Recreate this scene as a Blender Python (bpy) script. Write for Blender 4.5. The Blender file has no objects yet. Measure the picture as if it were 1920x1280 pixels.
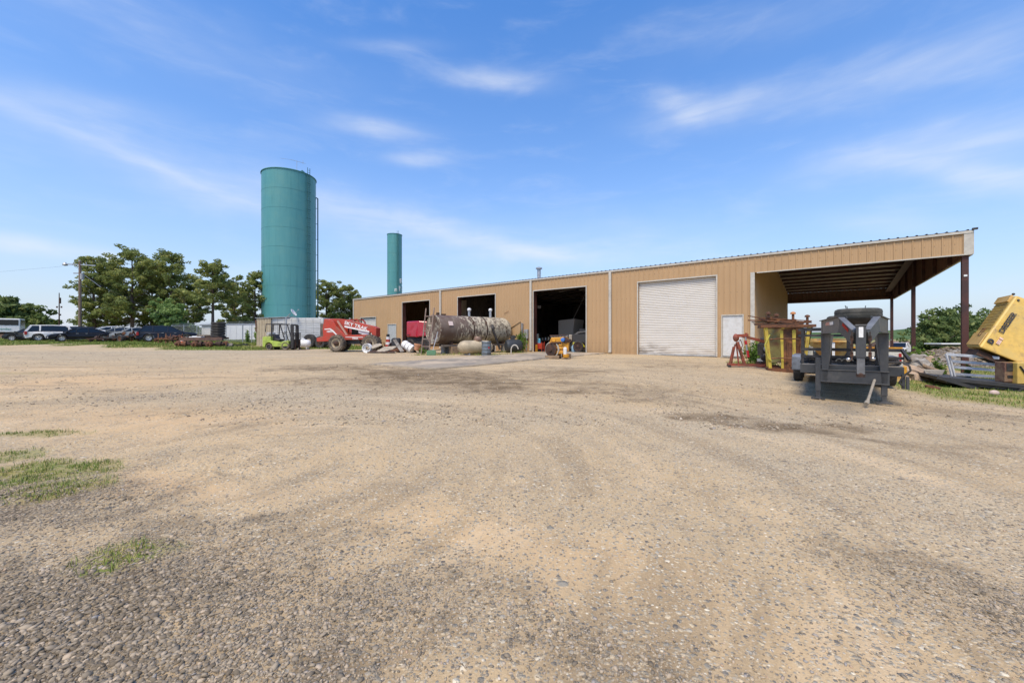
import bpy, bmesh, math, random
import numpy as np
from mathutils import Vector, Matrix, Euler
random.seed(7); RNG = np.random.default_rng(11)
R = math.radians
sc = bpy.context.scene
# ---------------------------------------------------------------- camera
F = 747.0; HZ = 633.0; CH = 1.35
cam_d = bpy.data.cameras.new('camera'); cam = bpy.data.objects.new('camera', cam_d)
sc.collection.objects.link(cam); sc.camera = cam
cam.location = (0, 0, CH); cam.rotation_euler = (R(90), 0, 0)
cam_d.sensor_width = 36; cam_d.lens = F*36/1920
cam_d.shift_y = -(640-HZ)/1920; cam_d.clip_end = 9000; cam_d.clip_start = .05
# ---------------------------------------------------------------- sky, sun, exposure
SUN_EL, SUN_AZ = 60, 203          # azimuth from +Y clockwise: high, behind the camera and a little left
sc.view_settings.view_transform = 'Standard'; sc.view_settings.look = 'None'
sc.view_settings.exposure = 0.68; sc.view_settings.gamma = 1
w = bpy.data.worlds.new('World'); sc.world = w; w.use_nodes = True
class NT:
    def __init__(s, nt): s.nt = nt; s.N = nt.nodes; s.L = nt.links
    def n(s, t, **k):
        o = s.N.new(t)
        for a, b in k.items(): setattr(o, a, b)
        return o
    def put(s, sock, v):
        if isinstance(v, (int, float)): sock.default_value = v
        elif isinstance(v, (tuple, list)): sock.default_value = (tuple(v)+(1,))[:len(sock.default_value)] if len(sock.default_value) != len(v) else v
        else: s.L.new(v, sock)
    def m(s, op, a, b=0.0, c=None, clamp=False):
        o = s.n('ShaderNodeMath', operation=op, use_clamp=clamp); s.put(o.inputs[0], a); s.put(o.inputs[1], b)
        if c is not None: s.put(o.inputs[2], c)
        return o.outputs[0]
    def mix(s, f, a, b, mode='MIX'):
        o = s.n('ShaderNodeMix', data_type='RGBA', blend_type=mode); s.put(o.inputs[0], f); s.put(o.inputs[6], a); s.put(o.inputs[7], b)
        return o.outputs[2]
    def noise(s, vec, scale, detail=3, rough=.55, dist=0.0, out=0):
        o = s.n('ShaderNodeTexNoise'); o.inputs['Scale'].default_value = scale; o.inputs['Detail'].default_value = detail
        o.inputs['Roughness'].default_value = rough; o.inputs['Distortion'].default_value = dist
        if vec is not None: s.L.new(vec, o.inputs['Vector'])
        return o.outputs[out]
    def ramp(s, f, lo, hi):
        o = s.n('ShaderNodeMapRange'); s.put(o.inputs[0], f); o.inputs[1].default_value = lo; o.inputs[2].default_value = hi
        o.interpolation_type = 'SMOOTHSTEP'
        return o.outputs[0]
    def cramp(s, f, stops):
        o = s.n('ShaderNodeValToRGB'); s.put(o.inputs[0], f); e = o.color_ramp.elements
        while len(e) < len(stops): e.new(.5)
        for i, (p, c) in enumerate(stops): e[i].position = p; e[i].color = tuple(c)+(1,)
        return o.outputs[0]
    def mapping(s, vec, scale=(1, 1, 1), rot=(0, 0, 0), loc=(0, 0, 0)):
        o = s.n('ShaderNodeMapping'); s.L.new(vec, o.inputs[0]); o.inputs['Scale'].default_value = scale
        o.inputs['Rotation'].default_value = rot; o.inputs['Location'].default_value = loc
        return o.outputs[0]
    def comb(s, x, y, z):
        o = s.n('ShaderNodeCombineXYZ'); s.put(o.inputs[0], x); s.put(o.inputs[1], y); s.put(o.inputs[2], z); return o.outputs[0]
t = NT(w.node_tree)
bg = [n for n in t.N if n.type == 'BACKGROUND'][0]
sky = t.n('ShaderNodeTexSky', sky_type='NISHITA'); sky.sun_disc = False
sky.sun_elevation = R(SUN_EL); sky.sun_rotation = R(SUN_AZ); sky.air_density = 1.0; sky.dust_density = .6; sky.ozone_density = 1.6
hs = t.n('ShaderNodeHueSaturation'); hs.inputs['Hue'].default_value = .506; hs.inputs['Saturation'].default_value = 1.40; hs.inputs['Value'].default_value = 1.4
t.L.new(sky.outputs[0], hs.inputs['Color'])
co = t.n('ShaderNodeTexCoord').outputs['Generated']
sx = t.n('ShaderNodeSeparateXYZ'); t.L.new(co, sx.inputs[0])
az = t.m('ARCTAN2', sx.outputs[0], sx.outputs[1]); el = t.m('ARCSINE', sx.outputs[2])
acc = None
def azel(px, py):
    X, Z = (px-960)/F, (HZ-py)/F
    return math.atan2(X, 1), math.atan2(Z, math.hypot(X, 1))
wv = t.comb(az, el, 0.0)
nd = t.noise(wv, 5, 4, .6, out=1)
# each cloud: pixel centre, half length, half width, tilt (deg), strength
CL = [(925, 146, 100, 24, 3, .62), (700, 240, 95, 20, 6, .6), (785, 296, 60, 16, 0, .6), (735, 85, 90, 15, 0, .22),
      (1350, 205, 170, 36, -12, .52), (1270, 195, 60, 24, 25, .35), (1700, 130, 330, 60, -22, .38), (1830, 330, 200, 30, 8, .55),
      (1640, 300, 220, 50, -14, .42), (1850, 250, 160, 60, -5, .36), (1660, 420, 150, 26, 2, .3), (180, 270, 330, 20, 20, .26), (60, 460, 190, 20, 6, .6),
      (130, 190, 190, 26, 8, .25), (300, 320, 320, 50, 18, .16), (620, 400, 380, 60, 10, .32), (880, 450, 260, 22, 10, .45),
      (140, 600, 110, 34, 0, .75), (205, 482, 16, 9, 0, .8), (440, 545, 60, 28, 0, .5), (1000, 480, 140, 18, 0, .4), (1180, 450, 260, 60, 0, .2), (1420, 40, 300, 60, -15, .15), (300, 60, 360, 80, 15, .14)]
for (px, py, hl, hw, tl, st) in CL:
    a0, e0 = azel(px, py); a1, e1 = azel(px+hl*math.cos(R(tl)), py+hl*math.sin(R(tl))); b1, f1 = azel(px-hw*math.sin(R(tl)), py-hw*math.cos(R(tl)))
    L = math.hypot(a1-a0, e1-e0); W = math.hypot(b1-a0, f1-e0); c, s = (a1-a0)/L, (e1-e0)/L
    # warp coordinates with noise so the outline is feathered
    wsc = t.n('ShaderNodeVectorMath', operation='MULTIPLY_ADD'); t.L.new(nd, wsc.inputs[0]); wsc.inputs[1].default_value = (L*.55, W*1.6, 0)
    t.L.new(wv, wsc.inputs[2]); q = t.n('ShaderNodeSeparateXYZ'); t.L.new(wsc.outputs[0], q.inputs[0])
    dx = t.m('SUBTRACT', q.outputs[0], a0+L*.275); dy = t.m('SUBTRACT', q.outputs[1], e0+W*.8)
    u = t.m('MULTIPLY_ADD', dx, c/L, t.m('MULTIPLY', dy, s/L)); v = t.m('MULTIPLY_ADD', dx, -s/W, t.m('MULTIPLY', dy, c/W))
    r2 = t.m('MULTIPLY_ADD', u, u, t.m('MULTIPLY', v, v)); g = t.m('MULTIPLY', t.m('EXPONENT', t.m('MULTIPLY', r2, -1.3)), st)
    acc = g if acc is None else t.m('ADD', acc, g)
strk = t.noise(t.mapping(wv, (5, 26, 1), (0, 0, R(-9))), 1.6, 6, .55, .5)
strk2 = t.noise(t.mapping(wv, (3, 12, 1), (0, 0, R(14)), (3, 1, 0)), 1.5, 5, .6, .4)
fac = t.m('MULTIPLY', acc, t.m('MULTIPLY_ADD', t.ramp(strk, .2, .8), .42, .48))
fac = t.m('ADD', fac, t.m('MULTIPLY', t.ramp(strk2, .45, .85), .16))
hzf = t.m('EXPONENT', t.m('MULTIPLY', t.m('MAXIMUM', el, 0.0), -3.2))      # pale air low over the horizon
fac = t.m('MINIMUM', fac, .93)
base = t.mix(t.m('MULTIPLY', hzf, .97), hs.outputs[0], (2.75, 3.12, 3.95))
col = t.mix(fac, base, (4.5, 4.75, 5.2))
t.L.new(col, bg.inputs[0]); bg.inputs[1].default_value = .12
sd = bpy.data.lights.new('sun', 'SUN'); sun = bpy.data.objects.new('sun', sd); sc.collection.objects.link(sun)
sd.energy = 2.7; sd.angle = R(28); sd.color = (1, .87, .68)
sun.rotation_euler = (R(90-SUN_EL), 0, R(180-SUN_AZ))
# ---------------------------------------------------------------- helpers
def tag(o, label=None, cat=None, group=None, kind=None):
    for k, v in (('label', label), ('category', cat), ('group', group), ('kind', kind)):
        if v: o[k] = v
    return o
def thing(name, label, cat, loc=(0, 0, 0), rz=0.0, group=None):
    o = bpy.data.objects.new(name, None); sc.collection.objects.link(o)
    o.location = loc; o.rotation_euler = (0, 0, rz); o.empty_display_size = .2
    return tag(o, label, cat, group)
def P(px, Y, z=None, py=None):
    X = (px-960)/F*Y
    if py is not None: z = CH+(HZ-py)/F*Y
    return Vector((X, Y, z if z is not None else gz(X, Y)))
class MB:
    def __init__(s): s.b = bmesh.new()
    def mesh(s, vs, fs, M=None):
        V = [s.b.verts.new(M @ Vector(v) if M else v) for v in vs]
        for f in fs:
            try: s.b.faces.new([V[i] for i in f])
            except ValueError: pass
        return s
    def box(s, c, d, rot=(0, 0, 0), M=None):
        m = Matrix.Translation(c) @ Euler(rot).to_matrix().to_4x4() @ Matrix.Diagonal((d[0]/2, d[1]/2, d[2]/2, 1))
        if M: m = M @ m
        vs = [(x, y, z) for x in (-1, 1) for y in (-1, 1) for z in (-1, 1)]
        return s.mesh(vs, [(0, 1, 3, 2), (4, 6, 7, 5), (0, 4, 5, 1), (2, 3, 7, 6), (0, 2, 6, 4), (1, 5, 7, 3)], m)
    def bar(s, p, q, w_=.05, h=None, up=(0, 0, 1)):
        p, q = Vector(p), Vector(q); d = q-p; L = d.length
        if L < 1e-6: return s
        z = d.normalized(); u = Vector(up)
        if abs(z.dot(u)) > .98: u = Vector((0, 1, 0))
        x = z.cross(u).normalized(); y = z.cross(x)
        m = Matrix((x, y, z)).transposed().to_4x4(); m.translation = (p+q)/2
        return s.box((0, 0, 0), (w_, h or w_, L), M=m)
    def tube(s, p, q, r, seg=12, r2=None, cap=True):
        p, q = Vector(p), Vector(q); z = (q-p).normalized(); u = Vector((0, 0, 1)) if abs(z.z) < .95 else Vector((1, 0, 0))
        x = z.cross(u).normalized(); y = z.cross(x); r2 = r if r2 is None else r2; vs = []
        for c, rr in ((p, r), (q, r2)):
            for i in range(seg):
                a = 2*math.pi*i/seg; vs.append(c+(x*math.cos(a)+y*math.sin(a))*rr)
        fs = [(i, (i+1) % seg, seg+(i+1) % seg, seg+i) for i in range(seg)]
        if cap: fs += [tuple(range(seg-1, -1, -1)), tuple(range(seg, 2*seg))]
        return s.mesh(vs, fs)
    def path(s, pts, r, seg=8):
        for i in range(len(pts)-1): s.tube(pts[i], pts[i+1], r, seg)
        return s
    def lathe(s, prof, c=(0, 0, 0), ax=(0, 0, 1), seg=24):
        """prof: list of (radius, along axis)"""
        z = Vector(ax).normalized(); u = Vector((0, 0, 1)) if abs(z.z) < .95 else Vector((1, 0, 0))
        x = z.cross(u).normalized(); y = z.cross(x); c = Vector(c); vs = []; fs = []
        for (r, h) in prof:
            for i in range(seg):
                a = 2*math.pi*i/seg; vs.append(c+z*h+(x*math.cos(a)+y*math.sin(a))*max(r, .0005))
        for k in range(len(prof)-1):
            for i in range(seg): fs.append((k*seg+i, k*seg+(i+1) % seg, (k+1)*seg+(i+1) % seg, (k+1)*seg+i))
        return s.mesh(vs, fs)
    def prism(s, pts, y0, y1, M=None, f=None):
        """pts: outline in x,z, extruded along y; f(x,y,z) may bend"""
        n = len(pts); vs = [(x, y0, z) for x, z in pts]+[(x, y1, z) for x, z in pts]
        if f: vs = [f(*v) for v in vs]
        fs = [tuple(range(n)), tuple(range(2*n-1, n-1, -1))]+[(i, n+i, n+(i+1) % n, (i+1) % n) for i in range(n)]
        return s.mesh(vs, fs, M)
    def quad(s, *p): return s.mesh(p, [tuple(range(len(p)))])
    def ball(s, c, r, seg=14, rings=8):
        r = (r, r, r) if isinstance(r, (int, float)) else r; vs = []; fs = []
        for k in range(rings+1):
            th = math.pi*k/rings
            for i in range(seg):
                a = 2*math.pi*i/seg; vs.append((c[0]+r[0]*math.sin(th)*math.cos(a), c[1]+r[1]*math.sin(th)*math.sin(a), c[2]+r[2]*math.cos(th)))
        for k in range(rings):
            for i in range(seg): fs.append((k*seg+i, (k+1)*seg+i, (k+1)*seg+(i+1) % seg, k*seg+(i+1) % seg))
        return s.mesh(vs, fs)
    def build(s, name, mat, parent=None, bevel=0, smooth=False, loc=None, rot=None):
        bmesh.ops.remove_doubles(s.b, verts=s.b.verts, dist=.0003) if smooth else None
        bmesh.ops.recalc_face_normals(s.b, faces=s.b.faces)
        me = bpy.data.meshes.new(name); s.b.to_mesh(me); s.b.free(); o = bpy.data.objects.new(name, me)
        sc.collection.objects.link(o); me.materials.append(mat)
        if smooth:
            me.shade_smooth()
            me.set_sharp_from_angle(angle=R(38))
        if bevel:
            md = o.modifiers.new('b', 'BEVEL'); md.width = bevel; md.segments = 2; md.limit_method = 'ANGLE'
        if parent: o.parent = parent
        if loc is not None: o.location = loc
        if rot is not None: o.rotation_euler = rot
        return o
def np_mesh(name, V, Fc, mat, parent=None, attrs=None, smooth=False):
    """V (n,3), Fc (m,k) constant polygon size"""
    me = bpy.data.meshes.new(name); V = np.asarray(V, np.float32); Fc = np.asarray(Fc, np.int32); m, k = Fc.shape
    me.vertices.add(len(V)); me.vertices.foreach_set('co', V.ravel()); me.loops.add(m*k); me.loops.foreach_set('vertex_index', Fc.ravel())
    me.polygons.add(m); me.polygons.foreach_set('loop_start', np.arange(0, m*k, k, dtype=np.int32)); me.update(calc_edges=True)
    for nm, a in (attrs or {}).items():
        at = me.attributes.new(nm, 'FLOAT', 'POINT'); at.data.foreach_set('value', np.asarray(a, np.float32))
    if smooth: me.shade_smooth()
    me.materials.append(mat); o = bpy.data.objects.new(name, me); sc.collection.objects.link(o)
    if parent: o.parent = parent
    return o
MATS = {}
def mat(name, c, c2=None, rough=.6, metal=0.0, scale=4.0, lo=.4, hi=.65, bump=.0, bscale=30, spec=.5, c3=None, s3=1.5, l3=.55, h3=.7, coat=0.0, stretch=(1, 1, 1), detail=5):
    """noise-mottled material in object coordinates; c2, c3 are the wear / dirt / rust colours"""
    if name in MATS: return MATS[name]
    m = bpy.data.materials.new(name); m.use_nodes = True; t = NT(m.node_tree); b = t.N['Principled BSDF']
    oc = t.n('ShaderNodeTexCoord').outputs['Object']; ov = t.mapping(oc, stretch)
    fine = t.noise(ov, scale*6, 3, .6)
    col = t.mix(t.ramp(fine, .3, .7), tuple(x*.9 for x in c), tuple(min(1, x*1.08) for x in c))
    if c2: col = t.mix(t.ramp(t.noise(ov, scale, detail, .65, .2), lo, hi), col, c2)
    if c3: col = t.mix(t.ramp(t.noise(ov, s3, detail, .7, .3), l3, h3), col, c3)
    t.L.new(col, b.inputs['Base Color']); b.inputs['Metallic'].default_value = metal
    t.L.new(t.m('MULTIPLY_ADD', fine, .25, rough-.12), b.inputs['Roughness']); b.inputs['Specular IOR Level'].default_value = spec
    b.inputs['Coat Weight'].default_value = coat
    if bump:
        bp = t.n('ShaderNodeBump'); bp.inputs['Strength'].default_value = bump; bp.inputs['Distance'].default_value = .02
        t.L.new(t.noise(oc, bscale, 4, .6), bp.inputs['Height']); t.L.new(bp.outputs[0], b.inputs['Normal'])
    MATS[name] = m; return m
def glass(name='dark_glass', c=(.02, .025, .03), rough=.06):
    if name in MATS: return MATS[name]
    m = mat(name, c, rough=.16, spec=.6); m.node_tree.nodes['Principled BSDF'].inputs['Roughness'].default_value = rough; return m
RUST = (.16, .065, .028); DRUST = (.07, .032, .018)
M_tyre = mat('tyre_rubber', (.028, .027, .026), (.085, .075, .06), rough=.85, scale=5, lo=.45, hi=.75, bump=.2)
M_muddy = mat('muddy_tyre', (.07, .06, .048), (.19, .15, .105), rough=.9, scale=4, lo=.35, hi=.65, bump=.3)
M_black = mat('black_metal', (.018, .018, .02), (.05, .045, .04), rough=.5, scale=6)
M_rust = mat('rusty_steel', RUST, DRUST, rough=.85, scale=5, c3=(.28, .12, .045), s3=3, bump=.3)
M_drust = mat('dark_rusty_steel', DRUST, (.03, .022, .018), rough=.85, scale=5, c3=RUST, s3=3, bump=.3)
M_white = mat('white_paint', (.72, .72, .70), (.58, .56, .52), rough=.45, scale=2, lo=.5, hi=.8)
M_galv = mat('galvanised_steel', (.42, .44, .46), (.3, .31, .32), rough=.42, metal=.5, scale=8)
M_grey = mat('grey_paint', (.35, .36, .36), (.25, .25, .24), rough=.5)
M_chrome = mat('bright_rim', (.6, .6, .6), (.4, .39, .37), rough=.3, metal=.7)
M_wood = mat('weathered_wood', (.32, .22, .13), (.18, .13, .085), rough=.85, scale=3, stretch=(1, 8, 8), bump=.3)
M_conc = mat('concrete_block', (.38, .34, .28), (.26, .23, .19), rough=.9, scale=5, bump=.3)
M_redl = mat('red_lens', (.35, .01, .01), rough=.2); M_clear = mat('clear_lens', (.75, .75, .72), rough=.15)
def text(body, size, mat_, parent, M, name='lettering', ext=.006, shear=0.0, bend=None, sx=1.0, off=.0):
    cu = bpy.data.curves.new(name, 'FONT'); cu.body = body; cu.size = size; cu.extrude = ext; cu.align_x = 'CENTER'; cu.align_y = 'CENTER'; cu.shear = shear; cu.offset = off
    ob = bpy.data.objects.new('tmp', cu); sc.collection.objects.link(ob); dg = bpy.context.evaluated_depsgraph_get(); dg.update()
    me = bpy.data.meshes.new_from_object(ob.evaluated_get(dg)); bpy.data.objects.remove(ob)
    for v in me.vertices:
        v.co.x *= sx
        if bend: a = v.co.x/bend; h = bend+v.co.z; v.co = (math.sin(a)*h, v.co.y, math.cos(a)*h-bend)
    me.transform(M); me.materials.clear(); me.materials.append(mat_); me.name = name
    o = bpy.data.objects.new(name, me); sc.collection.objects.link(o)
    if parent: o.parent = parent
    return o
def frame(o, x, y):      # matrix from origin, x axis (text runs), y axis (text up)
    x = Vector(x).normalized(); y = Vector(y); y = (y-x*y.dot(x)).normalized(); z = x.cross(y)
    m = Matrix((x, y, z)).transposed().to_4x4(); m.translation = Vector(o); return m
def copy_tree(o, parent=None):
    c = o.copy(); sc.collection.objects.link(c); c.parent = parent
    for ch in list(o.children): copy_tree(ch, c)
    return c
# ---------------------------------------------------------------- terrain heights
CP = np.array([(0, 0, 0), (-4.5, 3, 0), (5, 3, 0), (-11, 3, .02), (11, 2, -.05), (0, -25, 0), (-30, -10, 0), (30, -15, -.2), (0, 8, .04), (-8, 9, .08), (3, 13, .14), (-6, 14, .16),
   (-19, 46.3, .27), (-14, 42, .27), (-8, 37.5, .27), (-3, 33.5, .27), (1.4, 30.7, .27), (5, 27.8, .27), (8, 25.6, .27), (11, 23.2, .24), (13.1, 21.7, .18), (16.5, 19, -.1), (19.4, 16.8, -.3),
   (-6, 27, .27), (-10, 31, .27), (0, 24, .25), (6, 20, .22), (-14, 30, .27), (-19, 33, .33), (-26, 36, .5), (-30, 28, .3), (-36, 38, .8), (-30, 41, .78),
   (-38, 45, .95), (-50, 44, .98), (-60, 46, 1.02), (-30, 50, .75), (-18, 58, .5), (-20, 18, .15), (-45, 25, .35), (-80, 60, 1.0), (-70, 30, .6),
   (8, 10, -.06), (7, 8, -.08), (11, 14, 0), (9.5, 16, .14), (10.5, 9, -.18), (14, 12, -.28), (18, 11, -.4), (16, 16, -.25), (22, 20, -.35), (27, 24, -.35), (34, 36, -.3), (28, 41, 0), (14, 50, .27), (-10, 62, .3),
   (50, 35, -.7), (70, 60, -2.2), (100, 90, -3.4), (130, 115, -4.2), (160, 130, -4.5), (110, 140, -4), (60, 100, -2), (0, 150, .4), (220, 220, -4), (-150, 150, .9), (0, -150, 0), (200, -50, -.3), (-200, -50, .6)])
def gz(x, y):
    x = np.asarray(x, float); y = np.asarray(y, float)
    num = 0; den = 0
    for cx, cy, cz in CP:
        d2 = (x-cx)**2+(y-cy)**2; wt = 1/(d2+1.5)**1.7; num = num+wt*cz; den = den+wt
    r = num/den
    return float(r) if r.ndim == 0 else r
def vnoise(x, y, s, seed=0):
    """smooth value noise, numpy"""
    x = np.asarray(x)/s; y = np.asarray(y)/s; xi = np.floor(x).astype(np.int64); yi = np.floor(y).astype(np.int64); fx_ = x-xi; fy = y-yi
    def h(a, b):
        n = (a*374761393+b*668265263+seed*974711) & 0x7fffffff; n = ((n ^ (n >> 13))*1274126177) & 0x7fffffff; return ((n ^ (n >> 16)) & 0xffff)/65535.
    fx_ = fx_*fx_*(3-2*fx_); fy = fy*fy*(3-2*fy)
    return (h(xi, yi)*(1-fx_)+h(xi+1, yi)*fx_)*(1-fy)+(h(xi, yi+1)*(1-fx_)+h(xi+1, yi+1)*fx_)*fy
def fbm(x, y, s, seed=0, o=4):
    r = 0; a = .5
    for k in range(o): r = r+a*vnoise(x, y, s/2**k, seed+k*17); a *= .5
    return r/(1-.5**o)
_YS = np.exp(np.linspace(0, math.log(400), 700))
def G(px, py):
    zs = gz((px-960)/F*_YS, _YS); d = CH-(py-HZ)/F*_YS-zs; i = int(np.argmax(d < 0)) if (d < 0).any() else len(_YS)-1
    f = d[i-1]/(d[i-1]-d[i]) if i else 0; Y = _YS[i-1]+(_YS[i]-_YS[i-1])*f; X = (px-960)/F*Y; return Vector((X, Y, gz(X, Y)))
# building frame
BC = Vector((19.39, 16.80)); D1 = Vector((.7852, -.6193)); D2 = Vector((.6193, .7852)); BL = 48.4; BW = 24.5; PAD = .27; BR = math.atan2(-.6193, .7852)
def fs(px): t_ = (px-960)/F; return (BC.x-BC.y*t_)/(.7852+.6193*t_)
def fx(px): return BL-fs(px)
def fz(px, py): return CH+(HZ-py)/F*(BC.y+.6193*fs(px))-PAD
BO = Vector((BC.x-D1.x*BL, BC.y-D1.y*BL))
def bw(x, y, z=0.0): return Vector((BO.x+D1.x*x+D2.x*y, BO.y+D1.y*x+D2.y*y, z+PAD))
# ---------------------------------------------------------------- ground
def ell(x, y, c, rx, ry, rot, seed, sharp=2.0, n=.5, ns=None):
    dx, dy = x-c[0], y-c[1]; a = R(rot); u = (dx*math.cos(a)+dy*math.sin(a))/rx; v = (-dx*math.sin(a)+dy*math.cos(a))/ry
    d = np.sqrt(u*u+v*v)+(fbm(x, y, ns or min(rx, ry)*.8, seed)-.5)*2*n
    return np.clip((1.15-d)*sharp, 0, 1)
def poly_x(pts):  return [G(*p) for p in pts]
GRASS_E = [  # centre pixel, radii, rotation, strength
    (G(70, 885), .62, .40, 12, 1), (G(115, 915), .35, .28, 0, .9), (G(10, 855), .5, .3, 0, .7), (G(235, 1040), .24, .17, 10, 1), (G(190, 1068), .16, .09, 0, 1), (G(60, 812), .6, .18, 10, .7), (G(300, 1030), .16, .12, 0, .35), (G(15, 700), 1.5, .5, 0, .35)]
def EP(x, y, px, py, hw, hh, seed, sharp=1.2):
    a = G(px, py); y0, y1 = G(px, py+hh).y, G(px, py-hh).y; cy_ = (y0+y1)/2; cx_ = (px-960)/F*cy_; rx = hw/F*cy_; ry = (y1-y0)/2
    return ell(x, y, (cx_, cy_), rx, ry, 0, seed, sharp, .5, min(2.2, max(.25, min(rx, ry)*.6)))
GP = lambda px, Y: ((px-960)/F*Y, Y)
VP_ = [G(px, py) for px, py in ((0, 648.5), (60, 649), (105, 651), (150, 647.5), (178, 643.5), (212, 643), (232, 652), (290, 655.5), (345, 657.5), (430, 657), (490, 656.5), (560, 654.5), (612, 653), (650, 656))]
VP_ = sorted(VP_, key=lambda p: p.x); print('verge', [(round(p.x, 1), round(p.y, 1)) for p in VP_])
VX = [-110]+[p.x for p in VP_]+[-12]; VY = [VP_[0].y+6]+[p.y for p in VP_]+[40]
def masks(x, y):
    g = np.zeros_like(x)
    for i, (c, rx, ry, ro, st) in enumerate(GRASS_E): g = np.maximum(g, st*ell(x, y, c, rx, ry, ro, 3+i, 1.6, .55, min(rx, ry)))
    # verge in front of the cars and behind: everything beyond a line on the left
    yl = np.interp(x, VX, VY)
    n = (fbm(x, y, 3, 50)-.5)*2.6
    verge = np.clip((y-yl+n)*.9, 0, 1)*(x < -12)
    g = np.maximum(g, verge)
    far = np.clip((np.hypot(x, y)-75)/20, 0, 1); g = np.maximum(g, far*.9)
    # right side: grass east of a line from beside the trailer to the frame edge
    A = np.array([(14.2, 19.5), (11.3, 12.6), (10.2, 10.0), (10.9, 8.3), (16, 4.5), (30, -3)])
    side = np.full_like(x, -9.)
    xr = np.interp(y, A[::-1, 1], A[::-1, 0])
    right = np.clip((x-xr+(fbm(x, y, 1.5, 61)-.5)*1.0)*1.6, 0, 1)
    right = right*(1-ell(x, y, (14, 5), 6, 2.1, -28, 64, 1.2, .3))
    inside = ((x-BC.x)*D2.x+(y-BC.y)*D2.y > 0) & ((x-BC.x)*D1.x+(y-BC.y)*D1.y < .5)
    right = np.where(inside, right*.15, right)
    mound = ell(x, y, (29.5, 25.6), 7, 4.5, -42, 66, 1.2, .3); right *= (1-mound)
    g = np.maximum(g, right)
    # strip under the tank and beside the stall
    for c, rx, ry, ro, st in ((P(905, 25.6), 3.0, .8, -35, .8), (P(812, 25.0), 1.6, .55, 10, .7), (P(958, 29.3), 1.4, .7, -38, .9), (P(1425, 18.7), 1.3, .9, -38, 1.0), (P(700, 33.5), 4.5, 1.0, -20, .25), (P(560, 37.5), 8, 2.4, 5, .8)):
        g = np.maximum(g, st*ell(x, y, c, rx, ry, ro, 70+int(rx*10), 1.6, .4))
    # dark broken asphalt / coarse grey gravel
    d = ell(x, y, (-2.2, 1.85), 2.1, 1.15, 12, 80, 1.1, .35, .7)
    d = np.maximum(d, .75*ell(x, y, (-4.2, 3.3), 1.7, .8, -10, 82, 1.2, .4, .5))
    d = np.maximum(d, .4*ell(x, y, G(1050, 1200), .7, .25, -40, 83, 1.2, .4)); d = np.maximum(d, .45*ell(x, y, G(1900, 1150), 1.0, .5, -60, 84, 1, .4))
    d = np.maximum(d, .5*ell(x, y, G(480, 975), .45, .12, 15, 85, 1.2, .4)); d = np.maximum(d, .35*ell(x, y, G(1850, 780), 2.2, .8, -30, 86, 1, .4))
    d = np.maximum(d, .35*ell(x, y, G(250, 985), .5, .2, 0, 88, 1.2, .5))
    # oily brown mud in front of the concrete
    m = 1.0*EP(x, y, 790, 704, 90, 6, 90, 1.8)
    m = np.maximum(m, .8*EP(x, y, 780, 712, 210, 24, 89, 1.0)); m = np.maximum(m, .6*EP(x, y, 930, 728, 150, 16, 88, 1.0)); m = np.maximum(m, .6*EP(x, y, 640, 690, 150, 9, 87, 1.0)); m = np.maximum(m, .5*EP(x, y, 1060, 700, 160, 14, 86, 1)); m = np.maximum(m, .45*EP(x, y, 1220, 748, 130, 14, 85, 1)); m = np.maximum(m, .32*EP(x, y, 1250, 690, 200, 18, 84, .8)); m = np.maximum(m, .4*EP(x, y, 1600, 735, 120, 16, 83, .8))
    m = np.maximum(m, .75*EP(x, y, 1330, 782, 110, 8, 72, 1.3)); m = np.maximum(m, .65*EP(x, y, 1500, 803, 170, 13, 73, 1.2)); m = np.maximum(m, .3*EP(x, y, 1750, 838, 190, 9, 74, 1.1)); m = np.maximum(m, .5*EP(x, y, 1120, 735, 190, 10, 76, 1.1)); m = np.maximum(m, .25*EP(x, y, 330, 775, 160, 7, 77, 1.1)); m = np.maximum(m, .4*EP(x, y, 560, 715, 150, 6, 78, 1.1)); m = np.maximum(m, .25*EP(x, y, 230, 735, 150, 8, 79, 1.1)); m = np.maximum(m, .25*EP(x, y, 420, 800, 120, 6, 66, 1.1)); m = np.maximum(m, .12*EP(x, y, 700, 960, 90, 20, 67, 1.0))
    m = np.maximum(m, .95*ell(x, y, G(830, 702), 1.7, .45, -8, 90, 1.6, .35, .8)); m = np.maximum(m, .75*ell(x, y, G(850, 718), 4.6, 1.25, -6, 91, 1.0, .45, 1.5))
    m = np.maximum(m, .45*ell(x, y, G(1120, 720), 5, 1.1, -25, 92, .9, .5, 1.4)); m = np.maximum(m, .55*ell(x, y, G(1340, 790), .9, .22, -50, 93, 1.2, .5, .4))
    m = np.maximum(m, .5*ell(x, y, G(1480, 800), 2.4, .25, -58, 94, 1.2, .5, .5)); m = np.maximum(m, .35*ell(x, y, G(640, 690), 4, 1.2, 0, 95, 1, .5))
    m = np.maximum(m, .25*ell(x, y, G(1250, 685), 5, 2.2, -38, 99, .8, .5, 1.8)); m = np.maximum(m, .35*ell(x, y, G(1650, 735), 1.8, 1.0, -38, 98, .9, .4))
    m = np.maximum(m, .55*ell(x, y, G(1215, 687), .4, .25, -20, 96, 1.5, .5)); m = np.maximum(m, .5*ell(x, y, G(1180, 679), .4, .25, -20, 97, 1.5, .5))
    # grey compacted lane across the yard, grey gravel right of centre
    gr = np.exp(-((y-(27+.22*(x+30)))/3.4)**2)*np.clip((-x-2)/8, 0, 1)*.9
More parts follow.
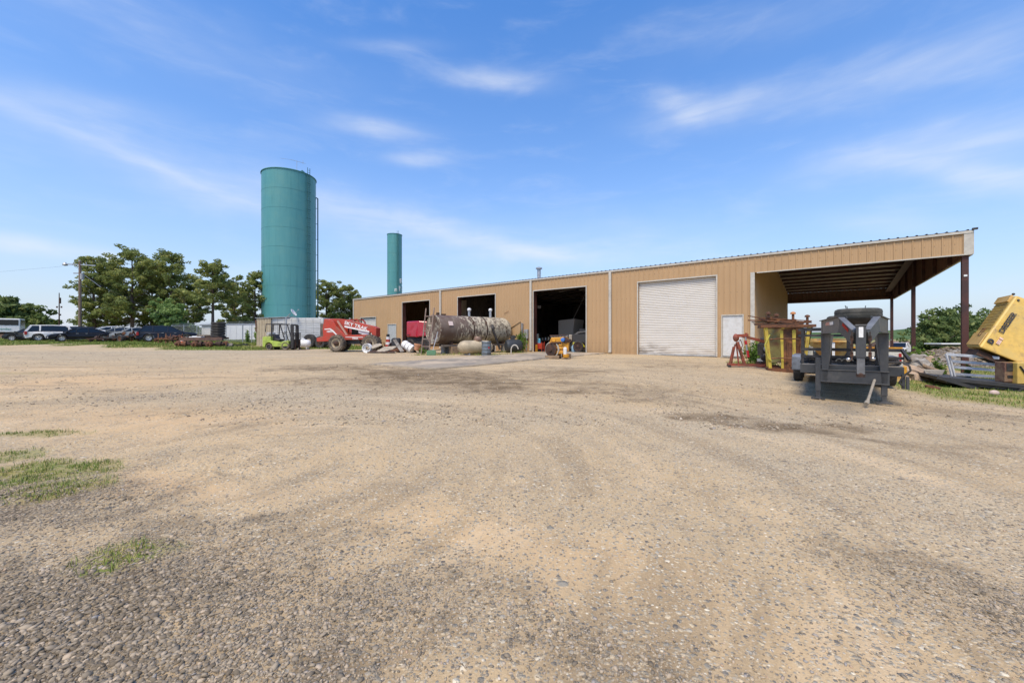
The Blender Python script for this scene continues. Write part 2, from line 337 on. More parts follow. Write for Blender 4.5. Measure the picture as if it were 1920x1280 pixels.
    gr = np.maximum(gr, .8*EP(x, y, 1380, 810, 420, 45, 111, .9)); gr = np.maximum(gr, .7*EP(x, y, 560, 745, 330, 28, 116, .9)); gr = np.maximum(gr, .7*EP(x, y, 300, 668, 420, 12, 117, .9)); gr = np.maximum(gr, .6*EP(x, y, 1000, 790, 300, 26, 118, .9)); gr = np.maximum(gr, .6*EP(x, y, 1500, 720, 150, 16, 119, .9))
    gr = np.maximum(gr, .8*ell(x, y, G(1500, 880), 2.8, .8, -55, 110, .8, .5, 1.2)); gr = np.maximum(gr, .6*ell(x, y, G(960, 790), 6, 1.6, -18, 112, .7, .5, 1.8))
    gr = np.maximum(gr, .55*ell(x, y, G(560, 740), 4.2, 1.4, 5, 113, .8, .5, 1.5)); gr = np.maximum(gr, .7*ell(x, y, G(1750, 1000), 2.2, .7, -60, 114, .8, .5, .8))
    gr = np.maximum(gr, .75*ell(x, y, G(1550, 730), 4, 1.6, -35, 115, .8, .4, 1.5))
    sand = np.maximum(.9*EP(x, y, 200, 720, 300, 26, 126, .9), .7*EP(x, y, 330, 800, 260, 40, 127, .9))
    sand = np.maximum(sand, ell(x, y, G(340, 915), 1.0, .35, -15, 120, .9, .5, .5)); sand = np.maximum(sand, .8*ell(x, y, G(250, 780), 3.2, 1.3, 0, 121, .8, .5, 1.2)); sand = np.maximum(sand, .6*ell(x, y, G(900, 1000), 1.8, .5, -30, 122, .8, .5, .8))
    sand = np.maximum(sand, .6*ell(x, y, GP(110, 15), 5, 2.5, 0, 123, .8, .5, 2))
    return g, d, m, np.clip(gr, 0, 1), np.clip(sand, 0, 1)
ang = np.concatenate([np.linspace(-75, 75, 460), np.linspace(75, 285, 70)[1:-1]]); rr = [.35]
while rr[-1] < 4000: rr.append(rr[-1]*(1.0135 if rr[-1] < 60 else 1.06))
rr = np.array(rr); A_, R_ = np.meshgrid(np.radians(ang), rr); GX = R_*np.sin(A_); GY = R_*np.cos(A_)
GZ = gz(GX, GY)
nearw = np.clip(1-(R_-25)/20, 0, 1)
mg, md_, mm, mgr, msd = masks(GX, GY)
rx_ = np.hypot(GX+3, GY-4)
rut = (vnoise(rx_*3, np.arctan2(GY-4, GX+3)*4, 1.2, 9)-.5)*.035
inb = ((GX-BC.x)*D2.x+(GY-BC.y)*D2.y > -.6)
apr = ell(GX, GY, (-.5, 22), 8.5, 8.5, 0, 0, 2, 0)
GZ = GZ+nearw*np.where(inb, 0, (fbm(GX, GY, 1.6, 5)-.5)*.07*(1-apr)+rut*(1-apr)+(fbm(GX, GY, .28, 6, 3)-.5)*.022)
nr, na = GX.shape
V = np.stack([GX, GY, GZ], -1).reshape(-1, 3); V = np.vstack([V, [[0, 0, 0]]])
i, j = np.meshgrid(np.arange(nr-1), np.arange(na), indexing='ij'); j2 = (j+1) % na
FQ = np.stack([i*na+j, i*na+j2, (i+1)*na+j2, (i+1)*na+j], -1).reshape(-1, 4)
gm = bpy.data.materials.new('gravel_yard'); gm.use_nodes = True; t = NT(gm.node_tree); b = t.N['Principled BSDF']
pos = t.n('ShaderNodeNewGeometry').outputs['Position']
def at(nm): o = t.n('ShaderNodeAttribute'); o.attribute_name = nm; return o.outputs['Fac']
big = t.noise(pos, .35, 5, .6, .4); mid = t.noise(pos, 2.2, 5, .65, .3); fine = t.noise(pos, 22, 4, .7); grit = t.noise(pos, 95, 3, .7)
sep = t.n('ShaderNodeSeparateXYZ'); t.L.new(pos, sep.inputs[0])
ax_ = t.m('ADD', sep.outputs[0], 3.0); ay = t.m('SUBTRACT', sep.outputs[1], 4.0)
rad = t.m('SQRT', t.m('MULTIPLY_ADD', ax_, ax_, t.m('MULTIPLY', ay, ay))); th = t.m('ARCTAN2', ay, ax_)
arc = t.noise(t.comb(t.m('MULTIPLY', rad, 1.5), t.m('MULTIPLY', th, 1.1), 0.0), 1.0, 6, .68, .5)
lane = t.noise(t.mapping(pos, (.16, .95, 1), (0, 0, R(-11))), 1.0, 6, .7, .5)
tracks = t.mix(t.ramp(sep.outputs[0], -9.0, -3.0), lane, arc)
def stones(sc_, dens_lo, dens_hi, jit=.9):
    v = t.n('ShaderNodeTexVoronoi', feature='F1'); v.inputs['Scale'].default_value = sc_; v.inputs['Randomness'].default_value = jit
    wv_ = t.n('ShaderNodeVectorMath', operation='MULTIPLY_ADD'); nn = t.noise(pos, sc_*1.2, 2, .5, out=1); t.L.new(nn, wv_.inputs[0]); wv_.inputs[1].default_value = (.5/sc_,)*3; t.L.new(pos, wv_.inputs[2])
    t.L.new(wv_.outputs[0], v.inputs['Vector']); s_ = t.n('ShaderNodeSeparateColor'); t.L.new(v.outputs['Color'], s_.inputs[0])
    return v.outputs['Distance'], s_.outputs[0], s_.outputs[1]
d1, r1, q1 = stones(62, 0, 0); d2, r2, q2 = stones(34, 0, 0); d3, r3, q3 = stones(11, 0, 0)
soil = t.mix(t.ramp(big, .35, .65), (.43, .325, .205), (.375, .295, .20))
soil = t.mix(t.m('MULTIPLY', at('sand'), .8), soil, (.50, .345, .205))
soil = t.mix(t.m('MULTIPLY', at('grey'), .75), soil, (.335, .295, .235))
soil = t.mix(t.m('MULTIPLY', t.ramp(mid, .48, .68), .6), soil, (.30, .225, .145))
soil = t.mix(t.m('MULTIPLY', t.ramp(tracks, .50, .64), .72), soil, (.25, .19, .125))
soil = t.mix(t.m('MULTIPLY', t.ramp(tracks, .46, .33), .55), soil, (.55, .43, .30))
soil = t.mix(t.m('MULTIPLY', t.ramp(fine, .5, .8), .4), soil, (.26, .21, .15)); soil = t.mix(t.m('MULTIPLY', t.ramp(grit, .5, .7), .35), soil, (.60, .49, .36))
scol = lambda r: t.cramp(r, [(0, (.13, .12, .115)), (.25, (.26, .245, .22)), (.5, (.40, .34, .26)), (.75, (.52, .44, .33)), (.92, (.36, .34, .31)), (1, (.66, .60, .50))])
dk = at('dark'); gy = at('grey'); sd_ = at('sand')
dens = t.m('MULTIPLY_ADD', gy, .22, t.m('MULTIPLY_ADD', dk, .45, t.m('MULTIPLY_ADD', t.ramp(mid, .35, .7), .25, t.m('MULTIPLY_ADD', sd_, -.3, .22))))
k1 = t.m('MULTIPLY', t.m('LESS_THAN', q1, t.m('ADD', dens, .22)), t.ramp(d1, .55, .35)); k2 = t.m('MULTIPLY', t.m('LESS_THAN', q2, dens), t.ramp(d2, .52, .38))
k3 = t.m('MULTIPLY', t.m('LESS_THAN', q3, t.m('MULTIPLY', dens, .05)), t.ramp(d3, .40, .28))
c_ = t.mix(k1, soil, scol(r1)); c_ = t.mix(k2, c_, scol(r2)); c_ = t.mix(k3, c_, scol(r3))
c_ = t.mix(t.m('MULTIPLY', t.m('MULTIPLY', dk, t.ramp(mid, .52, .60)), .75), c_, (.05, .036, .024))
c_ = t.mix(t.m('MULTIPLY', dk, t.ramp(mid, .2, .55)), c_, t.mix(.6, c_, (.10, .08, .06)))
md = t.ramp(t.m('ADD', at('mud'), t.m('MULTIPLY', t.m('SUBTRACT', t.m('MULTIPLY_ADD', mid, .6, t.m('MULTIPLY', fine, .5)), .55), 1.2)), .0, .75); md = t.m('MULTIPLY', md, t.ramp(at('mud'), .02, .25)); c_ = t.mix(t.m('MULTIPLY', md, t.m('MULTIPLY_ADD', t.ramp(mid, .35, .6), .38, .50)), c_, (.12, .085, .05))
gs = at('grass'); gcol = t.mix(t.ramp(t.noise(pos, 1.1, 4, .6), .35, .65), (.115, .165, .035), (.27, .225, .085))
c_ = t.mix(t.m('MULTIPLY', gs, t.m('MULTIPLY_ADD', t.ramp(fine, .35, .6), .5, .5)), c_, gcol)
c_ = t.mix(1.0, c_, (1.11, 1.065, .92), 'MULTIPLY'); t.L.new(c_, b.inputs['Base Color']); b.inputs['Roughness'].default_value = .93; b.inputs['Specular IOR Level'].default_value = .25
hgt = t.m('ADD', t.m('MULTIPLY', k2, t.m('SUBTRACT', .55, d2)), t.m('MULTIPLY', t.m('MULTIPLY', k1, t.m('SUBTRACT', .55, d1)), .5))
hgt = t.m('ADD', hgt, t.m('MULTIPLY', t.m('MULTIPLY', k3, t.m('SUBTRACT', .42, d3)), 2.5)); hgt = t.m('ADD', hgt, t.m('MULTIPLY_ADD', fine, .5, t.m('MULTIPLY', grit, .25)))
bp = t.n('ShaderNodeBump'); bp.inputs['Strength'].default_value = .8; bp.inputs['Distance'].default_value = .022; t.L.new(hgt, bp.inputs['Height']); t.L.new(bp.outputs[0], b.inputs['Normal'])
z1 = lambda a: np.append(a.ravel(), 0)
FC = [(len(V)-1, q, (q+1) % na) for q in range(na)]
ground = np_mesh('ground', V, FQ, gm, attrs=dict(grass=z1(mg), dark=z1(md_), mud=z1(mm), grey=z1(mgr), sand=z1(msd)), smooth=True)
tag(ground, kind='structure')
# loose stones: one sheet of small faceted pebbles
sm = bpy.data.materials.new('loose_stone'); sm.use_nodes = True; t = NT(sm.node_tree); b = t.N['Principled BSDF']
a_ = t.n('ShaderNodeAttribute'); a_.attribute_name = 'tone'
nn = t.noise(t.n('ShaderNodeNewGeometry').outputs['Position'], 60, 3, .6)
c_ = t.cramp(a_.outputs['Fac'], [(0, (.05, .043, .036)), (.25, (.125, .11, .092)), (.5, (.23, .195, .15)), (.68, (.33, .275, .205)), (.84, (.45, .36, .26)), (.92, (.24, .245, .25)), (.97, (.42, .26, .16)), (1, (.58, .53, .45))])
t.L.new(t.mix(t.m('MULTIPLY_ADD', nn, .4, .05), c_, (.44, .33, .18)), b.inputs['Base Color']); b.inputs['Roughness'].default_value = .85
M_stone = sm
ico = bmesh.new(); bmesh.ops.create_icosphere(ico, subdivisions=1, radius=1); IV = np.array([v.co[:] for v in ico.verts]); IF = np.array([[v.index for v in f.verts] for f in ico.faces]); ico.free()
def pebbles(name, x, y, z, s, tone, flat=.6, jit=.45, sink=.3):
    n = len(x); v = IV[None]*(1+RNG.normal(0, jit*.5, (n, len(IV), 1)).clip(-.35, .35)); v = v*(1+RNG.uniform(-jit, jit, (n, 1, 3)))*np.array([1, 1, flat])
    a = RNG.uniform(0, 6.28, n); ca, sa = np.cos(a)[:, None], np.sin(a)[:, None]; tl = RNG.normal(0, .25, n)[:, None]
    X = v[..., 0]*1.25; Y = v[..., 1]; Z = v[..., 2]+X*tl; X, Y = X*ca-Y*sa, X*sa+Y*ca
    s = s[:, None]; vv = np.stack([x[:, None]+X*s, y[:, None]+Y*s, z[:, None]+Z*s+s*flat*(1-sink*2)*.6], -1).reshape(-1, 3)
    ff = (IF[None]+(np.arange(n)*len(IV))[:, None, None]).reshape(-1, 3)
    return np_mesh(name, vv, ff, M_stone, attrs=dict(tone=np.repeat(tone, len(IV))))
def grid_z(x, y):      # ground height with the same small relief as the mesh
    rut_ = (vnoise(np.hypot(x+3, y-4)*3, np.arctan2(y-4, x+3)*4, 1.2, 9)-.5)*.035; ap = ell(x, y, (-.5, 22), 8.5, 8.5, 0, 0, 2, 0)
    return gz(x, y)+((fbm(x, y, 1.6, 5)-.5)*.07*(1-ap)+rut_*(1-ap)+(fbm(x, y, .28, 6, 3)-.5)*.022)*np.clip(1-(np.hypot(x, y)-25)/20, 0, 1)
n = 260000; Yv = 1.2*np.exp(RNG.uniform(0, math.log(11/1.2), n)); Xv = RNG.uniform(-1.42, 1.42, n)*(Yv+.25)
g_, d_, m_, gr_, s_ = masks(Xv, Yv)
pr = .22+.75*d_+.3*gr_+.35*np.clip(fbm(Xv, Yv, .8, 33)*2-.9, 0, 1)-.28*s_-.1*m_
keep = (RNG.uniform(0, 1, n) < pr)
Xv, Yv, d_, gr_ = Xv[keep], Yv[keep], d_[keep], gr_[keep]; n = len(Xv)
sz = np.exp(RNG.normal(math.log(.0030), .46, n))*(1+.95*d_+.1*gr_); sz = np.clip(sz, .0016, .0085+.006*d_)
tone = np.clip(RNG.uniform(.12, 1, n)-.6*d_*RNG.uniform(0, 1, n), 0, 1)
tag(pebbles('loose_gravel', Xv, Yv, grid_z(Xv, Yv), sz, tone), 'loose grey and tan gravel scattered over the dirt yard', 'gravel', kind='stuff')
n = 60000; Yv = 6*np.exp(RNG.uniform(0, math.log(5), n)); Xv = RNG.uniform(-1.42, 1.42, n)*(Yv+.25)
g_, d_, m_, gr_, s_ = masks(Xv, Yv); trk = fbm(np.hypot(Xv+3, Yv-4)*1.5, np.arctan2(Yv-4, Xv+3)*3, 1.0, 21)
ins = ((Xv-BC.x)*D2.x+(Yv-BC.y)*D2.y > -.3); ap_ = ((Xv-BO.x)*D1.x+(Yv-BO.y)*D1.y > 16) & ((Xv-BO.x)*D1.x+(Yv-BO.y)*D1.y < 30) & ((Xv-BO.x)*D2.x+(Yv-BO.y)*D2.y > -16)
keep = (RNG.uniform(0, 1, n) < .12+.9*np.clip(trk*2.4-1.1, 0, 1)+.3*gr_+.3*m_-.2*s_) & ~ins & ~ap_ & (g_ < .3); Xv, Yv = Xv[keep], Yv[keep]; n = len(Xv)
tag(pebbles('scattered_stones', Xv, Yv, grid_z(Xv, Yv), np.clip(np.exp(RNG.normal(math.log(.010), .4, n)), .004, .024), RNG.uniform(0, 1, n)), 'sparse small stones and clods lying along the wheel tracks', 'gravel', kind='stuff')
# a few dark clods and pale flat rocks that read one by one
spots = [(453, 1072, .075, 0), (540, 1105, .06, 0), (160, 1128, .05, .02), (330, 1140, .055, .1), (500, 1230, .07, 0), (810, 1016, .035, .05), (940, 922, .06, .99), (1455, 994, .05, 0), (1720, 1224, .05, .99), (1345, 772, .06, .05), (1607, 772, .09, 0), (1285, 1110, .04, .99), (60, 1140, .06, 0), (1190, 1268, .05, .9), (370, 1058, .03, .1), (880, 1085, .02, .1), (1880, 1100, .03, .02)]
RL = ['dark clod at the end of the grass patch in the foreground', 'dark flat clod in the gravel left of centre', 'dark lump left of the low grass patch near the bottom', 'dark round lump below the low grass patch', 'blackish stone at the bottom edge, left of centre', 'small brown clod left of the picture centre', 'pale flat rock in the sandy middle of the yard', 'small dark rock right of the centre of the yard', 'pale rock near the bottom right corner', 'small dark stone beside the muddy track', 'dark brown stone in front of the right trailer jack', 'pale speck of rock right of centre in the foreground', 'dark flat stone near the left edge of the foreground', 'pale chip at the bottom edge, right of centre', 'small dark stone beside the low grass patch', 'tiny dark stone in the foreground centre', 'dark stone at the right edge of the foreground']
for k, (px, py, s, tn) in enumerate(spots):
    g = G(px, py); o = pebbles('rock', np.array([g.x]), np.array([g.y]), np.array([grid_z(np.array([g.x]), np.array([g.y]))[0]-.01]), np.array([s*.5]), np.array([tn]), flat=.3, jit=.5)
    tag(o, RL[k], 'rock', 'rocks lying in the yard')
# ---------------------------------------------------------------- grass blades
gmat = bpy.data.materials.new('grass_blades'); gmat.use_nodes = True; t = NT(gmat.node_tree); b = t.N['Principled BSDF']
a_ = t.n('ShaderNodeAttribute'); a_.attribute_name = 'tone'
t.L.new(t.cramp(a_.outputs['Fac'], [(0, (.075, .13, .022)), (.45, (.15, .215, .04)), (.75, (.26, .28, .07)), (1, (.42, .34, .15))]), b.inputs['Base Color']); b.inputs['Roughness'].default_value = .7; b.inputs['Specular IOR Level'].default_value = .2
b.inputs['Transmission Weight'].default_value = 0.0
def blades(name, label, x, y, h, wd, tone, zf=grid_z, lay=1):
    n = len(x); a = RNG.uniform(0, 6.28, n); ln = RNG.uniform(.1, .8, n)*h*lay; lx, ly = np.cos(a)*ln, np.sin(a)*ln; px_, py_ = -np.sin(a)*wd/2, np.cos(a)*wd/2; z = zf(x, y)-.01
    V = np.stack([np.stack([x-px_, y-py_, z], -1), np.stack([x+px_, y+py_, z], -1), np.stack([x+lx*.45+px_*.7, y+ly*.45+py_*.7, z+h*.6], -1), np.stack([x+lx*.45-px_*.7, y+ly*.45-py_*.7, z+h*.6], -1), np.stack([x+lx, y+ly, z+h], -1)], 1).reshape(-1, 3)
    k = (np.arange(n)*5)[:, None]; Fq = np.concatenate([k+np.array([[0, 1, 2]]), k+np.array([[0, 2, 3]]), k+np.array([[3, 2, 4]])])
    return tag(np_mesh(name, V, Fq, gmat, attrs=dict(tone=np.repeat(np.clip(tone, 0, 1), 5))), label, 'grass', kind='stuff')
def scatter(n, x0, x1, y0, y1, thr=.35, fn=None):
    x = RNG.uniform(x0, x1, n); y = RNG.uniform(y0, y1, n); g = masks(x, y)[0]; k = (g > thr) & (RNG.uniform(0, 1, n) < g)
    if fn is not None: k &= fn(x, y)
    return x[k], y[k]
x, y = scatter(240000, -7, -1.0, 1.5, 8.5, .22)
k_ = vnoise(x, y, .06, 77) > .5; x, y = x[k_], y[k_]
blades('near_grass', 'low green grass tufts growing through the gravel near the left edge', x, y, RNG.uniform(.015, .060, len(x)), .005, RNG.uniform(.1, .95, len(x))+(fbm(x, y, .3, 3)-.5)*.9)
n = 5000; x = RNG.normal(-.95, .75, n); y = RNG.normal(1.65, .35, n); k_ = (fbm(x, y, .35, 91) > .5) & (y > .9); x, y = x[k_], y[k_]
tag(blades('dry_straw', '', x, y, RNG.uniform(.004, .014, len(x)), .0022, RNG.uniform(.85, 1, len(x)), lay=5), 'thin dry straw lying over the dark gravel at the bottom left', 'straw')
nb = lambda x, y: ~(((x-BC.x)*D2.x+(y-BC.y)*D2.y > -.1) & ((x-BC.x)*D1.x+(y-BC.y)*D1.y < .5))
x, y = scatter(120000, 8.5, 30, 5, 32, .3, lambda x, y: nb(x, y) & (x < 1.45*y+3))
blades('grass_verge', 'bright green grass strip beside the gravel on the right', x, y, RNG.uniform(.02, .10, len(x)), .014, RNG.uniform(.05, .8, len(x))+(fbm(x, y, 1.2, 4)-.5)*.9)
x, y = scatter(260000, -75, -12, 23, 62, .3, nb)
hh = .06+.22*np.clip(fbm(x, y, 3, 8)*2-.7, 0, 1)+.25*(y > 46)
blades('roadside_grass', 'yellow green grass and weeds around the parked cars', x, y, RNG.uniform(.5, 1.1, len(x))*hh, .05, RNG.uniform(.05, .8, len(x))+(fbm(x, y, 3, 4)-.4)*.7)
x, y = scatter(60000, -9, 17, 17, 33, .3, nb)
blades('building_grass', 'weedy grass along the wall and around the old tank', x, y, RNG.uniform(.05, .22, len(x)), .02, RNG.uniform(.1, 1., len(x)))
# concrete apron: rectangle square to the building, thin slab slightly proud of the gravel
ca = mat('old_concrete', (.30, .25, .18), (.19, .165, .13), rough=.85, scale=.9, lo=.4, hi=.62, c3=(.44, .35, .24), s3=.45, l3=.46, h3=.6, bump=.3)
c0 = G(855, 698); lx0 = fx(928); 
uf = (c0.x-BO.x)*D1.x+(c0.y-BO.y)*D1.y; vf = (c0.x-BO.x)*D2.x+(c0.y-BO.y)*D2.y
cl = G(735, 681); ul = (cl.x-BO.x)*D1.x+(cl.y-BO.y)*D1.y
nx, ny = 30, 26; vs = []; fcs = []
xr_ = fx(1138)
for j_ in range(ny+1):
    for i_ in range(nx+1):
        u_ = ul+(xr_-ul)*i_/nx; v_ = vf+(-.02-vf)*j_/ny
        p = bw(u_, v_); vs.append((p.x, p.y, gz(p.x, p.y)+.06))
for j_ in range(ny):
    for i_ in range(nx): k = j_*(nx+1)+i_; fcs.append((k, k+1, k+nx+2, k+nx+1))
m_ = MB().mesh(vs, fcs); ap = m_.build('concrete_apron', ca, smooth=True); tag(ap, kind='structure')
sl = ap.modifiers.new('s', 'SOLIDIFY'); sl.thickness = .12; sl.offset = -1
print('apron', ul, xr_, vf)
# ---------------------------------------------------------------- the long tan metal building
def wallmat(name, c, c2, rough=.5):
    m = bpy.data.materials.new(name); m.use_nodes = True; t = NT(m.node_tree); b = t.N['Principled BSDF']
    oc = t.n('ShaderNodeTexCoord').outputs['Object']; s = t.n('ShaderNodeSeparateXYZ'); t.L.new(oc, s.inputs[0])
    streak = t.noise(t.mapping(oc, (3.0, 3.0, .25)), 1.6, 5, .65); cl = t.noise(oc, .5, 3, .5)
    sw = t.m('FRACT', t.m('DIVIDE', s.outputs[0], .3048)); col = t.mix(t.ramp(cl, .3, .7), c, tuple(x*.93 for x in c)); pan = t.noise(t.comb(t.m('FLOOR', t.m('DIVIDE', s.outputs[0], .914)), 0.0, 0.0), 3.7, 0); col = t.mix(t.m('MULTIPLY', t.ramp(pan, .35, .65), .22), col, tuple(x*.80 for x in c)); zz = t.m('FRACT', t.m('DIVIDE', s.outputs[2], 1.45)); scr = t.m('MULTIPLY', t.m('LESS_THAN', t.m('ABSOLUTE', t.m('SUBTRACT', zz, .5)), .012), t.m('LESS_THAN', t.m('ABSOLUTE', t.m('SUBTRACT', sw, .2)), .05)); col = t.mix(t.m('MULTIPLY', scr, .8), col, (.12, .09, .07)); col = t.mix(t.m('MULTIPLY', t.ramp(streak, .5, .85), .35), col, c2)
    low = t.m('MULTIPLY', t.ramp(s.outputs[2], 1.3, 0.0), t.ramp(streak, .3, .7)); col = t.mix(t.m('MULTIPLY', low, .5), col, (.23, .155, .085))
    blk = t.m('MULTIPLY', t.ramp(s.outputs[2], .9, 0.0), t.ramp(t.noise(oc, 1.1, 5, .7), .56, .72)); col = t.mix(t.m('MULTIPLY', blk, .7), col, (.09, .07, .05))
    t.L.new(col, b.inputs['Base Color']); b.inputs['Roughness'].default_value = rough; b.inputs['Specular IOR Level'].default_value = .35
    return m
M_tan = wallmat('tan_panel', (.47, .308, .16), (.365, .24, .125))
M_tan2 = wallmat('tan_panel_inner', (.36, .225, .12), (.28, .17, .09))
M_trim = mat('white_trim', (.50, .47, .40), (.38, .35, .29), rough=.45, scale=1.2, lo=.5, hi=.8)
M_redprimer = mat('red_primer_steel', (.085, .03, .022), (.05, .022, .018), rough=.6, scale=2)
M_roofin = mat('roof_underside', (.52, .44, .35), (.42, .34, .26), rough=.6, scale=1)
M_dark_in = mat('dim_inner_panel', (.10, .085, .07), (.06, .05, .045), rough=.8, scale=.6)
M_roof = mat('roof_sheet', (.45, .46, .46), (.3, .3, .3), rough=.4, metal=.6)
shop = thing('metal_building', 'long tan ribbed metal workshop with open bays and an open canopy at its right end', 'building', (BO.x, BO.y, PAD), BR)
EV = 5.6; PITCH = 1/12; RZ = EV+BW/2*PITCH; XS = BL-7.97; HB = 4.62
def ribbed(mb, x0, x1, z0, z1, y=0.0, sgn=-1, p=.3048, h=.032, axis='x', ztop=None):
    """panel ribs every foot: sgn -1 stands proud towards -y. axis 'y' runs along y at x=y0"""
    pts = []; k = math.ceil((x0-.02)/p); pts.append((x0, 0))
    while k*p < x1+.02:
        c = k*p
        for dx, hh in ((-.042, 0), (-.016, h), (.016, h), (.042, 0)):
            if x0 < c+dx < x1: pts.append((c+dx, hh))
        for dx in (.11, .19):     # two minor ribs per foot
            for e, hh in ((-.012, 0), (-.004, .006), (.004, .006), (.012, 0)):
                if x0 < c+dx+e < x1: pts.append((c+dx+e, hh))
        k += 1
    pts.append((x1, 0)); vs = []
    for (x, hh) in pts:
        zt = z1 if ztop is None else ztop(x)
        if axis == 'x': vs += [(x, y+sgn*hh, z0), (x, y+sgn*hh, zt)]
        else: vs += [(y+sgn*hh, x, z0), (y+sgn*hh, x, zt)]
    mb.mesh(vs, [(2*i, 2*i+2, 2*i+3, 2*i+1) for i in range(len(pts)-1)])
ops = {  # x0, x1, sill, head
 'small': (fx(676.5), fx(705), 0, fz(705, 594.5)), 'util': (fx(728), fx(743), 0, fz(743, 608)), 'A': (fx(755), fx(806), 0, fz(806, 563)),
 'B': (fx(859), fx(929), 0, fz(929, 551.5)), 'C': (fx(1001), fx(1099), 0, fz(1099, 537.5)), 'big': (fx(1197), fx(1343), 0, fz(1343, 517.5)), 'walk': (fx(1355), fx(1392.5), 0, fz(1392, 591))}
print({k: [round(q, 2) for q in v] for k, v in ops.items()})
mb = MB(); xs = 0.0
for k in ('small', 'util', 'A', 'B', 'C', 'big', 'walk'):
    a, b_, s_, h_ = ops[k]; ribbed(mb, xs, a, -.35, EV); ribbed(mb, a, b_, h_, EV); xs = b_
ribbed(mb, xs, XS+.02, -.35, EV); ribbed(mb, XS+.02, BL, HB, EV)
mb.build('front_wall', M_tan, shop)
mb = MB(); ribbed(mb, 0, BW, -.4, EV, y=0.0, sgn=-1, axis='y', ztop=lambda y: RZ-abs(y-BW/2)*PITCH); mb.build('end_wall', M_tan, shop)
mb = MB(); ribbed(mb, 0.02, BW-.02, -.5, EV, y=XS+.02, sgn=1, axis='y', ztop=lambda y: RZ-.03-abs(y-BW/2)*PITCH); mb.build('partition_wall', M_tan, shop)
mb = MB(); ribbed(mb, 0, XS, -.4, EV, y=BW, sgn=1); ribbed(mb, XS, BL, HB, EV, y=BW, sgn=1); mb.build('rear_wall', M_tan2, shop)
mb = MB(); ribbed(mb, .05, BW-.05, HB, EV, y=BL, sgn=1, axis='y', ztop=lambda y: RZ-abs(y-BW/2)*PITCH); mb.build('gable_panel', M_tan, shop)
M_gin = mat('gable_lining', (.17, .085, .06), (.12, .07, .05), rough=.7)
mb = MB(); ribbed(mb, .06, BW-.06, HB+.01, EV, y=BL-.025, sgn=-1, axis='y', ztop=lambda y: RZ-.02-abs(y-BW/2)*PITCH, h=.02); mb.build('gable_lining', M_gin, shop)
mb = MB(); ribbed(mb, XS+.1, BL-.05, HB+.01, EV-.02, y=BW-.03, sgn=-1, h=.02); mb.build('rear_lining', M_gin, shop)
# roof: two ribbed slopes
mb = MB(); ov = .07
def roofside(mb, y0, y1, z0, z1, dz=0.0, h=.04, p=.3048):
    pts = [(-ov, 0)]
    for k in range(int(BL/p)+1):
        for dx, hh in ((-.045, 0), (-.02, h), (.02, h), (.045, 0)): pts.append((k*p+.12+dx, hh))
    pts = [q for q in pts if q[0] < BL+ov]+[(BL+ov, 0)]; vs = []
    for x, hh in pts: vs += [(x, y0, z0+hh+dz), (x, y1, z1+hh+dz)]
    mb.mesh(vs, [(2*i, 2*i+2, 2*i+3, 2*i+1) for i in range(len(pts)-1)])
roofside(mb, -ov, BW/2, EV+.012, RZ+.02); roofside(mb, BW+ov, BW/2, EV+.012, RZ+.02); mb.build('roof', M_roof, shop)
mb = MB()   # under-sheet seen from the canopy and bays
for y0, y1 in ((0.03, BW/2), (BW-.03, BW/2)):
    pts = []
    for k in range(int(BL/.3048)+1):
        for dx, hh in ((-.045, 0), (-.03, .035), (.03, .035), (.045, 0)):
            if 0 < k*.3048+dx < BL-.02: pts.append((k*.3048+dx, hh))
    vs = []
    for x, hh in pts: vs += [(x, y0, EV-.03+hh), (x, y1, RZ-.03+hh)]
    mb.mesh(vs, [(2*i, 2*i+2, 2*i+3, 2*i+1) for i in range(len(pts)-1)])
mb.build('ceiling', M_roofin, shop)
mb = MB()   # loose bright ridge sheets near the canopy
mb.prism([(XS+1.2, RZ+.05), (XS+4.6, RZ+.1), (XS+4.6, RZ+.2), (XS+3.0, RZ+.16), (XS+1.2, RZ+.16)], BW/2-.3, BW/2+.3); mb.build('ridge_cap', M_trim, shop)
# trims
def trim(x, w_, z0, z1, y=-.045, d=.03, name='corner_trim'): MB().box((x, y, (z0+z1)/2), (w_, d, z1-z0)).build(name, M_trim, shop)
trim(.06, .16, -.3, EV); trim(XS+.0, .20, -.45, HB+.02, name='door_jamb'); trim(BL-.10, .26, HB-.02, EV, name='corner_trim')
MB().box((BL+.045, .12, (HB+EV)/2), (.03, .3, EV-HB+.02)).build('corner_trim', M_trim, shop)
MB().box((BL/2, -.05, EV-.06), (BL+.06, .055, .10)).build('eave_trim', M_trim, shop)
mb = MB(); mb.box(((XS+BL)/2+.1, -.04, HB-.02), (BL-XS-.2, .05, .05)); mb.box(((XS+BL)/2, BW, HB-.02), (BL-XS, .06, .05)); mb.box((BL+.0, BW/2, HB-.03), (.07, BW-.1, .05)); mb.build('header_trim', M_trim, shop)
MB().box((BL+.08, -.05, EV+.05), (.16, .14, .07)).build('gutter_end', M_black, shop)
for px in (827, 996.5, 1145):
    x = fx(px); mb = MB(); w_ = .17 if px > 900 else .19; mb.box((x, -.09, (EV+.25)/2-.06), (w_, .11, EV-.30)); mb.box((x, -.13, .14), (w_, .16, .1), (.5, 0, 0)); mb.build('downspout', M_trim, shop)
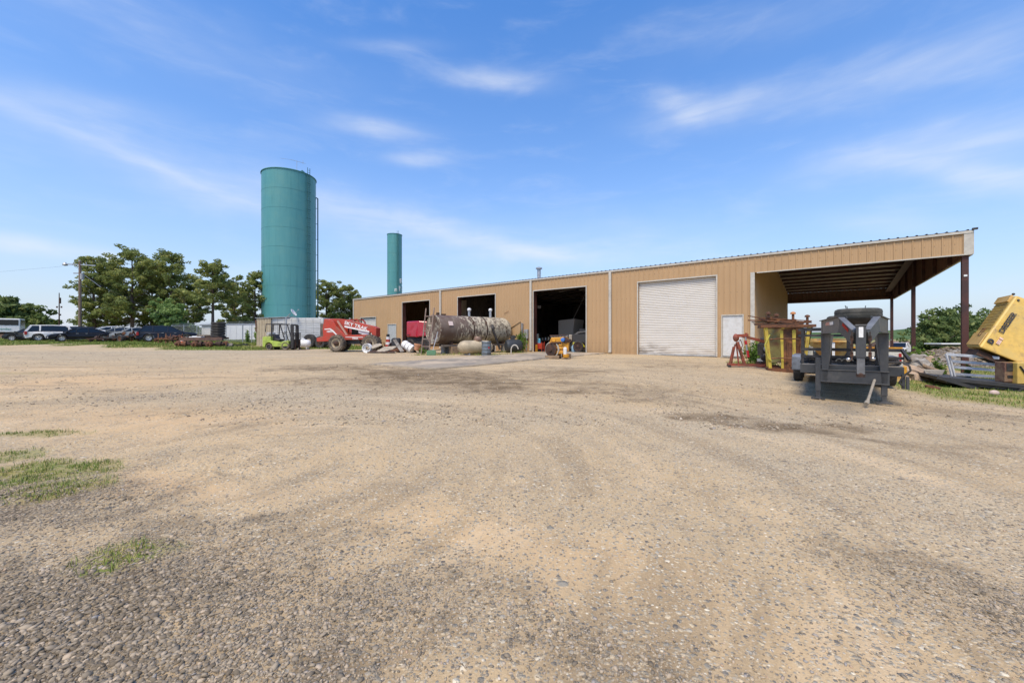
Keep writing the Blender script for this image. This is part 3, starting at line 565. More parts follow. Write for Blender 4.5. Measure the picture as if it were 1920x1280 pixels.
for k, (a, b_, s_, h_) in ops.items():
    fr = .07 if k not in ('walk', 'util') else .06; mb = MB()
    for x in (a-fr/2, b_+fr/2): mb.box((x, -.045, h_/2), (fr, .03, h_))
    mb.box(((a+b_)/2, -.045, h_+fr/2), (b_-a+2*fr, .034, fr)); mb.build('door_frame', M_trim, shop)
    if k in 'ABC' or k == 'big' or k == 'small':   # deep jambs of the roll door openings
        mb = MB(); D = .42
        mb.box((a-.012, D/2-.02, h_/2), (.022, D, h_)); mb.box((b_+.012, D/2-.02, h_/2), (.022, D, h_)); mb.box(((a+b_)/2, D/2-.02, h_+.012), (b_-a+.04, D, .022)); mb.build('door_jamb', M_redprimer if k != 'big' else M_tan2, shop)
def rolldoor(k, slat, name):
    a, b_, s_, h_ = ops[k]; pts = []; n = int(round(h_/slat)); y = .14
    for i in range(n):
        z0 = i*slat
        for f_, d in ((0, 0), (.12, -.022), (.55, -.030), (.85, -.012), (.93, .01)): pts.append((z0+f_*slat, y+d))
    pts.append((n*slat, y)); pts = [q for q in pts if q[0] <= h_+.01]; vs = []
    for z, yy in pts: vs += [(a+.01, yy, z), (b_-.01, yy, z)]
    m = bpy.data.materials.new(name+'_paint'); m.use_nodes = True; t = NT(m.node_tree); b = t.N['Principled BSDF']; oc = t.n('ShaderNodeTexCoord').outputs['Object']; s = t.n('ShaderNodeSeparateXYZ'); t.L.new(oc, s.inputs[0])
    d = t.noise(t.mapping(oc, (.8, 1, 3)), 1.2, 5, .65); low = t.m('MULTIPLY', t.ramp(s.outputs[2], 1.0, .1), t.ramp(d, .4, .65))
    lft = t.m('MULTIPLY', low, t.ramp(s.outputs[0], (a+b_)/2, a+.6))
    c = t.mix(t.m('MULTIPLY', t.ramp(d, .4, .75), .3), (.64, .61, .55), (.46, .42, .35)); c = t.mix(t.m('MULTIPLY', low, .45), c, (.38, .31, .23)); c = t.mix(t.m('MULTIPLY', lft, .75), c, (.12, .10, .085))
    t.L.new(c, b.inputs['Base Color']); b.inputs['Roughness'].default_value = .45
    return MB().mesh(vs, [(2*i, 2*i+1, 2*i+3, 2*i+2) for i in range(len(pts)-1)]).build(name, m, shop)
rolldoor('big', .105, 'roll_up_door'); rolldoor('small', .11, 'roll_up_door')
a, b_, s_, h_ = ops['big']; MB().box(((a+b_)/2, .09, .03), (b_-a-.02, .06, .08)).build('bottom_bar', M_grey, shop)
a, b_, s_, h_ = ops['walk']; wd = MB().box(((a+b_)/2, .02, h_/2+.02), (b_-a-.02, .05, h_-.05)).build('door', mat('white_door', (.62, .62, .59), (.54, .53, .49), rough=.4), shop)
kn = MB().ball((b_-.13, -.045, .98), .035).tube((b_-.13, -.045, .98), (b_-.13, .0, .98), .018).build('handle', M_chrome, wd); 
MB().box(((a+b_)/2, -.06, -.02), (b_-a+.2, .12, .05)).build('door_sill', M_conc, shop)
a, b_, s_, h_ = ops['util']; wd = MB().box(((a+b_)/2, .02, h_/2), (b_-a-.02, .05, h_-.02)).build('door', mat('grey_door', (.42, .44, .43), (.36, .37, .36), rough=.45), shop)
MB().ball((b_-.13, -.03, .98), .035).build('handle', M_chrome, wd)
# floor inside (concrete), closing the workshop part
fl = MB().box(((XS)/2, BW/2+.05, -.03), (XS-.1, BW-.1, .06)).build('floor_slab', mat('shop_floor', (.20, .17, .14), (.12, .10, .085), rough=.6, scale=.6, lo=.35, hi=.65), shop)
# inner dark liner of the rear wall, partitions between the bays
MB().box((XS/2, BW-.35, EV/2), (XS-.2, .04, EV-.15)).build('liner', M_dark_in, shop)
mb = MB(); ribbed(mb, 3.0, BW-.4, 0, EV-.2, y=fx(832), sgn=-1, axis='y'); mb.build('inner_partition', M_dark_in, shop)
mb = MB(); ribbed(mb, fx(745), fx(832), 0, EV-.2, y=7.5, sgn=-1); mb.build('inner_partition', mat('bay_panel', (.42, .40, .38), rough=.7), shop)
# steel: canopy posts, purlins, rafters, bracing rods
def ibeam(mb, x, y, z0, z1, w_=.22, d=.26, t_=.018):
    mb.box((x, y-d/2, (z0+z1)/2), (w_, t_, z1-z0)); mb.box((x, y+d/2, (z0+z1)/2), (w_, t_, z1-z0)); mb.box((x, y, (z0+z1)/2), (t_, d-t_, z1-z0))
for y in (.16, BW/2+.7, BW-.18):
    mb = MB(); mb.box((BL-.17, y, (HB-1.2)/2+.2), (.20, .22, HB+1.6)); mb.box((BL-.17, y, -.62), (.4, .4, .1)); mb.build('canopy_post', M_redprimer, shop)
MB().box((BL-.17, .035, 3.72), (.1, .02, .08)).build('reflector', M_clear, shop)
for x in (BL-.45,):
    for (ya, yb, za, zb) in ((.1, BW/2, EV-.42, RZ-.42), (BW-.1, BW/2, EV-.42, RZ-.42)): MB().bar((x, ya, za), (x, yb, zb), .02, .42, up=(1, 0, 0)).build('rafter', M_redprimer, shop)
for y in (BW*.13, BW*.27, BW*.4, BW*.53, BW*.68, BW*.83): MB().box((BL-.12, y, (HB+RZ-abs(y-BW/2)*PITCH)/2-.04), (.14, .12 if abs(y-BW*.53) > 1 else .3, RZ-abs(y-BW/2)*PITCH-HB)).build('gable_stud', M_redprimer, shop)
n = 16
for i in range(1, n):
    y = BW*i/n; z = RZ-abs(y-BW/2)*PITCH-.14; mb = MB(); mb.box(((XS+BL)/2, y, z), (BL-XS-.2, .02, .19)); mb.box(((XS+BL)/2, y+.03, z-.09), (BL-XS-.2, .07, .015)); mb.build('purlin', M_redprimer, shop)
for y in (.12, BW-.12): MB().box(((XS+BL)/2, y, HB+.12), (BL-XS-.3, .18, .22)).build('header_beam', M_redprimer, shop)
M_rod = mat('pale_rod', (.25, .24, .22), rough=.5)
for (x0, x1, y) in ((fx(1000)-.5, fx(1000)+2.2, 5.), (fx(1040), fx(1040)+3.2, 5), (fx(1075), fx(1075)+3, 5.)): MB().tube((x0, y, .6), (x1, y, EV-.2), .03, 6).build('brace_rod', M_rod, shop)
for x in (fx(1010), fx(1050), fx(1090), fx(890)): MB().tube((x, 3, EV-.75), (x+1.6, 5.0, EV-.1), .05, 6).build('brace_rod', M_rod, shop)
for i in range(1, 12):      # purlins over the shop
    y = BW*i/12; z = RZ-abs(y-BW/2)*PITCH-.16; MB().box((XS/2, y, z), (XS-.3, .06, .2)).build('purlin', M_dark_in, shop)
# vent pipe on the roof, small gadgets on the wall
x = fx(981); mb = MB(); y = 2.2; z = EV+y*PITCH; mb.tube((x, y, z), (x, y, z+1.0), .15, 14); mb.lathe([(.2, 0), (.27, .02), (.27, .12), (.02, .2)], (x, y, z+.98), seg=16); mb.build('vent_pipe', M_galv, shop, smooth=True)
mb = MB(); mb.box((fx(658), -.1, 3.35), (.22, .14, .16)); mb.build('wall_lamp', M_grey, shop)
eb = thing('electric_box', 'tall grey electric cabinet on the tan wall left of the middle open bay', 'electric box', bw(fx(977), -.14, 0), BR)
MB().box((0, 0, fz(977, 623)), (.52, .2, 1.45)).build('cabinet', M_grey, eb, .01); MB().box((0, -.105, fz(977, 623)), (.44, .012, 1.3)).build('door', M_galv, eb)
MB().tube((0, .03, fz(977, 640)), (0, .03, .1), .03).build('conduit', M_galv, eb)
eb = thing('meter_box', 'small grey meter box on the tan wall beside the white downspout', 'electric box', bw(fx(988.5), -.12, 0), BR)
MB().box((0, 0, fz(988, 626)), (.34, .18, .72)).build('cabinet', M_grey, eb, .01); MB().tube((0, 0, fz(988, 626)-.3), (0, 0, .1), .03).build('conduit', M_galv, eb)
MB().tube((fx(955), -.05, fz(955, 583)), (fx(946), -.05, fz(946, 588)), .012, 5).build('cable', M_rust, shop)
# ---------------------------------------------------------------- two teal standpipes
M_teal = bpy.data.materials.new('teal_tank_paint'); M_teal.use_nodes = True; t = NT(M_teal.node_tree); b = t.N['Principled BSDF']
oc = t.n('ShaderNodeTexCoord').outputs['Object']
c = t.mix(t.ramp(t.noise(t.mapping(oc, (1, 1, .12)), .9, 5, .65), .35, .7), (.072, .255, .265), (.088, .28, .285)); c = t.mix(t.m('MULTIPLY', t.ramp(t.noise(oc, .35, 5, .7), .45, .7), .4), c, (.12, .29, .26)); c = t.mix(t.m('MULTIPLY', t.ramp(t.noise(t.mapping(oc, (2.2, 2.2, .10)), 1.2, 5, .7), .5, .75), .5), c, (.04, .16, .165))
t.L.new(c, b.inputs['Base Color']); b.inputs['Roughness'].default_value = .42
M_tealdk = mat('teal_ladder', (.02, .10, .095), rough=.5)
def standpipe(label, D, az_, r, h, zb, ladder_phi, courses, big=True):
    c = (D*math.sin(az_), D*math.cos(az_)); T = thing('water_tower', label, 'water tower', (c[0], c[1], zb), -az_)   # local -y faces the camera
    prof = []; ch = h/courses
    for k in range(courses):
        prof += [(r, k*ch+.0), (r, (k+1)*ch-.05), (r+.02, (k+1)*ch-.045), (r+.02, (k+1)*ch+.0)]
    prof += [(r+.12, h-.12), (r+.12, h), (r*.96, h+.05), (.01, h+r*.12)]
    MB().lathe(prof, seg=96).build('shell', M_teal, T, smooth=True)
    mb = MB()
    for k in range(courses):
        for q in range(5):
            a = q*1.256+(k % 2)*.6; mb.box((math.sin(a)*(r+.005), -math.cos(a)*(r+.005), (k+.5)*ch), (.05, .03, ch-.1), (0, 0, a))
    mb.b.free()
    a = ladder_phi; n = Vector((math.sin(a), -math.cos(a), 0)); tt = Vector((math.cos(a), math.sin(a), 0)); L = MB()
    for s in (-.25, .25): L.bar(n*(r+.35)+tt*s+Vector((0, 0, 2.5)), n*(r+.35)+tt*s+Vector((0, 0, h+1)), .09)
    z = 2.6
    while z < h+.8: L.bar(n*(r+.35)-tt*.25+Vector((0, 0, z)), n*(r+.35)+tt*.25+Vector((0, 0, z)), .035); z += .4
    if big:
        z = 3.
        while z < h:
            L.bar(n*r+Vector((0, 0, z)), n*(r+.4)+Vector((0, 0, z)), .05); z += 1.6
            L.box(tuple(n*(r+.35)+Vector((0, 0, z-.8))), (.9, .06, .1), (0, 0, a))
    L.build('ladder', M_tealdk, T)
    return T, n, tt
D = 86.; R1 = 4.5; zb = .3
hh = CH+(HZ-316)/F*(D-R1)*math.cos(R(29.2))-zb
T, n_, tt_ = standpipe('large teal cylindrical water standpipe with a ladder, standing behind the white trailer', D, -R(29.2), R1, hh, zb, R(40), 9)
mb = MB(); a = R(86); n2 = Vector((math.sin(a), -math.cos(a), 0))      # overflow pipe on the right side
mb.tube(n2*(R1+.32)+Vector((0, 0, .5)), n2*(R1+.32)+Vector((0, 0, hh-3.3)), .11, 10)
for k in range(9): mb.bar(n2*R1+Vector((0, 0, 2+k*3.)), n2*(R1+.36)+Vector((0, 0, 2+k*3.)), .07)
mb.tube(n2*(R1+.32)+Vector((0, 0, hh-3.3)), n2*(R1)+Vector((0, 0, hh-3.2)), .11, 8); mb.build('overflow_pipe', M_tealdk, T)
MB().tube((1.2, -3, hh), (1.2, -3, hh+2.2), .035, 6).bar((.2, -3, hh+2.2), (2.6, -3, hh+2.0), .05).bar((2.2, -3, hh+1.8), (2.2, -3, hh+2.5), .05).bar((-1.5, -3, hh+2.1), (.2, -3, hh+2.2), .03).build('antenna', M_galv, T)
mb = MB(); a = R(38); mb.lathe([(.5, 0), (.5, .5), (.05, .9)], tuple(Vector((math.sin(a)*(R1-1.1), -math.cos(a)*(R1-1.1), hh-.1))), seg=14); mb.build('roof_hatch', M_tealdk, T)
D2_ = 150.; R2 = D2_*math.sin(R(.985)); h2 = CH+(HZ-437)/F*(D2_-R2)*math.cos(R(16.4))-.3
T2, n_, tt_ = standpipe('distant slim teal standpipe with white letters, rising behind the workshop roof', D2_, -R(16.42), R2, h2, .3, R(22), 11, False)
for ch_, py, px in (('R', 527, 750), ('N', 541.5, 750)):
    zc = (CH+(HZ-py)/F*(D2_-R2*.5)*math.cos(R(16.4)))-.3; a = R(62)
    n2 = Vector((math.sin(a), -math.cos(a), 0)); text(ch_, 2.5, M_white, T2, frame(n2*(R2+.05)+Vector((0, 0, zc)), (math.cos(a), math.sin(a), 0), (0, 0, 1)), bend=R2+.03, sx=1.5, ext=.05, off=.02)
zc = (CH+(HZ-543.5)/F*(D2_-R2*.6)*math.cos(R(16.4)))-.3; a = R(10)
text('n', 2.2, M_white, T2, frame(Vector((math.sin(a)*(R2+.05), -math.cos(a)*(R2+.05), zc)), (math.cos(a), math.sin(a), 0), (0, 0, 1)), bend=R2+.03, sx=1.0, ext=.05, off=.04)
MB().box((-.5, 0, h2+.3), (.1, .1, .9)).box((.8, 0, h2+.4), (.3, .3, .5)).build('antenna', M_galv, T2)
# ---------------------------------------------------------------- trees
def leafmat(name, cs):
    m = bpy.data.materials.new(name); m.use_nodes = True; t = NT(m.node_tree); b = t.N['Principled BSDF']; a = t.n('ShaderNodeAttribute'); a.attribute_name = 'tone'
    t.L.new(t.cramp(a.outputs['Fac'], [(0, cs[0]), (.5, cs[1]), (1, cs[2])]), b.inputs['Base Color']); b.inputs['Roughness'].default_value = .6; b.inputs['Specular IOR Level'].default_value = .25
    tr = t.n('ShaderNodeBsdfTranslucent'); t.L.new(b.inputs['Base Color'].links[0].from_socket, tr.inputs[0]); mx = t.n('ShaderNodeMixShader'); mx.inputs[0].default_value = .42
    t.L.new(b.outputs[0], mx.inputs[1]); t.L.new(tr.outputs[0], mx.inputs[2]); t.L.new(mx.outputs[0], [n for n in t.N if n.type == 'OUTPUT_MATERIAL'][0].inputs[0]); return m
L_pine = leafmat('pine_needles', ((.12, .16, .05), (.24, .285, .08), (.42, .42, .13)))
L_oak = leafmat('oak_leaves', ((.07, .115, .035), (.14, .20, .06), (.26, .30, .10)))
L_soft = leafmat('willow_leaves', ((.10, .18, .055), (.19, .29, .08), (.28, .38, .12)))
L_weed = leafmat('weed_leaves', ((.06, .12, .02), (.13, .23, .035), (.25, .34, .07)))
M_bark = mat('bark', (.085, .06, .045), (.14, .10, .075), rough=.95, scale=3, stretch=(1, 1, .3), bump=.5)
def leaves(name, cl, size, per, m, parent=None, flat=1.0):
    """cl: list of (centre, (rx,ry,rz), tone)"""
    C_ = np.array([c[0] for c in cl]); Rr = np.array([c[1] for c in cl]); tn = np.array([c[2] for c in cl]); vol = (Rr.prod(1))**(2/3); n = np.maximum(8, (per*vol/vol.mean())).astype(int)
    idx = np.repeat(np.arange(len(cl)), n); N = len(idx); d = RNG.normal(0, 1, (N, 3)); d /= np.linalg.norm(d, axis=1)[:, None]; rad = RNG.uniform(.35, 1, N)**.5
    p = C_[idx]+d*Rr[idx]*rad[:, None]; nv = d+RNG.normal(0, .8, (N, 3)); nv[:, 2] = nv[:, 2]*flat+.3; nv /= np.linalg.norm(nv, axis=1)[:, None]
    r_ = RNG.normal(0, 1, (N, 3)); u = np.cross(nv, r_); u /= np.linalg.norm(u, axis=1)[:, None]; v = np.cross(nv, u); s = size*RNG.uniform(.4, 1.6, N)[:, None]
    V = np.stack([p-u*s, p-v*s*.45, p+u*s, p+v*s*.45], 1).reshape(-1, 3); Fq = (np.arange(N)*4)[:, None]+np.array([[0, 1, 2, 3]])
    tone = np.clip(tn[idx]+RNG.normal(0, .16, N), 0, 1); return np_mesh(name, V, Fq, m, parent, dict(tone=np.repeat(tone, 4)))
def limb(mb, pts, r0, r1, seg=7):
    n = len(pts)-1
    for i in range(n): mb.tube(pts[i], pts[i+1], r0+(r1-r0)*i/n, seg, r2=r0+(r1-r0)*(i+1)/n, cap=False)
def tree(name, label, x, y, h, wd, kind, seed, group='pines beyond the parked cars', bare=.25, per=60, lean=0.0, size=None, dens=1.0):
    rd = random.Random(seed); T = thing(name, label, 'tree', (x, y, gz(x, y)-.1), 0, group); mb = MB(); cl = []; r0 = h*.018+.06
    m = {'pine': L_pine, 'oak': L_oak, 'soft': L_soft}[kind]
    tp = [Vector((lean*k/8*h*.1+rd.uniform(-.1, .1)*h*.05, rd.uniform(-.1, .1)*h*.04, h*k/8*.97)) for k in range(9)]; tp[0] = Vector((0, 0, -.3))
    def at_(f): f = f*8; i = min(7, int(f)); return tp[i].lerp(tp[i+1], f-i)
    if kind == 'pine':
        limb(mb, tp, r0, r0*.15)
        nb_ = int(h*4.6*dens)
        for k in range(nb_):
            f = bare+(1-bare)*(k+rd.random())/nb_; a = rd.uniform(0, 6.283); prof = math.sin(min(1, (1-f)/(1-bare)*1.25+.16)*math.pi*.62)*(.75+.5*rd.random())
            L = wd/2*max(.15, prof)*rd.uniform(.4, 1.2); up = rd.uniform(-.05, .35)+f*.25; p0 = at_(f); dr = Vector((math.cos(a), math.sin(a), up)); p1 = p0+dr*L*.55; p2 = p0+dr*L+Vector((0, 0, L*.12))
            limb(mb, [p0, p1, p2], r0*.22*(1.2-f), .03, 5); nn = max(2, int(L*1.5))
            for q in range(nn):
                g = .4+.6*(q+rd.random())/nn; c = p0.lerp(p2, g)+Vector((rd.uniform(-.5, .5), rd.uniform(-.5, .5), rd.uniform(-.1, .45))); rr_ = rd.uniform(.35, .9)*(h/17)
                cl.append((tuple(c), (rr_, rr_, rr_*.62), min(1, max(0, rd.gauss(.42, .22)+.15*(f-.5)))))
        cl.append((tuple(tp[8]), (.7, .7, .7), .6))
    else:
        hb = h*(bare+.1); limb(mb, [p for p in tp if p.z < hb]+[at_(bare+.12)], r0*1.4, r0*.8); top = at_(bare+.1); nl = int(9*dens)+3
        for k in range(nl):
            a = 6.283*k/nl+rd.uniform(-.4, .4); e = rd.uniform(.1, 1.35); L0 = Vector((math.cos(a)*math.cos(e)*wd*.5, math.sin(a)*math.cos(e)*wd*.5, math.sin(e)*(h*(1-bare)-.1*h)*.95)); s_ = top-Vector((0, 0, rd.uniform(0, .12)*h)); p1 = s_+L0*.5+Vector((0, 0, .04*h)); p2 = s_+L0*rd.uniform(.8, 1.0)
            limb(mb, [s_, p1, p2], r0*.5, .04, 6)
            for q in range(int(11*dens)+2):
                g = rd.uniform(.35, 1.05); c = s_.lerp(p2, g)+Vector((rd.gauss(0, 1), rd.gauss(0, 1), rd.gauss(0, .8)))*wd*.09; rr_ = wd*rd.uniform(.055, .115)
                cl.append((tuple(c), (rr_, rr_, rr_*.7), min(1, max(0, rd.gauss(.45, .22)))))
    mb.build('trunk', M_bark, T, smooth=False); leaves('crown', cl, size or (.165 if kind == 'pine' else .26)*(h/16)**.3, per, m, T, .8); return T
def TP(px, Y, top): x = (px-960)/F*Y; return x, Y, (HZ-top)/F*Y+CH-gz(x, Y)
pines = [(176, 74, 482, 6.6, 'broad dark pine behind the utility pole, leftmost of the pine row', .12), (210, 78, 492, 8, 'dark full pine just right of the utility pole', .12), (248, 74, 469, 9.5, 'tallest broad pine in the middle of the row, its trunk behind the dark cars', .2),
         (285, 80, 500, 8, 'mid height pine filling the row between the two tallest crowns', .1), (322, 76, 474, 8, 'tall pine with an open rounded top right of the tallest one', .25), (345, 72, 545, 6.5, 'short pine with low green boughs left of the slender bare trunk', .25), (362, 80, 520, 6, 'yellow green pine leaning over the fence left of the slender pine', .3),
         (399, 66, 494, 6.6, 'slender pine with a long bare trunk behind the stack of tyres', .42), (440, 74, 534, 6.6, 'low spreading pine between the slender pine and the big standpipe', .25), (478, 72, 513, 7.0, 'pine half hidden by the left edge of the big standpipe', .15), (612, 92, 528, 8.5, 'pine touching the right edge of the big standpipe', .15), (645, 96, 537, 8, 'pine rising behind the left corner of the workshop', .15), (662, 99, 547, 7, 'small pine top just above the left corner of the workshop roof', .15), (455, 88, 545, 8, 'dim pine farther back left of the big standpipe', .15)]
for i, (px, Y, top, wd, lb, br) in enumerate(pines):
    x, y, h = TP(px, Y, top); tree('pine_tree', lb, x, y, h, wd, 'pine', 100+i, bare=br, per=66, dens=1.25 if br < .2 else 1.0)
x, y, h = TP(318, 58, 548); tree('willow_tree', 'soft light green young tree standing in front of the pines', x, y, h, 5.2, 'soft', 5, group=None, bare=.12, per=60, size=.2, dens=1.2)
for i, (px, Y, top, wd, lb) in enumerate([(12, 78, 556, 9, 'dark oak at the left edge behind the brown fence'), (48, 80, 563, 8.5, 'rounded dark oak right of the left edge behind the brown fence')]):
    x, y, h = TP(px, Y, top); tree('oak_tree', lb, x, y, h, wd, 'oak', 20+i, group='dark oaks at the left edge', bare=.15, per=60, size=.34, dens=1.3)
for i, (px, Y, top, wd, lb, sd_) in enumerate([(1792, 62, 569, 11, 'tall oak with an airy crown behind the front canopy post', 31), (1752, 58, 578, 5.5, 'small airy oak left of the tall one, beyond the gravel mound', 32), (1838, 66, 584, 10, 'full dark oak between the canopy post and the yellow machine', 33), (1880, 60, 590, 9, 'dark oak showing above the yellow machine', 34), (1915, 60, 575, 9, 'oak behind the top of the yellow machine', 35)]):
    x, y, h = TP(px, Y, top); tree('oak_tree', lb, x, y, h, wd, 'oak', sd_, group='oaks beyond the gravel mound', bare=.1, per=60, size=.27, dens=1.25)
for i, (px, Y, top, wd) in enumerate([(1768, 150, 622, 16), (1815, 150, 616, 20), (1860, 140, 614, 18)]):
    x, y, h = TP(px, Y, top); tree('shrub_tree', ['low bushy tree at the foot of the airy oaks', 'low bushy tree behind the front canopy post', 'low bushy tree behind the left corner of the yellow machine'][i], x, y, h, wd, 'oak', 50+i, group='low trees at the back right', bare=.02, per=70, size=.34, dens=1.2)
for i, (px, Y, top) in enumerate([(378, 120, 608), (500, 130, 600), (420, 125, 606)]):
    x, y, h = TP(px, Y, top); tree('shrub_tree', ['small distant tree beyond the chain link fence', 'distant tree behind the beige container', 'distant bushy tree right of the slender pine'][i], x, y, max(3, h), 8, 'oak', 60+i, group='distant trees on the left', bare=.05, per=40, size=.5)
# wooded hills, real terrain far behind
M_hill = bpy.data.materials.new('wooded_hill'); M_hill.use_nodes = True; t = NT(M_hill.node_tree); b = t.N['Principled BSDF']; pos = t.n('ShaderNodeNewGeometry').outputs['Position']
c = t.mix(t.ramp(t.noise(pos, .13, 5, .75), .35, .65), (.05, .095, .045), (.11, .16, .075)); t.L.new(c, b.inputs['Base Color']); b.inputs['Roughness'].default_value = 1; b.inputs['Specular IOR Level'].default_value = 0
xs_ = np.linspace(-900, 1500, 500); ys_ = np.linspace(520, 900, 60); HX, HY = np.meshgrid(xs_, ys_)
prof = 1.5*np.interp(HX/HY, [-1.3, -.9, 0, .9, .97, 1.05, 1.15, 1.3, 1.6, 2], [3, 2, 3, 8, 11, 16, 18, 20, 26, 30])
hz = prof*np.sin(np.clip((HY-520)/160, 0, 1)*math.pi/2)*(520/520)+(vnoise(HX, HY, 9, 3)-.5)*3.2*np.clip((HY-520)/30, 0, 1)+(vnoise(HX, HY, 60, 4)-.5)*3
V = np.stack([HX, HY, hz-1.5], -1).reshape(-1, 3); k = np.arange(59)[:, None]*500+np.arange(499)[None]; k = k.ravel()
tag(np_mesh('hills', V, np.stack([k, k+1, k+501, k+500], -1), M_hill), kind='structure')
# ---------------------------------------------------------------- far buildings on the right
M_broof = mat('brown_shingle', (.20, .13, .10), (.15, .10, .08), rough=.9); M_cream = mat('cream_siding', (.55, .47, .38), rough=.8)
def house(px, Y, w_, h, d, lb, rz=0.0):
    T = thing('house', lb, 'house', P(px, Y), rz, 'houses far behind on the right'); MB().box((0, 0, h/2-.5), (w_, d, h+1)).build('wall', M_cream, T)
    MB().prism([(-d/2-.5, h), (d/2+.5, h), (0, h+1.9)], -w_/2-.4, w_/2+.4, Matrix.Rotation(R(90), 4, 'Z')).build('roof', M_broof, T)
    for k in range(4): MB().box((-w_/2+w_*(k+.5)/4, -d/2-.03, h*.45), (w_*.1, .06, h*.35)).build('window', glass(), T)
house(1672, 120, 9, 2.4, 8, 'brown roofed house left of the back canopy post'); house(1703, 126, 10, 2.4, 8, 'brown roofed house showing between two canopy posts'); house(1735, 118, 9, 2.3, 8, 'brown roofed house right of the middle canopy post'); house(1770, 110, 10, 2.3, 8, 'brown roofed house behind the gravel mound')
T = thing('long_trailer', 'long low white flat trailer parked behind the gravel mound', 'trailer', P(1785, 52)+Vector((0, 0, .3)), R(-6)); MB().box((0, 0, 1.55), (4.6, 2.4, .14)).build('deck', M_white, T); MB().box((0, 0, 1.35), (4.2, 1.2, .2)).build('frame', M_black, T)
for sx_ in (-2, -1.0, 2.2): MB().lathe([(.05, -.15), (.45, -.15), (.45, .15), (.05, .15)], (sx_, -1.05, .46), (0, 1, 0), 16).build('wheel', M_tyre, T)
# ---------------------------------------------------------------- poles, wires, fences on the left
M_pole = mat('pole_wood', (.20, .14, .10), (.14, .10, .075), rough=.9, stretch=(1, 1, .2))
U = thing('utility_pole', 'wooden utility pole with a long crossarm and yard lamp in front of the pines', 'pole', P(150, 56)); H = CH+(HZ-489)/F*56-U.location.z; k = 56/F
MB().tube((0, 0, -.4), (0, 0, H), .2, 12, r2=.14).build('shaft', M_pole, U)
MB().box((0, 0, H-.55), (58*k*1.0, .12, .14), (0, R(3), 0)).build('crossarm', M_galv, U); MB().box((-.4, 0, H-1.75), (1.0, .1, .1)).build('crossarm', M_pole, U)
MB().bar((.1, 0, H-1.6), (2.3, .6, H-3.6), .04).build('brace', M_galv, U)
MB().lathe([(.05, .3), (.16, .2), (.3, 0), (.28, -.12), (.02, -.2)], (-2.1, 0, H-.5), seg=14).build('lamp', M_galv, U)
for i in range(3): MB().tube((-.9+i*.9, 0, H-.5), (-.9+i*.9, 0, H-.2), .05, 8).build('insulator', M_grey, U)
MB().tube((.3, 0, H-2.6), (.3, 0, H-1.8), .22, 12).build('transformer', M_grey, U)
U2 = thing('radio_mast', 'thin dark mast with small brackets, left of the utility pole', 'mast', P(111, 62)); H2 = CH+(HZ-549)/F*62-U2.location.z; k2 = 62/F
mb = MB(); mb.tube((0, 0, 0), (0, 0, H2), .1, 8, r2=.05); [mb.box((s*.35, 0, H2-2.2), (.18, .1, .25)) for s in (-1, 1)]; mb.bar((-.4, 0, H2-2.1), (.4, 0, H2-2.1), .04); mb.box((.12, 0, H2-1.2), (.18, .18, .9)); mb.box((.1, 0, H2-3.4), (.2, .2, .25)); mb.build('mast', M_drust, U2)
U3 = thing('radio_mast', 'faint distant mast between the oaks and the taller mast', 'mast', P(94, 95)); H3 = CH+(HZ-588)/F*95-U3.location.z
mb = MB(); mb.tube((0, 0, 0), (0, 0, H3), .09, 6, r2=.03); mb.box((0, 0, H3*.6), (.3, .1, .4)); mb.build('mast', M_galv, U3)
def wire(lb, a, b_, sag, r=.02):
    a, b_ = Vector(a), Vector(b_); pts = [a.lerp(b_, i/24)-Vector((0, 0, sag*4*(i/24)*(1-i/24))) for i in range(25)]; o = MB().path(pts, r, 5).build('power_line', M_black); return tag(o, lb, 'wire')
wire('thin wire running left from the utility pole out of the frame', P(150, 56, CH+(HZ-496)/F*56), P(-900, 75, 11), 1.5, .008); wire('thin wire running right from the pole in front of the pines', P(150, 56, CH+(HZ-512)/F*56), P(335, 46, CH+(HZ-602)/F*46), .3, .007)
BF = thing('board_fence', 'brown board fence with a pale post behind the white truck at the left edge', 'fence', P(35, 62), R(35))
MB().box((0, 0, .95), (11, .06, 1.7)).build('board_panel', mat('brown_boards', (.27, .17, .115), (.2, .13, .09), rough=.85, stretch=(6, 1, .5)), BF); MB().box((-.3, -.06, 1.0), (.35, .12, 1.9)).build('post', M_trim, BF)
M_mesh = bpy.data.materials.new('chain_link'); M_mesh.use_nodes = True; t = NT(M_mesh.node_tree); b = t.N['Principled BSDF']; oc = t.n('ShaderNodeTexCoord').outputs['Object']; s = t.n('ShaderNodeSeparateXYZ'); t.L.new(oc, s.inputs[0])
def dg(sg): return t.m('LESS_THAN', t.m('FRACT', t.m('MULTIPLY', t.m('MULTIPLY_ADD', s.outputs[2], sg, s.outputs[0]), 12.0)), .10)
al = t.m('MAXIMUM', dg(1.0), dg(-1.0)); b.inputs['Base Color'].default_value = (.35, .36, .36, 1); t.L.new(al, b.inputs['Alpha'])
def clfence(lb, a, b_, h=2.1, n=6):
    a, b_ = Vector(a), Vector(b_); d = (b_-a).xy; L = d.length; T = thing('chain_link_fence', lb, 'fence', (a.x, a.y, a.z), math.atan2(d.y, d.x)); dz = (b_.z-a.z)
    MB().quad((0, 0, 0), (L, 0, dz), (L, 0, dz+h), (0, 0, h)).build('wire_mesh', M_mesh, T)
    MB().tube((0, 0, h), (L, 0, h+dz), .03, 6).build('top_rail', M_galv, T)
    for i in range(n+1): f = i/n; MB().tube((L*f, 0, dz*f-.2), (L*f, 0, dz*f+h+.12), .06 if i in (0, n) else .04, 8).build('post', M_galv, T)
    mb = MB()
    for k in range(3): mb.tube((0, .05*k, h+.1+.1*k), (L, .05*k, h+.1+.1*k+dz), .008, 4)
    mb.build('barbed_wire', M_galv, T)
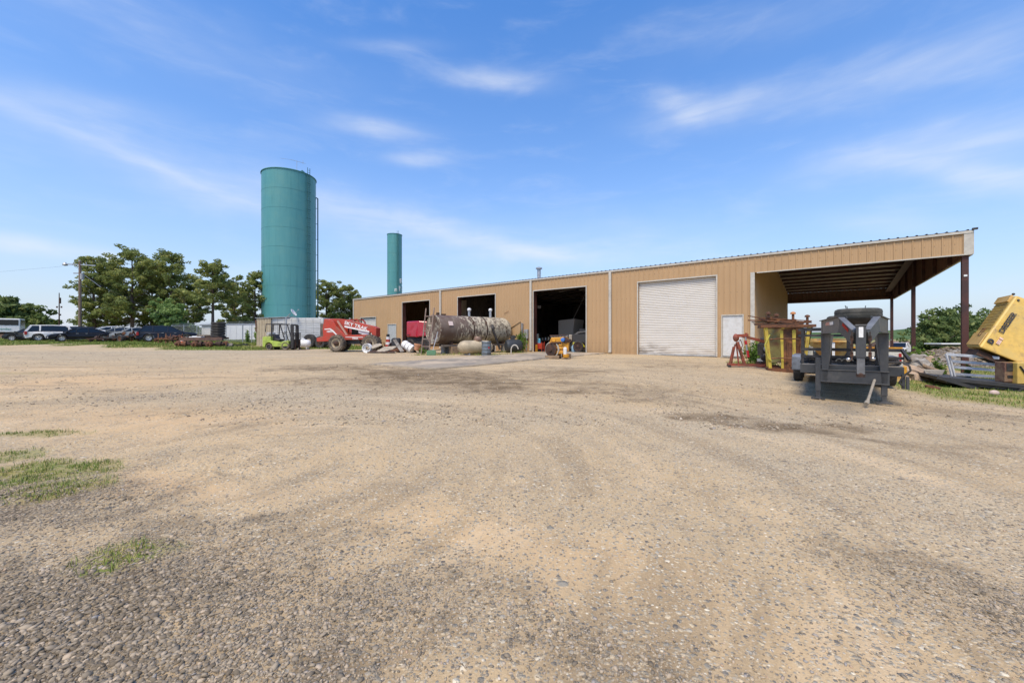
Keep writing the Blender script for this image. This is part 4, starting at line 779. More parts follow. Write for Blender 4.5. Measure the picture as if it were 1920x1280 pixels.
clfence('chain link fence from the light green tree to the stack of tyres', P(322, 54), P(455, 44.5), n=5); clfence('chain link fence between the tyre stack and the beige container', P(455, 44.5), P(490, 42.5), 2.1, 2)
clfence('chain link fence farther back in the grass, behind the first one', P(335, 66), P(500, 62), 2.0, 8)
def boxtrailer(lb, px, Y, L, h, rz, m=M_white, zc=1.0, grp=None):
    T = thing('box_trailer', lb, 'trailer', P(px, Y), rz, grp); MB().box((0, 0, zc+h/2), (L, 2.5, h)).build('body', m, T, .03)
    mb = MB(); [mb.box((-L/2+L*(k+.5)/8, -1.27, zc+h/2), (.06, .03, h-.1)) for k in range(8)]; mb.build('side_rib', m, T)
    mb = MB(); mb.box((0, 0, zc-.12), (L-.3, 1.2, .2)); mb.build('chassis', M_black, T)
    for s in (-1, 1): MB().lathe([(.05, -.16), (.5, -.16), (.5, .16), (.05, .16)], (L/2-1.4 if s > 0 else L/2-2.7, -1.0, .5), (0, 1, 0), 18).build('wheel', M_tyre, T)
    MB().bar((-L/2+1.5, -1, 0), (-L/2+1.5, -1, zc), .1).build('landing_leg', M_black, T); return T
boxtrailer('white box trailer standing in the grass behind the chain link fence', 468, 62, 7, 2.2, R(12), zc=.3)
T = thing('shed', 'pale grey shed with a low sloped roof behind the chain link fence', 'shed', P(452, 66), R(10)); MB().box((0, 0, 1.3), (9, 5, 2.8)).build('wall', M_white, T); MB().box((0, 0, 2.85), (9.4, 5.4, .15), (R(4), 0, 0)).build('roof', M_galv, T)
# beige container end and long white semi trailer behind the forklift
M_beige = mat('beige_panel', (.50, .42, .29), (.42, .34, .23), rough=.6, scale=2)
T = thing('storage_container', 'beige corrugated container standing on end of the white trailer, left of the green forklift', 'container', P(503, 39.5), R(4)); mb = MB(); zt = CH+(HZ-597)/F*39.5-T.location.z; pts = []
for i in range(9): x0 = -.62+i*.15; pts += [(x0, -.9), (x0+.06, -.9), (x0+.08, -.94), (x0+.13, -.94)]
mb.mesh([(x, y, z) for x, y in pts for z in (.0, zt)], [(2*i, 2*i+2, 2*i+3, 2*i+1) for i in range(len(pts)-1)]); mb.box((.02, .4, zt/2), (1.3, 2.55, zt-.02)); mb.build('body', M_beige, T)
MB().box((-.66, -.92, zt-.75), (.08, .1, 1.1)).build('rusty_corner', M_rust, T); MB().box((.9, .1, zt+.06), (3.2, 2.2, .06), (0, R(-2), 0)).build('roof_sheet', M_galv, T)
YT = 40.; T = boxtrailer('long white semi trailer parked behind the forklift and the red telehandler', 566, YT, 5.6, CH+(HZ-597)/F*YT-gz(*P(566, YT).xy)-.35, R(-1), mat('white_siding', (.56, .565, .56), (.45, .45, .43), rough=.55, scale=1, stretch=(.3, 1, 3)), zc=.35)
mb = MB(); [mb.box((0, -1.262, .6+k*.22), (5.5, .02, .02)) for k in range(9)]; mb.build('siding_lap', M_grey, T)
T = thing('satellite_dish', 'grey satellite dish on a pole above the white trailer', 'dish', P(536.5, 38.2)); zt = CH+(HZ-595)/F*38.2-T.location.z
MB().tube((0, 0, 0), (0, 0, zt), .07, 10).tube((0, 0, zt-.05), (.42, 0, zt+.38), .04, 8).build('pole', M_galv, T)
ax = Vector((.80, .10, .5)).normalized(); c_ = Vector((.62, 0, zt+.42)); MB().lathe([(.02, 0), (.15, .02), (.28, .06), (.38, .12), (.38, .14), (.27, .08), (.02, .02)], c_, ax, 20).build('reflector', M_white, T, smooth=True); MB().tube(c_-Vector((0, 0, .4)), c_+ax*.6, .015, 6).box(tuple(c_+ax*.62), (.1, .08, .08)).build('feed_arm', M_galv, T)
# ---------------------------------------------------------------- wheels and cars
def wheel(parent, c, r, wd, ax=(0, 1, 0), rim=M_chrome, tyre=M_tyre, rimr=.62, lug=0, spokes=0, name='wheel'):
    c = Vector(c); ax = Vector(ax).normalized(); mb = MB(); h = wd/2
    mb.lathe([(r*rimr, -h*.8), (r*.86, -h), (r*.97, -h*.75), (r, -h*.4), (r, h*.4), (r*.97, h*.75), (r*.86, h), (r*rimr, h*.8), (r*rimr*.97, 0), (r*rimr, -h*.8)], c, ax, 28)
    if lug:
        z = ax; u = Vector((0, 0, 1)) if abs(z.z) < .9 else Vector((1, 0, 0)); x = z.cross(u).normalized(); y = z.cross(x)
        for k in range(lug):
            a = 6.283*k/lug
            for s in (-1, 1):
                aa = a+(.5*6.283/lug if s > 0 else 0); d = x*math.cos(aa)+y*math.sin(aa); t2 = -x*math.sin(aa)+y*math.cos(aa)
                mb.bar(c+d*(r*1.0)+ax*s*h*.08, c+d*(r*.985)+ax*s*h*.98+t2*r*.12, r*.09, r*.07, up=d)
    w_ = mb.build(name, tyre, parent, smooth=not lug)
    for s in (-1, 1):
        mb = MB(); mb.lathe([(r*rimr*.99, s*h*.82), (r*rimr*.9, s*h*.80), (r*rimr*.82, s*h*.45), (r*.3, s*h*.4), (r*.2, s*h*.72), (.01, s*h*.72)], c, ax, 24); mb.build('rim', rim, w_, smooth=True)
        if spokes:
            z = ax; u = Vector((0, 0, 1)); x = z.cross(u).normalized(); y = z.cross(x); mb = MB()
            for k in range(spokes):
                a = 6.283*(k+.5)/spokes; d = x*math.cos(a)+y*math.sin(a); mb.bar(c+ax*s*h*.6+d*r*.24, c+ax*s*h*.55+d*r*rimr*.82, r*.09, .02, up=ax)
            mb.build('wheel_slots', M_black, w_)
    return w_
def carpaint(name, c, coat=.25, rough=.4):
    dk_ = max(c) < .06; return mat(name, c, tuple(min(1, x*1.15+(.004 if dk_ else .012)) for x in c), rough=.5 if dk_ else rough, coat=.06 if dk_ else coat, spec=.3 if dk_ else .5, scale=1.2)
M_carglass = glass('car_glass', (.006, .008, .010), .22); M_plast = mat('black_plastic', (.03, .03, .032), rough=.7)
def car(label, px, Y, hd, L, W_, lower, roof, belt, paint, wr=.34, wx=(.19, .81), suv=False, glassx=None, dz=0.0, grp='parked cars on the left', mirror=True):
    """local +x is the nose. lower: hull outline without arches as (x fraction, z); roof: greenhouse outline (x fraction, z), belt z"""
    g = P(px, Y); T = thing('parked_car', label, 'car', (g.x, g.y, g.z+dz), R(hd), grp); hw = W_/2
    low = [(x*L-L/2, z) for x, z in lower]; bot = []
    for f in sorted(wx):     # wheel arches in the sill line
        cx = f*L-L/2; bot += [(cx-wr*1.16*math.cos(a), .30+max(0, wr*1.16*math.sin(a)+(wr-.30))) for a in np.linspace(0, math.pi, 9)]
    ol = [(low[0][0], .30)]+bot+[(low[-1][0], .30)]+low[::-1]
    def bend(x, y, z): f = abs(2*x/L); k = 1-.10*max(0, f-.6)/.4-(.04 if z > belt-.1 else 0)-(.05 if z < .4 else 0); return (x, y*k, z)
    mb = MB(); n = len(ol); YS = (-hw, -hw*.8, 0, hw*.8, hw); vs = []
    # side panels and a crowned skin over the top edge
    mb.prism(ol, -hw*.93, hw*.93, f=bend)
    for s in (-1, 1):
        o2 = [(x*.995, .06+z*.92 if z > .35 else z) for x, z in ol]; mb.prism(o2, s*hw*.90, s*hw, f=bend)
    body = mb.build('body', paint, T, bevel=.035)
    rf = [(x*L-L/2, z) for x, z in roof]; zt = max(z for x, z in rf)
    def tum(x, y, z): k = .90-.16*max(0, (z-belt)/(zt-belt)) ; return (x, math.copysign(hw*k, y), z)
    # glass house (dark) and the roof skin over it
    gh = MB().prism(rf, -1, 1, f=tum).build('window', M_carglass, T, bevel=.02)
    mb = MB(); top = [p for p in rf if p[1] > zt-.16]; x0, x1 = min(p[0] for p in top), max(p[0] for p in top)
    def tum2(x, y, z): v = tum(x, y, z); return (v[0], v[1]*1.015, v[2]+.012)
    tt = sorted(top, key=lambda p: p[0]); band = tt+[(x, z-.09) for x, z in reversed(tt)]; mb.prism(band, -1, 1, f=tum2)
    def pillar(xa, za, xb, zb, w_=.09):
        for s in (-1, 1):
            a = tum(xa, s, za); b_ = tum(xb, s, zb); mb.bar((a[0], a[1]+s*.0, a[2]), (b_[0], b_[1]+s*.0, b_[2]), w_, .05, up=(0, 1, 0))
    r2 = sorted(rf, key=lambda p: p[0]); pillar(r2[0][0]+.03, r2[0][1], x0, zt-.05, .16 if suv else .1); pillar(r2[-1][0]-.03, r2[-1][1], x1, zt-.05)
    for gx in (glassx or (.42, .60)): pillar(gx*L-L/2-.02, belt, gx*L-L/2+.0, zt-.06, .12 if suv else .07)
    mb.build('roof', paint, T, bevel=.015)
    for f in wx:
        for s in (-1, 1): wheel(T, (f*L-L/2, s*(hw-.12), wr), wr, .22, rim=M_chrome, spokes=5)
    for s in (-1, 1):
        MB().box((L/2-.16, s*(hw-.34), low[-1][1]-.09), (.32, .36, .14), (0, 0, -s*.25)).build('headlight', M_clear, T, .03)
        MB().box((-L/2+.10, s*(hw-.17), belt-.22 if suv else belt-.16), (.2, .28, .34 if suv else .16)).build('tail_light', M_redl, T, .02)
        if mirror: MB().box((.24*L, s*(hw+.06), belt+.06), (.12, .2, .14)).build('mirror', paint, T, .03)
        for dx in (.5, .64) if not suv else (.46, .66): MB().box((dx*L-L/2-.25, s*(hw*.99), belt-.12), (.18, .03, .035)).build('handle', M_chrome, T)
    MB().box((L/2-.02, 0, .45), (.1, W_*.6, .2)).build('grille', M_plast, T); MB().box((-L/2, 0, .42), (.14, W_*.86, .22)).build('bumper', paint if not suv else M_plast, T, .03)
    MB().box((0, 0, .28), (L*.92, W_*.8, .12)).build('underbody', M_plast, T); MB().box((-L/2-.01, 0, belt-.28), (.03, .5, .15)).build('number_plate', M_white, T)
    return T
SEDL = [(0, .72), (.01, .98), (.16, 1.0), (.5, .96), (.72, .93), (.93, .78), (.985, .66), (1.0, .5)]; SEDR = [(.13, .97), (.25, 1.25), (.34, 1.39), (.44, 1.44), (.52, 1.43), (.60, 1.34), (.76, .93)]
SUVL = [(0, .5), (.005, 1.05), (.3, 1.08), (.72, 1.06), (.95, .98), (.995, .8), (1.0, .5)]; SUVR = [(.015, 1.06), (.05, 1.62), (.10, 1.76), (.40, 1.80), (.58, 1.76), (.74, 1.06)]
SUVR2 = [(.02, 1.02), (.07, 1.45), (.14, 1.66), (.40, 1.70), (.54, 1.64), (.74, 1.02)]
c1 = car('dark hatchback mostly hidden behind the white SUV, its nose pointing left', 64, 45.5, 205, 4.4, 1.75, SEDL, SEDR, .95, carpaint('dark_green_black', (.018, .022, .026)))
c2 = car('white boxy SUV with dark side glass and red tail lamp, parked in the grass', 111, 45.6, 52, 5.1, 2.0, SUVL, SUVR, 1.1, carpaint('white_car_paint', (.72, .70, .66)), wr=.40, suv=True, glassx=(.22, .64))
c3 = car('glossy black sedan with bright wheels in front of the white SUV', 153, 42.9, 235, 4.9, 1.84, SEDL, SEDR, .96, carpaint('black_car_paint', (.008, .010, .016)), wr=.35)
c4 = car('dark SUV whose roof shows above the black sedan', 168, 51, 40, 4.8, 1.9, SUVL, SUVR, 1.08, carpaint('black_car_paint', (.008, .010, .016)), wr=.38, suv=True)
c5 = car('white sedan behind the black sedan, only its roof and windows in view', 213, 49, 60, 4.6, 1.8, SEDL, SEDR, .96, carpaint('white_car_paint', (.7, .7, .68)), dz=.35)
c6 = car('grey green sedan with a sloping windscreen among the scrap frames', 228, 46.6, 215, 4.6, 1.8, SEDL, SEDR, .96, carpaint('grey_green_paint', (.17, .185, .17)), dz=.2)
c7 = car('silver grey sedan left of the navy SUV, facing the yard', 256, 46.2, 228, 4.6, 1.8, SEDL, SEDR, .96, carpaint('silver_paint', (.33, .34, .33)), dz=.22)
c8 = car('long navy SUV with red tail lamp parked behind the grass strip', 315, 43.2, 42, 5.0, 1.95, SUVL, SUVR2, 1.04, carpaint('navy_paint', (.008, .014, .028)), wr=.39, suv=True, glassx=(.26, .5))
# white truck cab at the left edge
T = thing('box_truck', 'white truck with a dark window at the left edge of the picture', 'truck', P(-6, 55), R(40)); MB().box((0, 0, 2.1), (4.6, 2.4, 1.9)).build('body', M_white, T, .08)
MB().box((1.0, -1.21, 2.5), (2.3, .04, .75)).box((2.31, 0, 2.5), (.04, 2.0, .75)).build('window', M_carglass, T); MB().box((0, 0, 1.05), (4.4, 2.0, .35)).build('chassis', M_drust, T)
MB().box((2.1, 0, 1.0), (.6, 2.3, .5)).build('bumper', M_cream, T)
for dx in (-1.5, 1.2):
    for s in (-1, 1): wheel(T, (dx, s*1.0, .48), .48, .28)
text('Tender', .42, mat('green_letters', (.08, .3, .2)), T, frame((.9, -1.215, 1.6), (1, 0, 0), (0, 0, 1)))
# ---------------------------------------------------------------- scrap heaps on the left
def junk_axle(label, px, Y, rz, L=1.9, m=M_rust, dz=0.0, hub=M_rust):
    g = P(px, Y); T = thing('scrap_axle', label, 'axle', (g.x, g.y, g.z+dz), R(rz), 'scrap axles lying in rows'); MB().tube((-L/2, 0, .28), (L/2, 0, .28), .09, 10).ball((0, 0, .28), (.24, .2, .24)).build('axle_tube', M_drust, T, smooth=True)
    for s in (-1, 1): MB().lathe([(.05, -.12), (.26, -.12), (.27, .08), (.13, .12), (.12, .26), (.02, .26)], (s*L/2, 0, .28), (s, 0, 0), 18).build('brake_drum', hub, T, smooth=True)
    return T
for i, (px, Y, rz, m) in enumerate([(352, 35.6, 70, M_rust), (366, 35.3, 25, M_rust), (380, 35.4, 80, M_rust), (395, 35.2, 15, M_drust), (408, 35.3, 75, M_drust)]):
    junk_axle(['rusty axle with an orange drum at the left end of the scrap row', 'axle with a pale hub, second in the scrap row', 'orange brown axle in the middle of the scrap row', 'dark rusty axle, second from the right of the scrap row', 'blackened axle at the right end of the scrap row'][i], px, Y, rz, 1.5, m, 0, M_rust if i != 3 else M_drust)
tag(MB().box((0, 0, 0), (3.7, .25, .3)).build('rusty_beam', mat('brown_beam', (.15, .085, .06), (.09, .06, .045), rough=.85), loc=P(378, 36.0, P(378, 36).z+.72), rot=(0, 0, R(3))), 'long brown steel beam lying across the row of scrap axles', 'beam')
tag(MB().box((0, 0, 0), (1.6, 1.1, .16)).box((0, 0, .12), (1.2, .9, .1)).build('steel_plate', M_drust, loc=P(405, 36.8, P(405, 36.8).z+.8)), 'dark plate under the stack of tyres', 'plate')
for k in range(6):
    g = P(408.5, 36.8); T = thing('tyre', ['bottom tyre', 'second tyre from the bottom', 'third tyre from the bottom', 'fourth tyre from the bottom', 'fifth tyre from the bottom', 'top tyre'][k]+' of the leaning black stack by the fence', 'tyre', (g.x+.01*k, g.y, g.z+.98+k*.235), 0, 'tyres stacked by the fence')
    MB().lathe([(.33, -.09), (.42, -.115), (.51, -.11), (.56, -.07), (.565, .07), (.51, .11), (.42, .115), (.33, .09), (.33, -.09)], seg=26).build('tread', M_tyre, T, smooth=True)
g = P(384, 36.9); T = thing('tyre', 'pale dusty tyre lying flat left of the tyre stack', 'tyre', (g.x, g.y, g.z+.95)); MB().lathe([(.3, -.09), (.42, -.12), (.6, -.1), (.64, 0), (.6, .1), (.42, .12), (.3, .09), (.3, -.09)], seg=24).build('tread', M_muddy, T, smooth=True); MB().lathe([(.29, -.05), (.1, .02), (.01, .02)]).build('rim', M_chrome, T)
T = thing('traffic_cone', 'faded orange traffic cone in the grass behind the scrap row', 'cone', P(341, 38.0)); MB().lathe([(.19, 0), (.17, .05), (.05, .68), (.03, .72), (.001, .72)], seg=16).build('cone', mat('cone_orange', (.65, .16, .05), (.5, .14, .06), rough=.6), T); MB().box((0, 0, .02), (.42, .42, .04)).build('base', mat('cone_orange', (0, 0, 0)), T); MB().lathe([(.125, .3), (.095, .45)], seg=16).build('white_band', M_white, T)
def frame_scrap(label, px, Y, w_, h, rz, m, seed, n=10, cat='scrap', name='scrap_frame'):
    """one welded junk frame: rails, cross members, brackets, hoses"""
    rd = random.Random(seed); g = P(px, Y); mb = MB(); pts = []
    for y in (-.35, .35): mb.bar((-w_/2, y, h*.45), (w_/2, y, h*rd.uniform(.4, .55)), .09, .14)
    for i in range(n):
        x = -w_/2+w_*(i+.5)/n+rd.uniform(-.1, .1); mb.bar((x, -.38, h*.45), (x+rd.uniform(-.3, .3), .38, h*rd.uniform(.3, .6)), .07); 
        if rd.random() < .8: mb.bar((x, rd.choice((-.35, .35)), 0), (x+rd.uniform(-.35, .35), rd.uniform(-.3, .3), h*rd.uniform(.5, 1.)), rd.uniform(.04, .1))
        if rd.random() < .6: mb.box((x, rd.uniform(-.3, .3), h*rd.uniform(.3, .75)), (rd.uniform(.15, .4), rd.uniform(.15, .4), rd.uniform(.1, .3)), (rd.random(), rd.random(), rd.random()))
    return tag(mb.build(name, m, loc=g, rot=(0, 0, R(rz))), label, cat, 'rusty scrap in front of the parked cars')
frame_scrap('dark rusty truck frame in front of the black sedan', 195, 42.2, 2.6, .75, 20, M_drust, 1); frame_scrap('black tangled frame with a wheel left of the orange scrap', 222, 42.0, 3.0, .95, -10, M_black, 2); frame_scrap('orange rusty bracket assembly beside the navy SUV', 252, 42.4, 2.4, 1.25, 10, M_rust, 3)
frame_scrap('rusty engine parts heap in front of the navy SUV', 316, 40.0, 2.1, 1.0, 5, M_rust, 4, 12); frame_scrap('brown burnt metal lump at the right front of the navy SUV', 336, 40.2, 1.5, .8, 30, M_drust, 5, 8)
T = thing('discarded_tyre', 'brown wheel leaning in the scrap left of the navy SUV', 'wheel', P(226, 41.2)); wheel(T, (0, 0, .38), .38, .22, (.3, 1, 0), rim=M_rust)
tag(MB().box((0, 0, .08), (1.1, .8, .12)).box((0, 0, .16), (1.1, .1, .05)).build('white_panel', M_white, loc=P(372, 36.4, P(372, 36.4).z+.78)), 'white crate lid lying on the scrap beam', 'panel')
tag(MB().lathe([(.02, 0), (.26, 0), (.3, .1), (.3, .22), (.27, .26), (.02, .3)], seg=18).build('chrome_pot', M_chrome, loc=P(276, 42.0, P(276, 42).z+.55)), 'dented bright metal drum by the tail of the navy SUV', 'drum')
T = thing('lumber_stack', 'low stack of pale boards on the ground left of the green forklift', 'lumber', P(478, 36.5), R(3)); M_lum = mat('fresh_lumber', (.55, .40, .22), (.42, .3, .17), rough=.8, stretch=(1, 6, 6))
for k in range(5): MB().box((0, -.36+.18*k, .07+.0*k), (1.55, .15, .09)).build('board', M_lum, T)
for k in range(3): MB().box((-.6+.6*k, 0, .0), (.1, .9, .05)).build('skid', M_lum, T)
frame_scrap('black flat ramp pieces lying in the grass by the scrap row', 430, 35.8, 1.9, .25, -20, M_black, 8, 6); frame_scrap('second dark flat ramp lying in the grass left of the lumber', 447, 38.2, 1.9, .22, 5, M_black, 9, 5)
def weed(label, px, Y, h, wd, n=26, m=None, grp='weeds growing in the yard', cat='plant', seed=0):
    rd = random.Random(seed+int(px)); T = thing('weed_plant', label, cat, P(px, Y), 0, grp); mb = MB(); cl = []
    for k in range(n):
        a = rd.uniform(0, 6.28); r_ = rd.uniform(0, .5)*wd; hh_ = h*rd.uniform(.5, 1)*(1-r_/wd*.6); tp_ = Vector((math.cos(a)*r_, math.sin(a)*r_, hh_)); mb.tube((tp_.x*.25, tp_.y*.25, -.05), tp_, .012, 4, r2=.004)
        for q in range(5): f = .3+.7*q/4; cl.append(((tp_.x*(.25+.75*f), tp_.y*(.25+.75*f), tp_.z*f), (.13*wd+.04, .13*wd+.04, .09*h+.02), rd.uniform(.1, .9)))
    mb.build('stem', mat('weed_stem', (.16, .2, .07), rough=.8), T); leaves('foliage', cl, .045+.02*h, 9, m or L_weed, T); return T
weed('leafy green bush growing at the wall right of the tank', 977, 29.6, 1.7, .9, 22, grp=None); weed('low green weeds at the foot of the stall wall behind the hoist', 1418, 19.0, 1.15, 1.3, 34); weed('green weeds between the hoist and the yellow rack', 1440, 18.4, 1.0, 1.0, 26); weed('small weed at the foot of the ladder', 792, 26.2, .5, .5, 12)
weed('tall thin weeds in the grass beside the gate', 1815, 14.2, .8, .12, 4); weed('young tree shoot by the chain link fence', 463, 43.5, 1.6, .5, 8); weed('tall weeds against the beige container', 484, 41, 2.1, 1.0, 18)
# ---------------------------------------------------------------- green forklift
g = P(529, 33.4); T = thing('forklift', 'lime green forklift with a gas bottle on its back, in front of the white trailer', 'forklift', g, R(-6)); M_lime = mat('lime_paint', (.36, .47, .075), (.24, .30, .06), rough=.45, scale=2)
MB().prism([(-1.35, .25), (-1.35, 1.05), (-1.3, 1.12), (-.62, 1.12), (-.60, .78), (-.15, .72), (.15, .62), (.85, .80), (.95, .75), (.95, .32), (.3, .28), (-.45, .28), (-.52, .5), (-.7, .62), (-.9, .62), (-1.08, .5), (-1.15, .25)], -.55, .55).build('body', M_lime, T, .03)
MB().box((-1.36, 0, .78), (.05, .7, .5)).build('rear_grille', M_black, T); MB().prism([(-.62, 1.12), (-.62, 1.3), (-.5, 1.3), (-.35, .95), (.0, .9), (.0, .75), (-.62, .75)], -.3, .3).build('seat', M_black, T, .03)
mb = MB()
for s in (-.45, .45): mb.bar((-.62, s, 1.1), (-.55, s, 2.12), .07); mb.bar((.55, s, .85), (.15, s, 2.12), .06); mb.bar((-1.1, s, 2.1), (-1.15, s, 1.5), .05)
mb.build('guard_post', M_black, T); mb = MB()
for s in (-.45, .45): mb.bar((-1.12, s, 2.14), (.35, s, 2.14), .07)
for k in range(7): mb.bar((-1.1+.23*k, -.45, 2.15), (-1.1+.23*k, .45, 2.15), .04)
mb.build('overhead_guard', M_black, T); mb = MB()
for s in (-.32, .32): mb.box((1.08, s, 1.12), (.16, .1, 2.0)); mb.box((1.2, s, 1.1), (.1, .08, 1.9))
for z in (.3, 1.2, 2.08): mb.box((1.12, 0, z), (.1, .7, .1))
mb.build('mast', M_black, T); mb = MB(); mb.box((1.3, 0, .62), (.06, .95, .5)); [mb.box((1.34, -.4+.16*k, 1.0), (.04, .04, .8)) for k in range(6)]; mb.box((1.34, 0, 1.4), (.05, .95, .05)); mb.build('load_backrest', M_black, T)
mb = MB(); [mb.box((1.36, s, .45), (.06, .12, .8)) for s in (-.25, .25)]; [mb.box((1.8, s, .06), (.95, .12, .04)) for s in (-.25, .25)]; mb.build('fork', M_drust, T)
MB().tube((.42, 0, 1.3), (.26, 0, 1.42), .03, 8).lathe([(.15, 0), (.19, 0), (.19, .03), (.15, .03)], (.26, 0, 1.42), (-.5, 0, .6), 16).tube((.55, 0, .8), (.4, 0, 1.3), .04, 8).build('steering_wheel', M_black, T)
MB().lathe([(.02, -.42), (.12, -.41), (.17, -.34), (.17, .34), (.12, .41), (.02, .42)], (-1.0, 0, 1.32), (0, 1, 0), 18).build('gas_bottle', mat('gas_bottle_grey', (.5, .48, .43), (.35, .33, .3), rough=.4), T, smooth=True)
wheel(T, (.66, -.45, .34), .34, .24, rim=M_black, tyre=M_muddy); wheel(T, (.66, .45, .34), .34, .24, rim=M_black, tyre=M_muddy); wheel(T, (-.80, -.45, .27), .27, .2, rim=M_black, tyre=M_muddy); wheel(T, (-.80, .45, .27), .27, .2, rim=M_black, tyre=M_muddy)
# big tyres and the white gas tank behind
for px, Y, r_, lb in ((581, 38, .68, 'large black tyre with a pale hub leaning on the white trailer'), (573, 39.2, .66, 'large black tyre behind the one with a pale hub'), (602, 37.8, .6, 'dark tyre half hidden by the red telehandler')):
    T = thing('discarded_tyre', lb, 'wheel', P(px, Y)); wheel(T, (0, 0, r_), r_, .42, (.25, 1, 0), rim=M_cream if px == 581 else M_drust, rimr=.36 if px == 581 else .5)
T = thing('propane_tank', 'small white gas tank lying right of the green forklift', 'tank', P(569, 35.6), R(4)); MB().lathe([(.02, -.62), (.2, -.58), (.33, -.45), (.36, -.3), (.36, .3), (.33, .45), (.2, .58), (.02, .62)], (0, 0, .48), (1, 0, 0), 20).build('vessel', M_white, T, smooth=True); MB().box((-.35, 0, .08), (.08, .5, .16)).box((.35, 0, .08), (.08, .5, .16)).build('foot', M_white, T); MB().lathe([(.14, 0), (.14, .1), (.02, .14)], (0, 0, .83)).build('valve_cap', M_white, T)
# ---------------------------------------------------------------- red telehandler
g = P(665, 31.3); g.z += .02; k = 31.3/F   # metres per pixel
T = thing('telehandler', 'red telescopic handler with muddy tyres and white lettering on its boom', 'telehandler', g, R(-9)); M_red = mat('faded_red_paint', (.44, .045, .022), (.33, .055, .032), rough=.5, scale=1.5, c3=(.26, .09, .055), s3=2, l3=.5, h3=.7)
def Q(px, py): return ((px-665)*k/math.cos(R(9)), (659-py)*k)
MB().prism([Q(*q) for q in [(604, 634), (604, 641), (632, 640), (636, 634), (650, 632), (658, 638), (698, 637), (703, 628), (700, 628), (660, 629), (655, 624), (643, 613), (637, 603), (626, 600), (619, 600), (616, 616), (617, 631)]], -1.0, -.72).build('chassis', M_red, T, .03)
MB().prism([Q(*q) for q in [(604, 634), (604, 641), (632, 640), (636, 634), (650, 632), (658, 638), (698, 637), (703, 628), (655, 629), (640, 612), (626, 606), (619, 606), (617, 631)]], .5, 1.0).build('chassis', M_red, T, .03)
MB().box((Q(650, 0)[0], 0, .75), (3.0, 1.5, .35)).build('underframe', M_black, T); MB().box((Q(611, 620)[0]+.05, -.1, Q(611, 621)[1]), (.28, 1.5, 1.1)).build('counterweight', mat('mast_grease', (.13, .1, .075), (.06, .05, .04)), T, .03)
bm_ = MB().prism([Q(*q) for q in [(614, 599), (616, 608), (628, 609), (652, 610.5), (706, 624), (711, 621), (712, 613), (706, 612), (655, 600), (640, 598.5)]], -.68, -.22).build('boom', M_red, T, .03)
MB().prism([Q(*q) for q in [(655, 611.5), (703, 621.5), (703, 624), (655, 614.5)]], -.72, -.68).build('boom_stripe', M_white, T)
MB().prism([Q(*q) for q in [(680, 617), (702, 623), (700, 631), (681, 625)]], -.60, -.3).build('inner_boom', M_white, T)
MB().prism([Q(*q) for q in [(708, 612), (717, 616), (717, 632), (711, 632), (707, 624)]], -.75, -.1).build('boom_head', M_red, T, .02)
a, b_ = Q(643, 603), Q(662, 629); MB().bar((a[0], -.80, a[1]), (b_[0], -.86, b_[1]), .11, .11).build('lift_cylinder', mat('dusty_pink_metal', (.42, .25, .19), rough=.6), T)
mb = MB(); cab = [Q(*q) for q in [(652, 600.5), (669, 599.5), (673, 604), (673.5, 611)]]
for y in (.05, .95):
    for i in range(3): mb.bar((cab[i][0], y, cab[i][1]), (cab[i+1][0], y, cab[i+1][1]), .09)
    a = Q(652, 624); mb.bar((a[0], y, a[1]), (cab[0][0], y, cab[0][1]), .08); a = Q(674, 626); mb.bar((a[0], y, a[1]), (cab[3][0], y, cab[3][1]), .08)
mb.box(((cab[0][0]+cab[1][0])/2, .5, cab[0][1]+.02), (.75, 1.0, .05)); mb.build('cab_frame', M_red, T)
MB().box((Q(662, 0)[0], .5, Q(0, 622)[1]), (.55, .55, .75)).build('seat', M_black, T, .03)
MB().prism([Q(*q) for q in [(620, 617.5), (631, 616.5), (637, 620), (645, 628), (643, 629), (635, 622), (630, 618.5), (620, 619)]], -1.012, -1.0).build('white_stripe', M_white, T)
MB().prism([Q(*q) for q in [(661, 632), (695, 632.3), (695, 633.3), (661, 633)]], -1.01, -1.0).build('white_stripe', M_white, T)
a = Q(677, 612); d = Vector((Q(700, 618.6)[0]-Q(655, 606.5)[0], 0, Q(700, 618.6)[1]-Q(655, 606.5)[1])); text('SKY TRAK', .36, M_white, T, frame((a[0], -.69, a[1]), d, (0, 0, 1)), sx=1.2, off=.008)
a = Q(630, 622.5); text('10054', .2, M_white, T, frame((a[0], -1.01, a[1]), (1, 0, 0), (0, 0, 1)), off=.006); a = Q(680, 635.2); text('TRAK', .2, M_white, T, frame((a[0], -1.01, a[1]), (1, 0, 0), (0, 0, 1)), off=.006)
M_crm = mat('cream_rim', (.48, .40, .27), (.3, .22, .14), rough=.6)
for px, s in ((647, -1), (711, -1), (617+4, 1), (683, 1)):
    x, _ = Q(px, 659); wheel(T, (x+(.0 if s < 0 else .35), s*(1.12 if s < 0 else .85), .63), .64, .48, rim=M_crm, tyre=M_muddy, rimr=.56, lug=20)
    if s < 0: MB().lathe([(.16, 0), (.2, .0), (.19, .1), (.12, .16), (.01, .18)], (x, -1.24, .63), (0, -1, 0), 18).build('hub', M_drust, T, smooth=True)
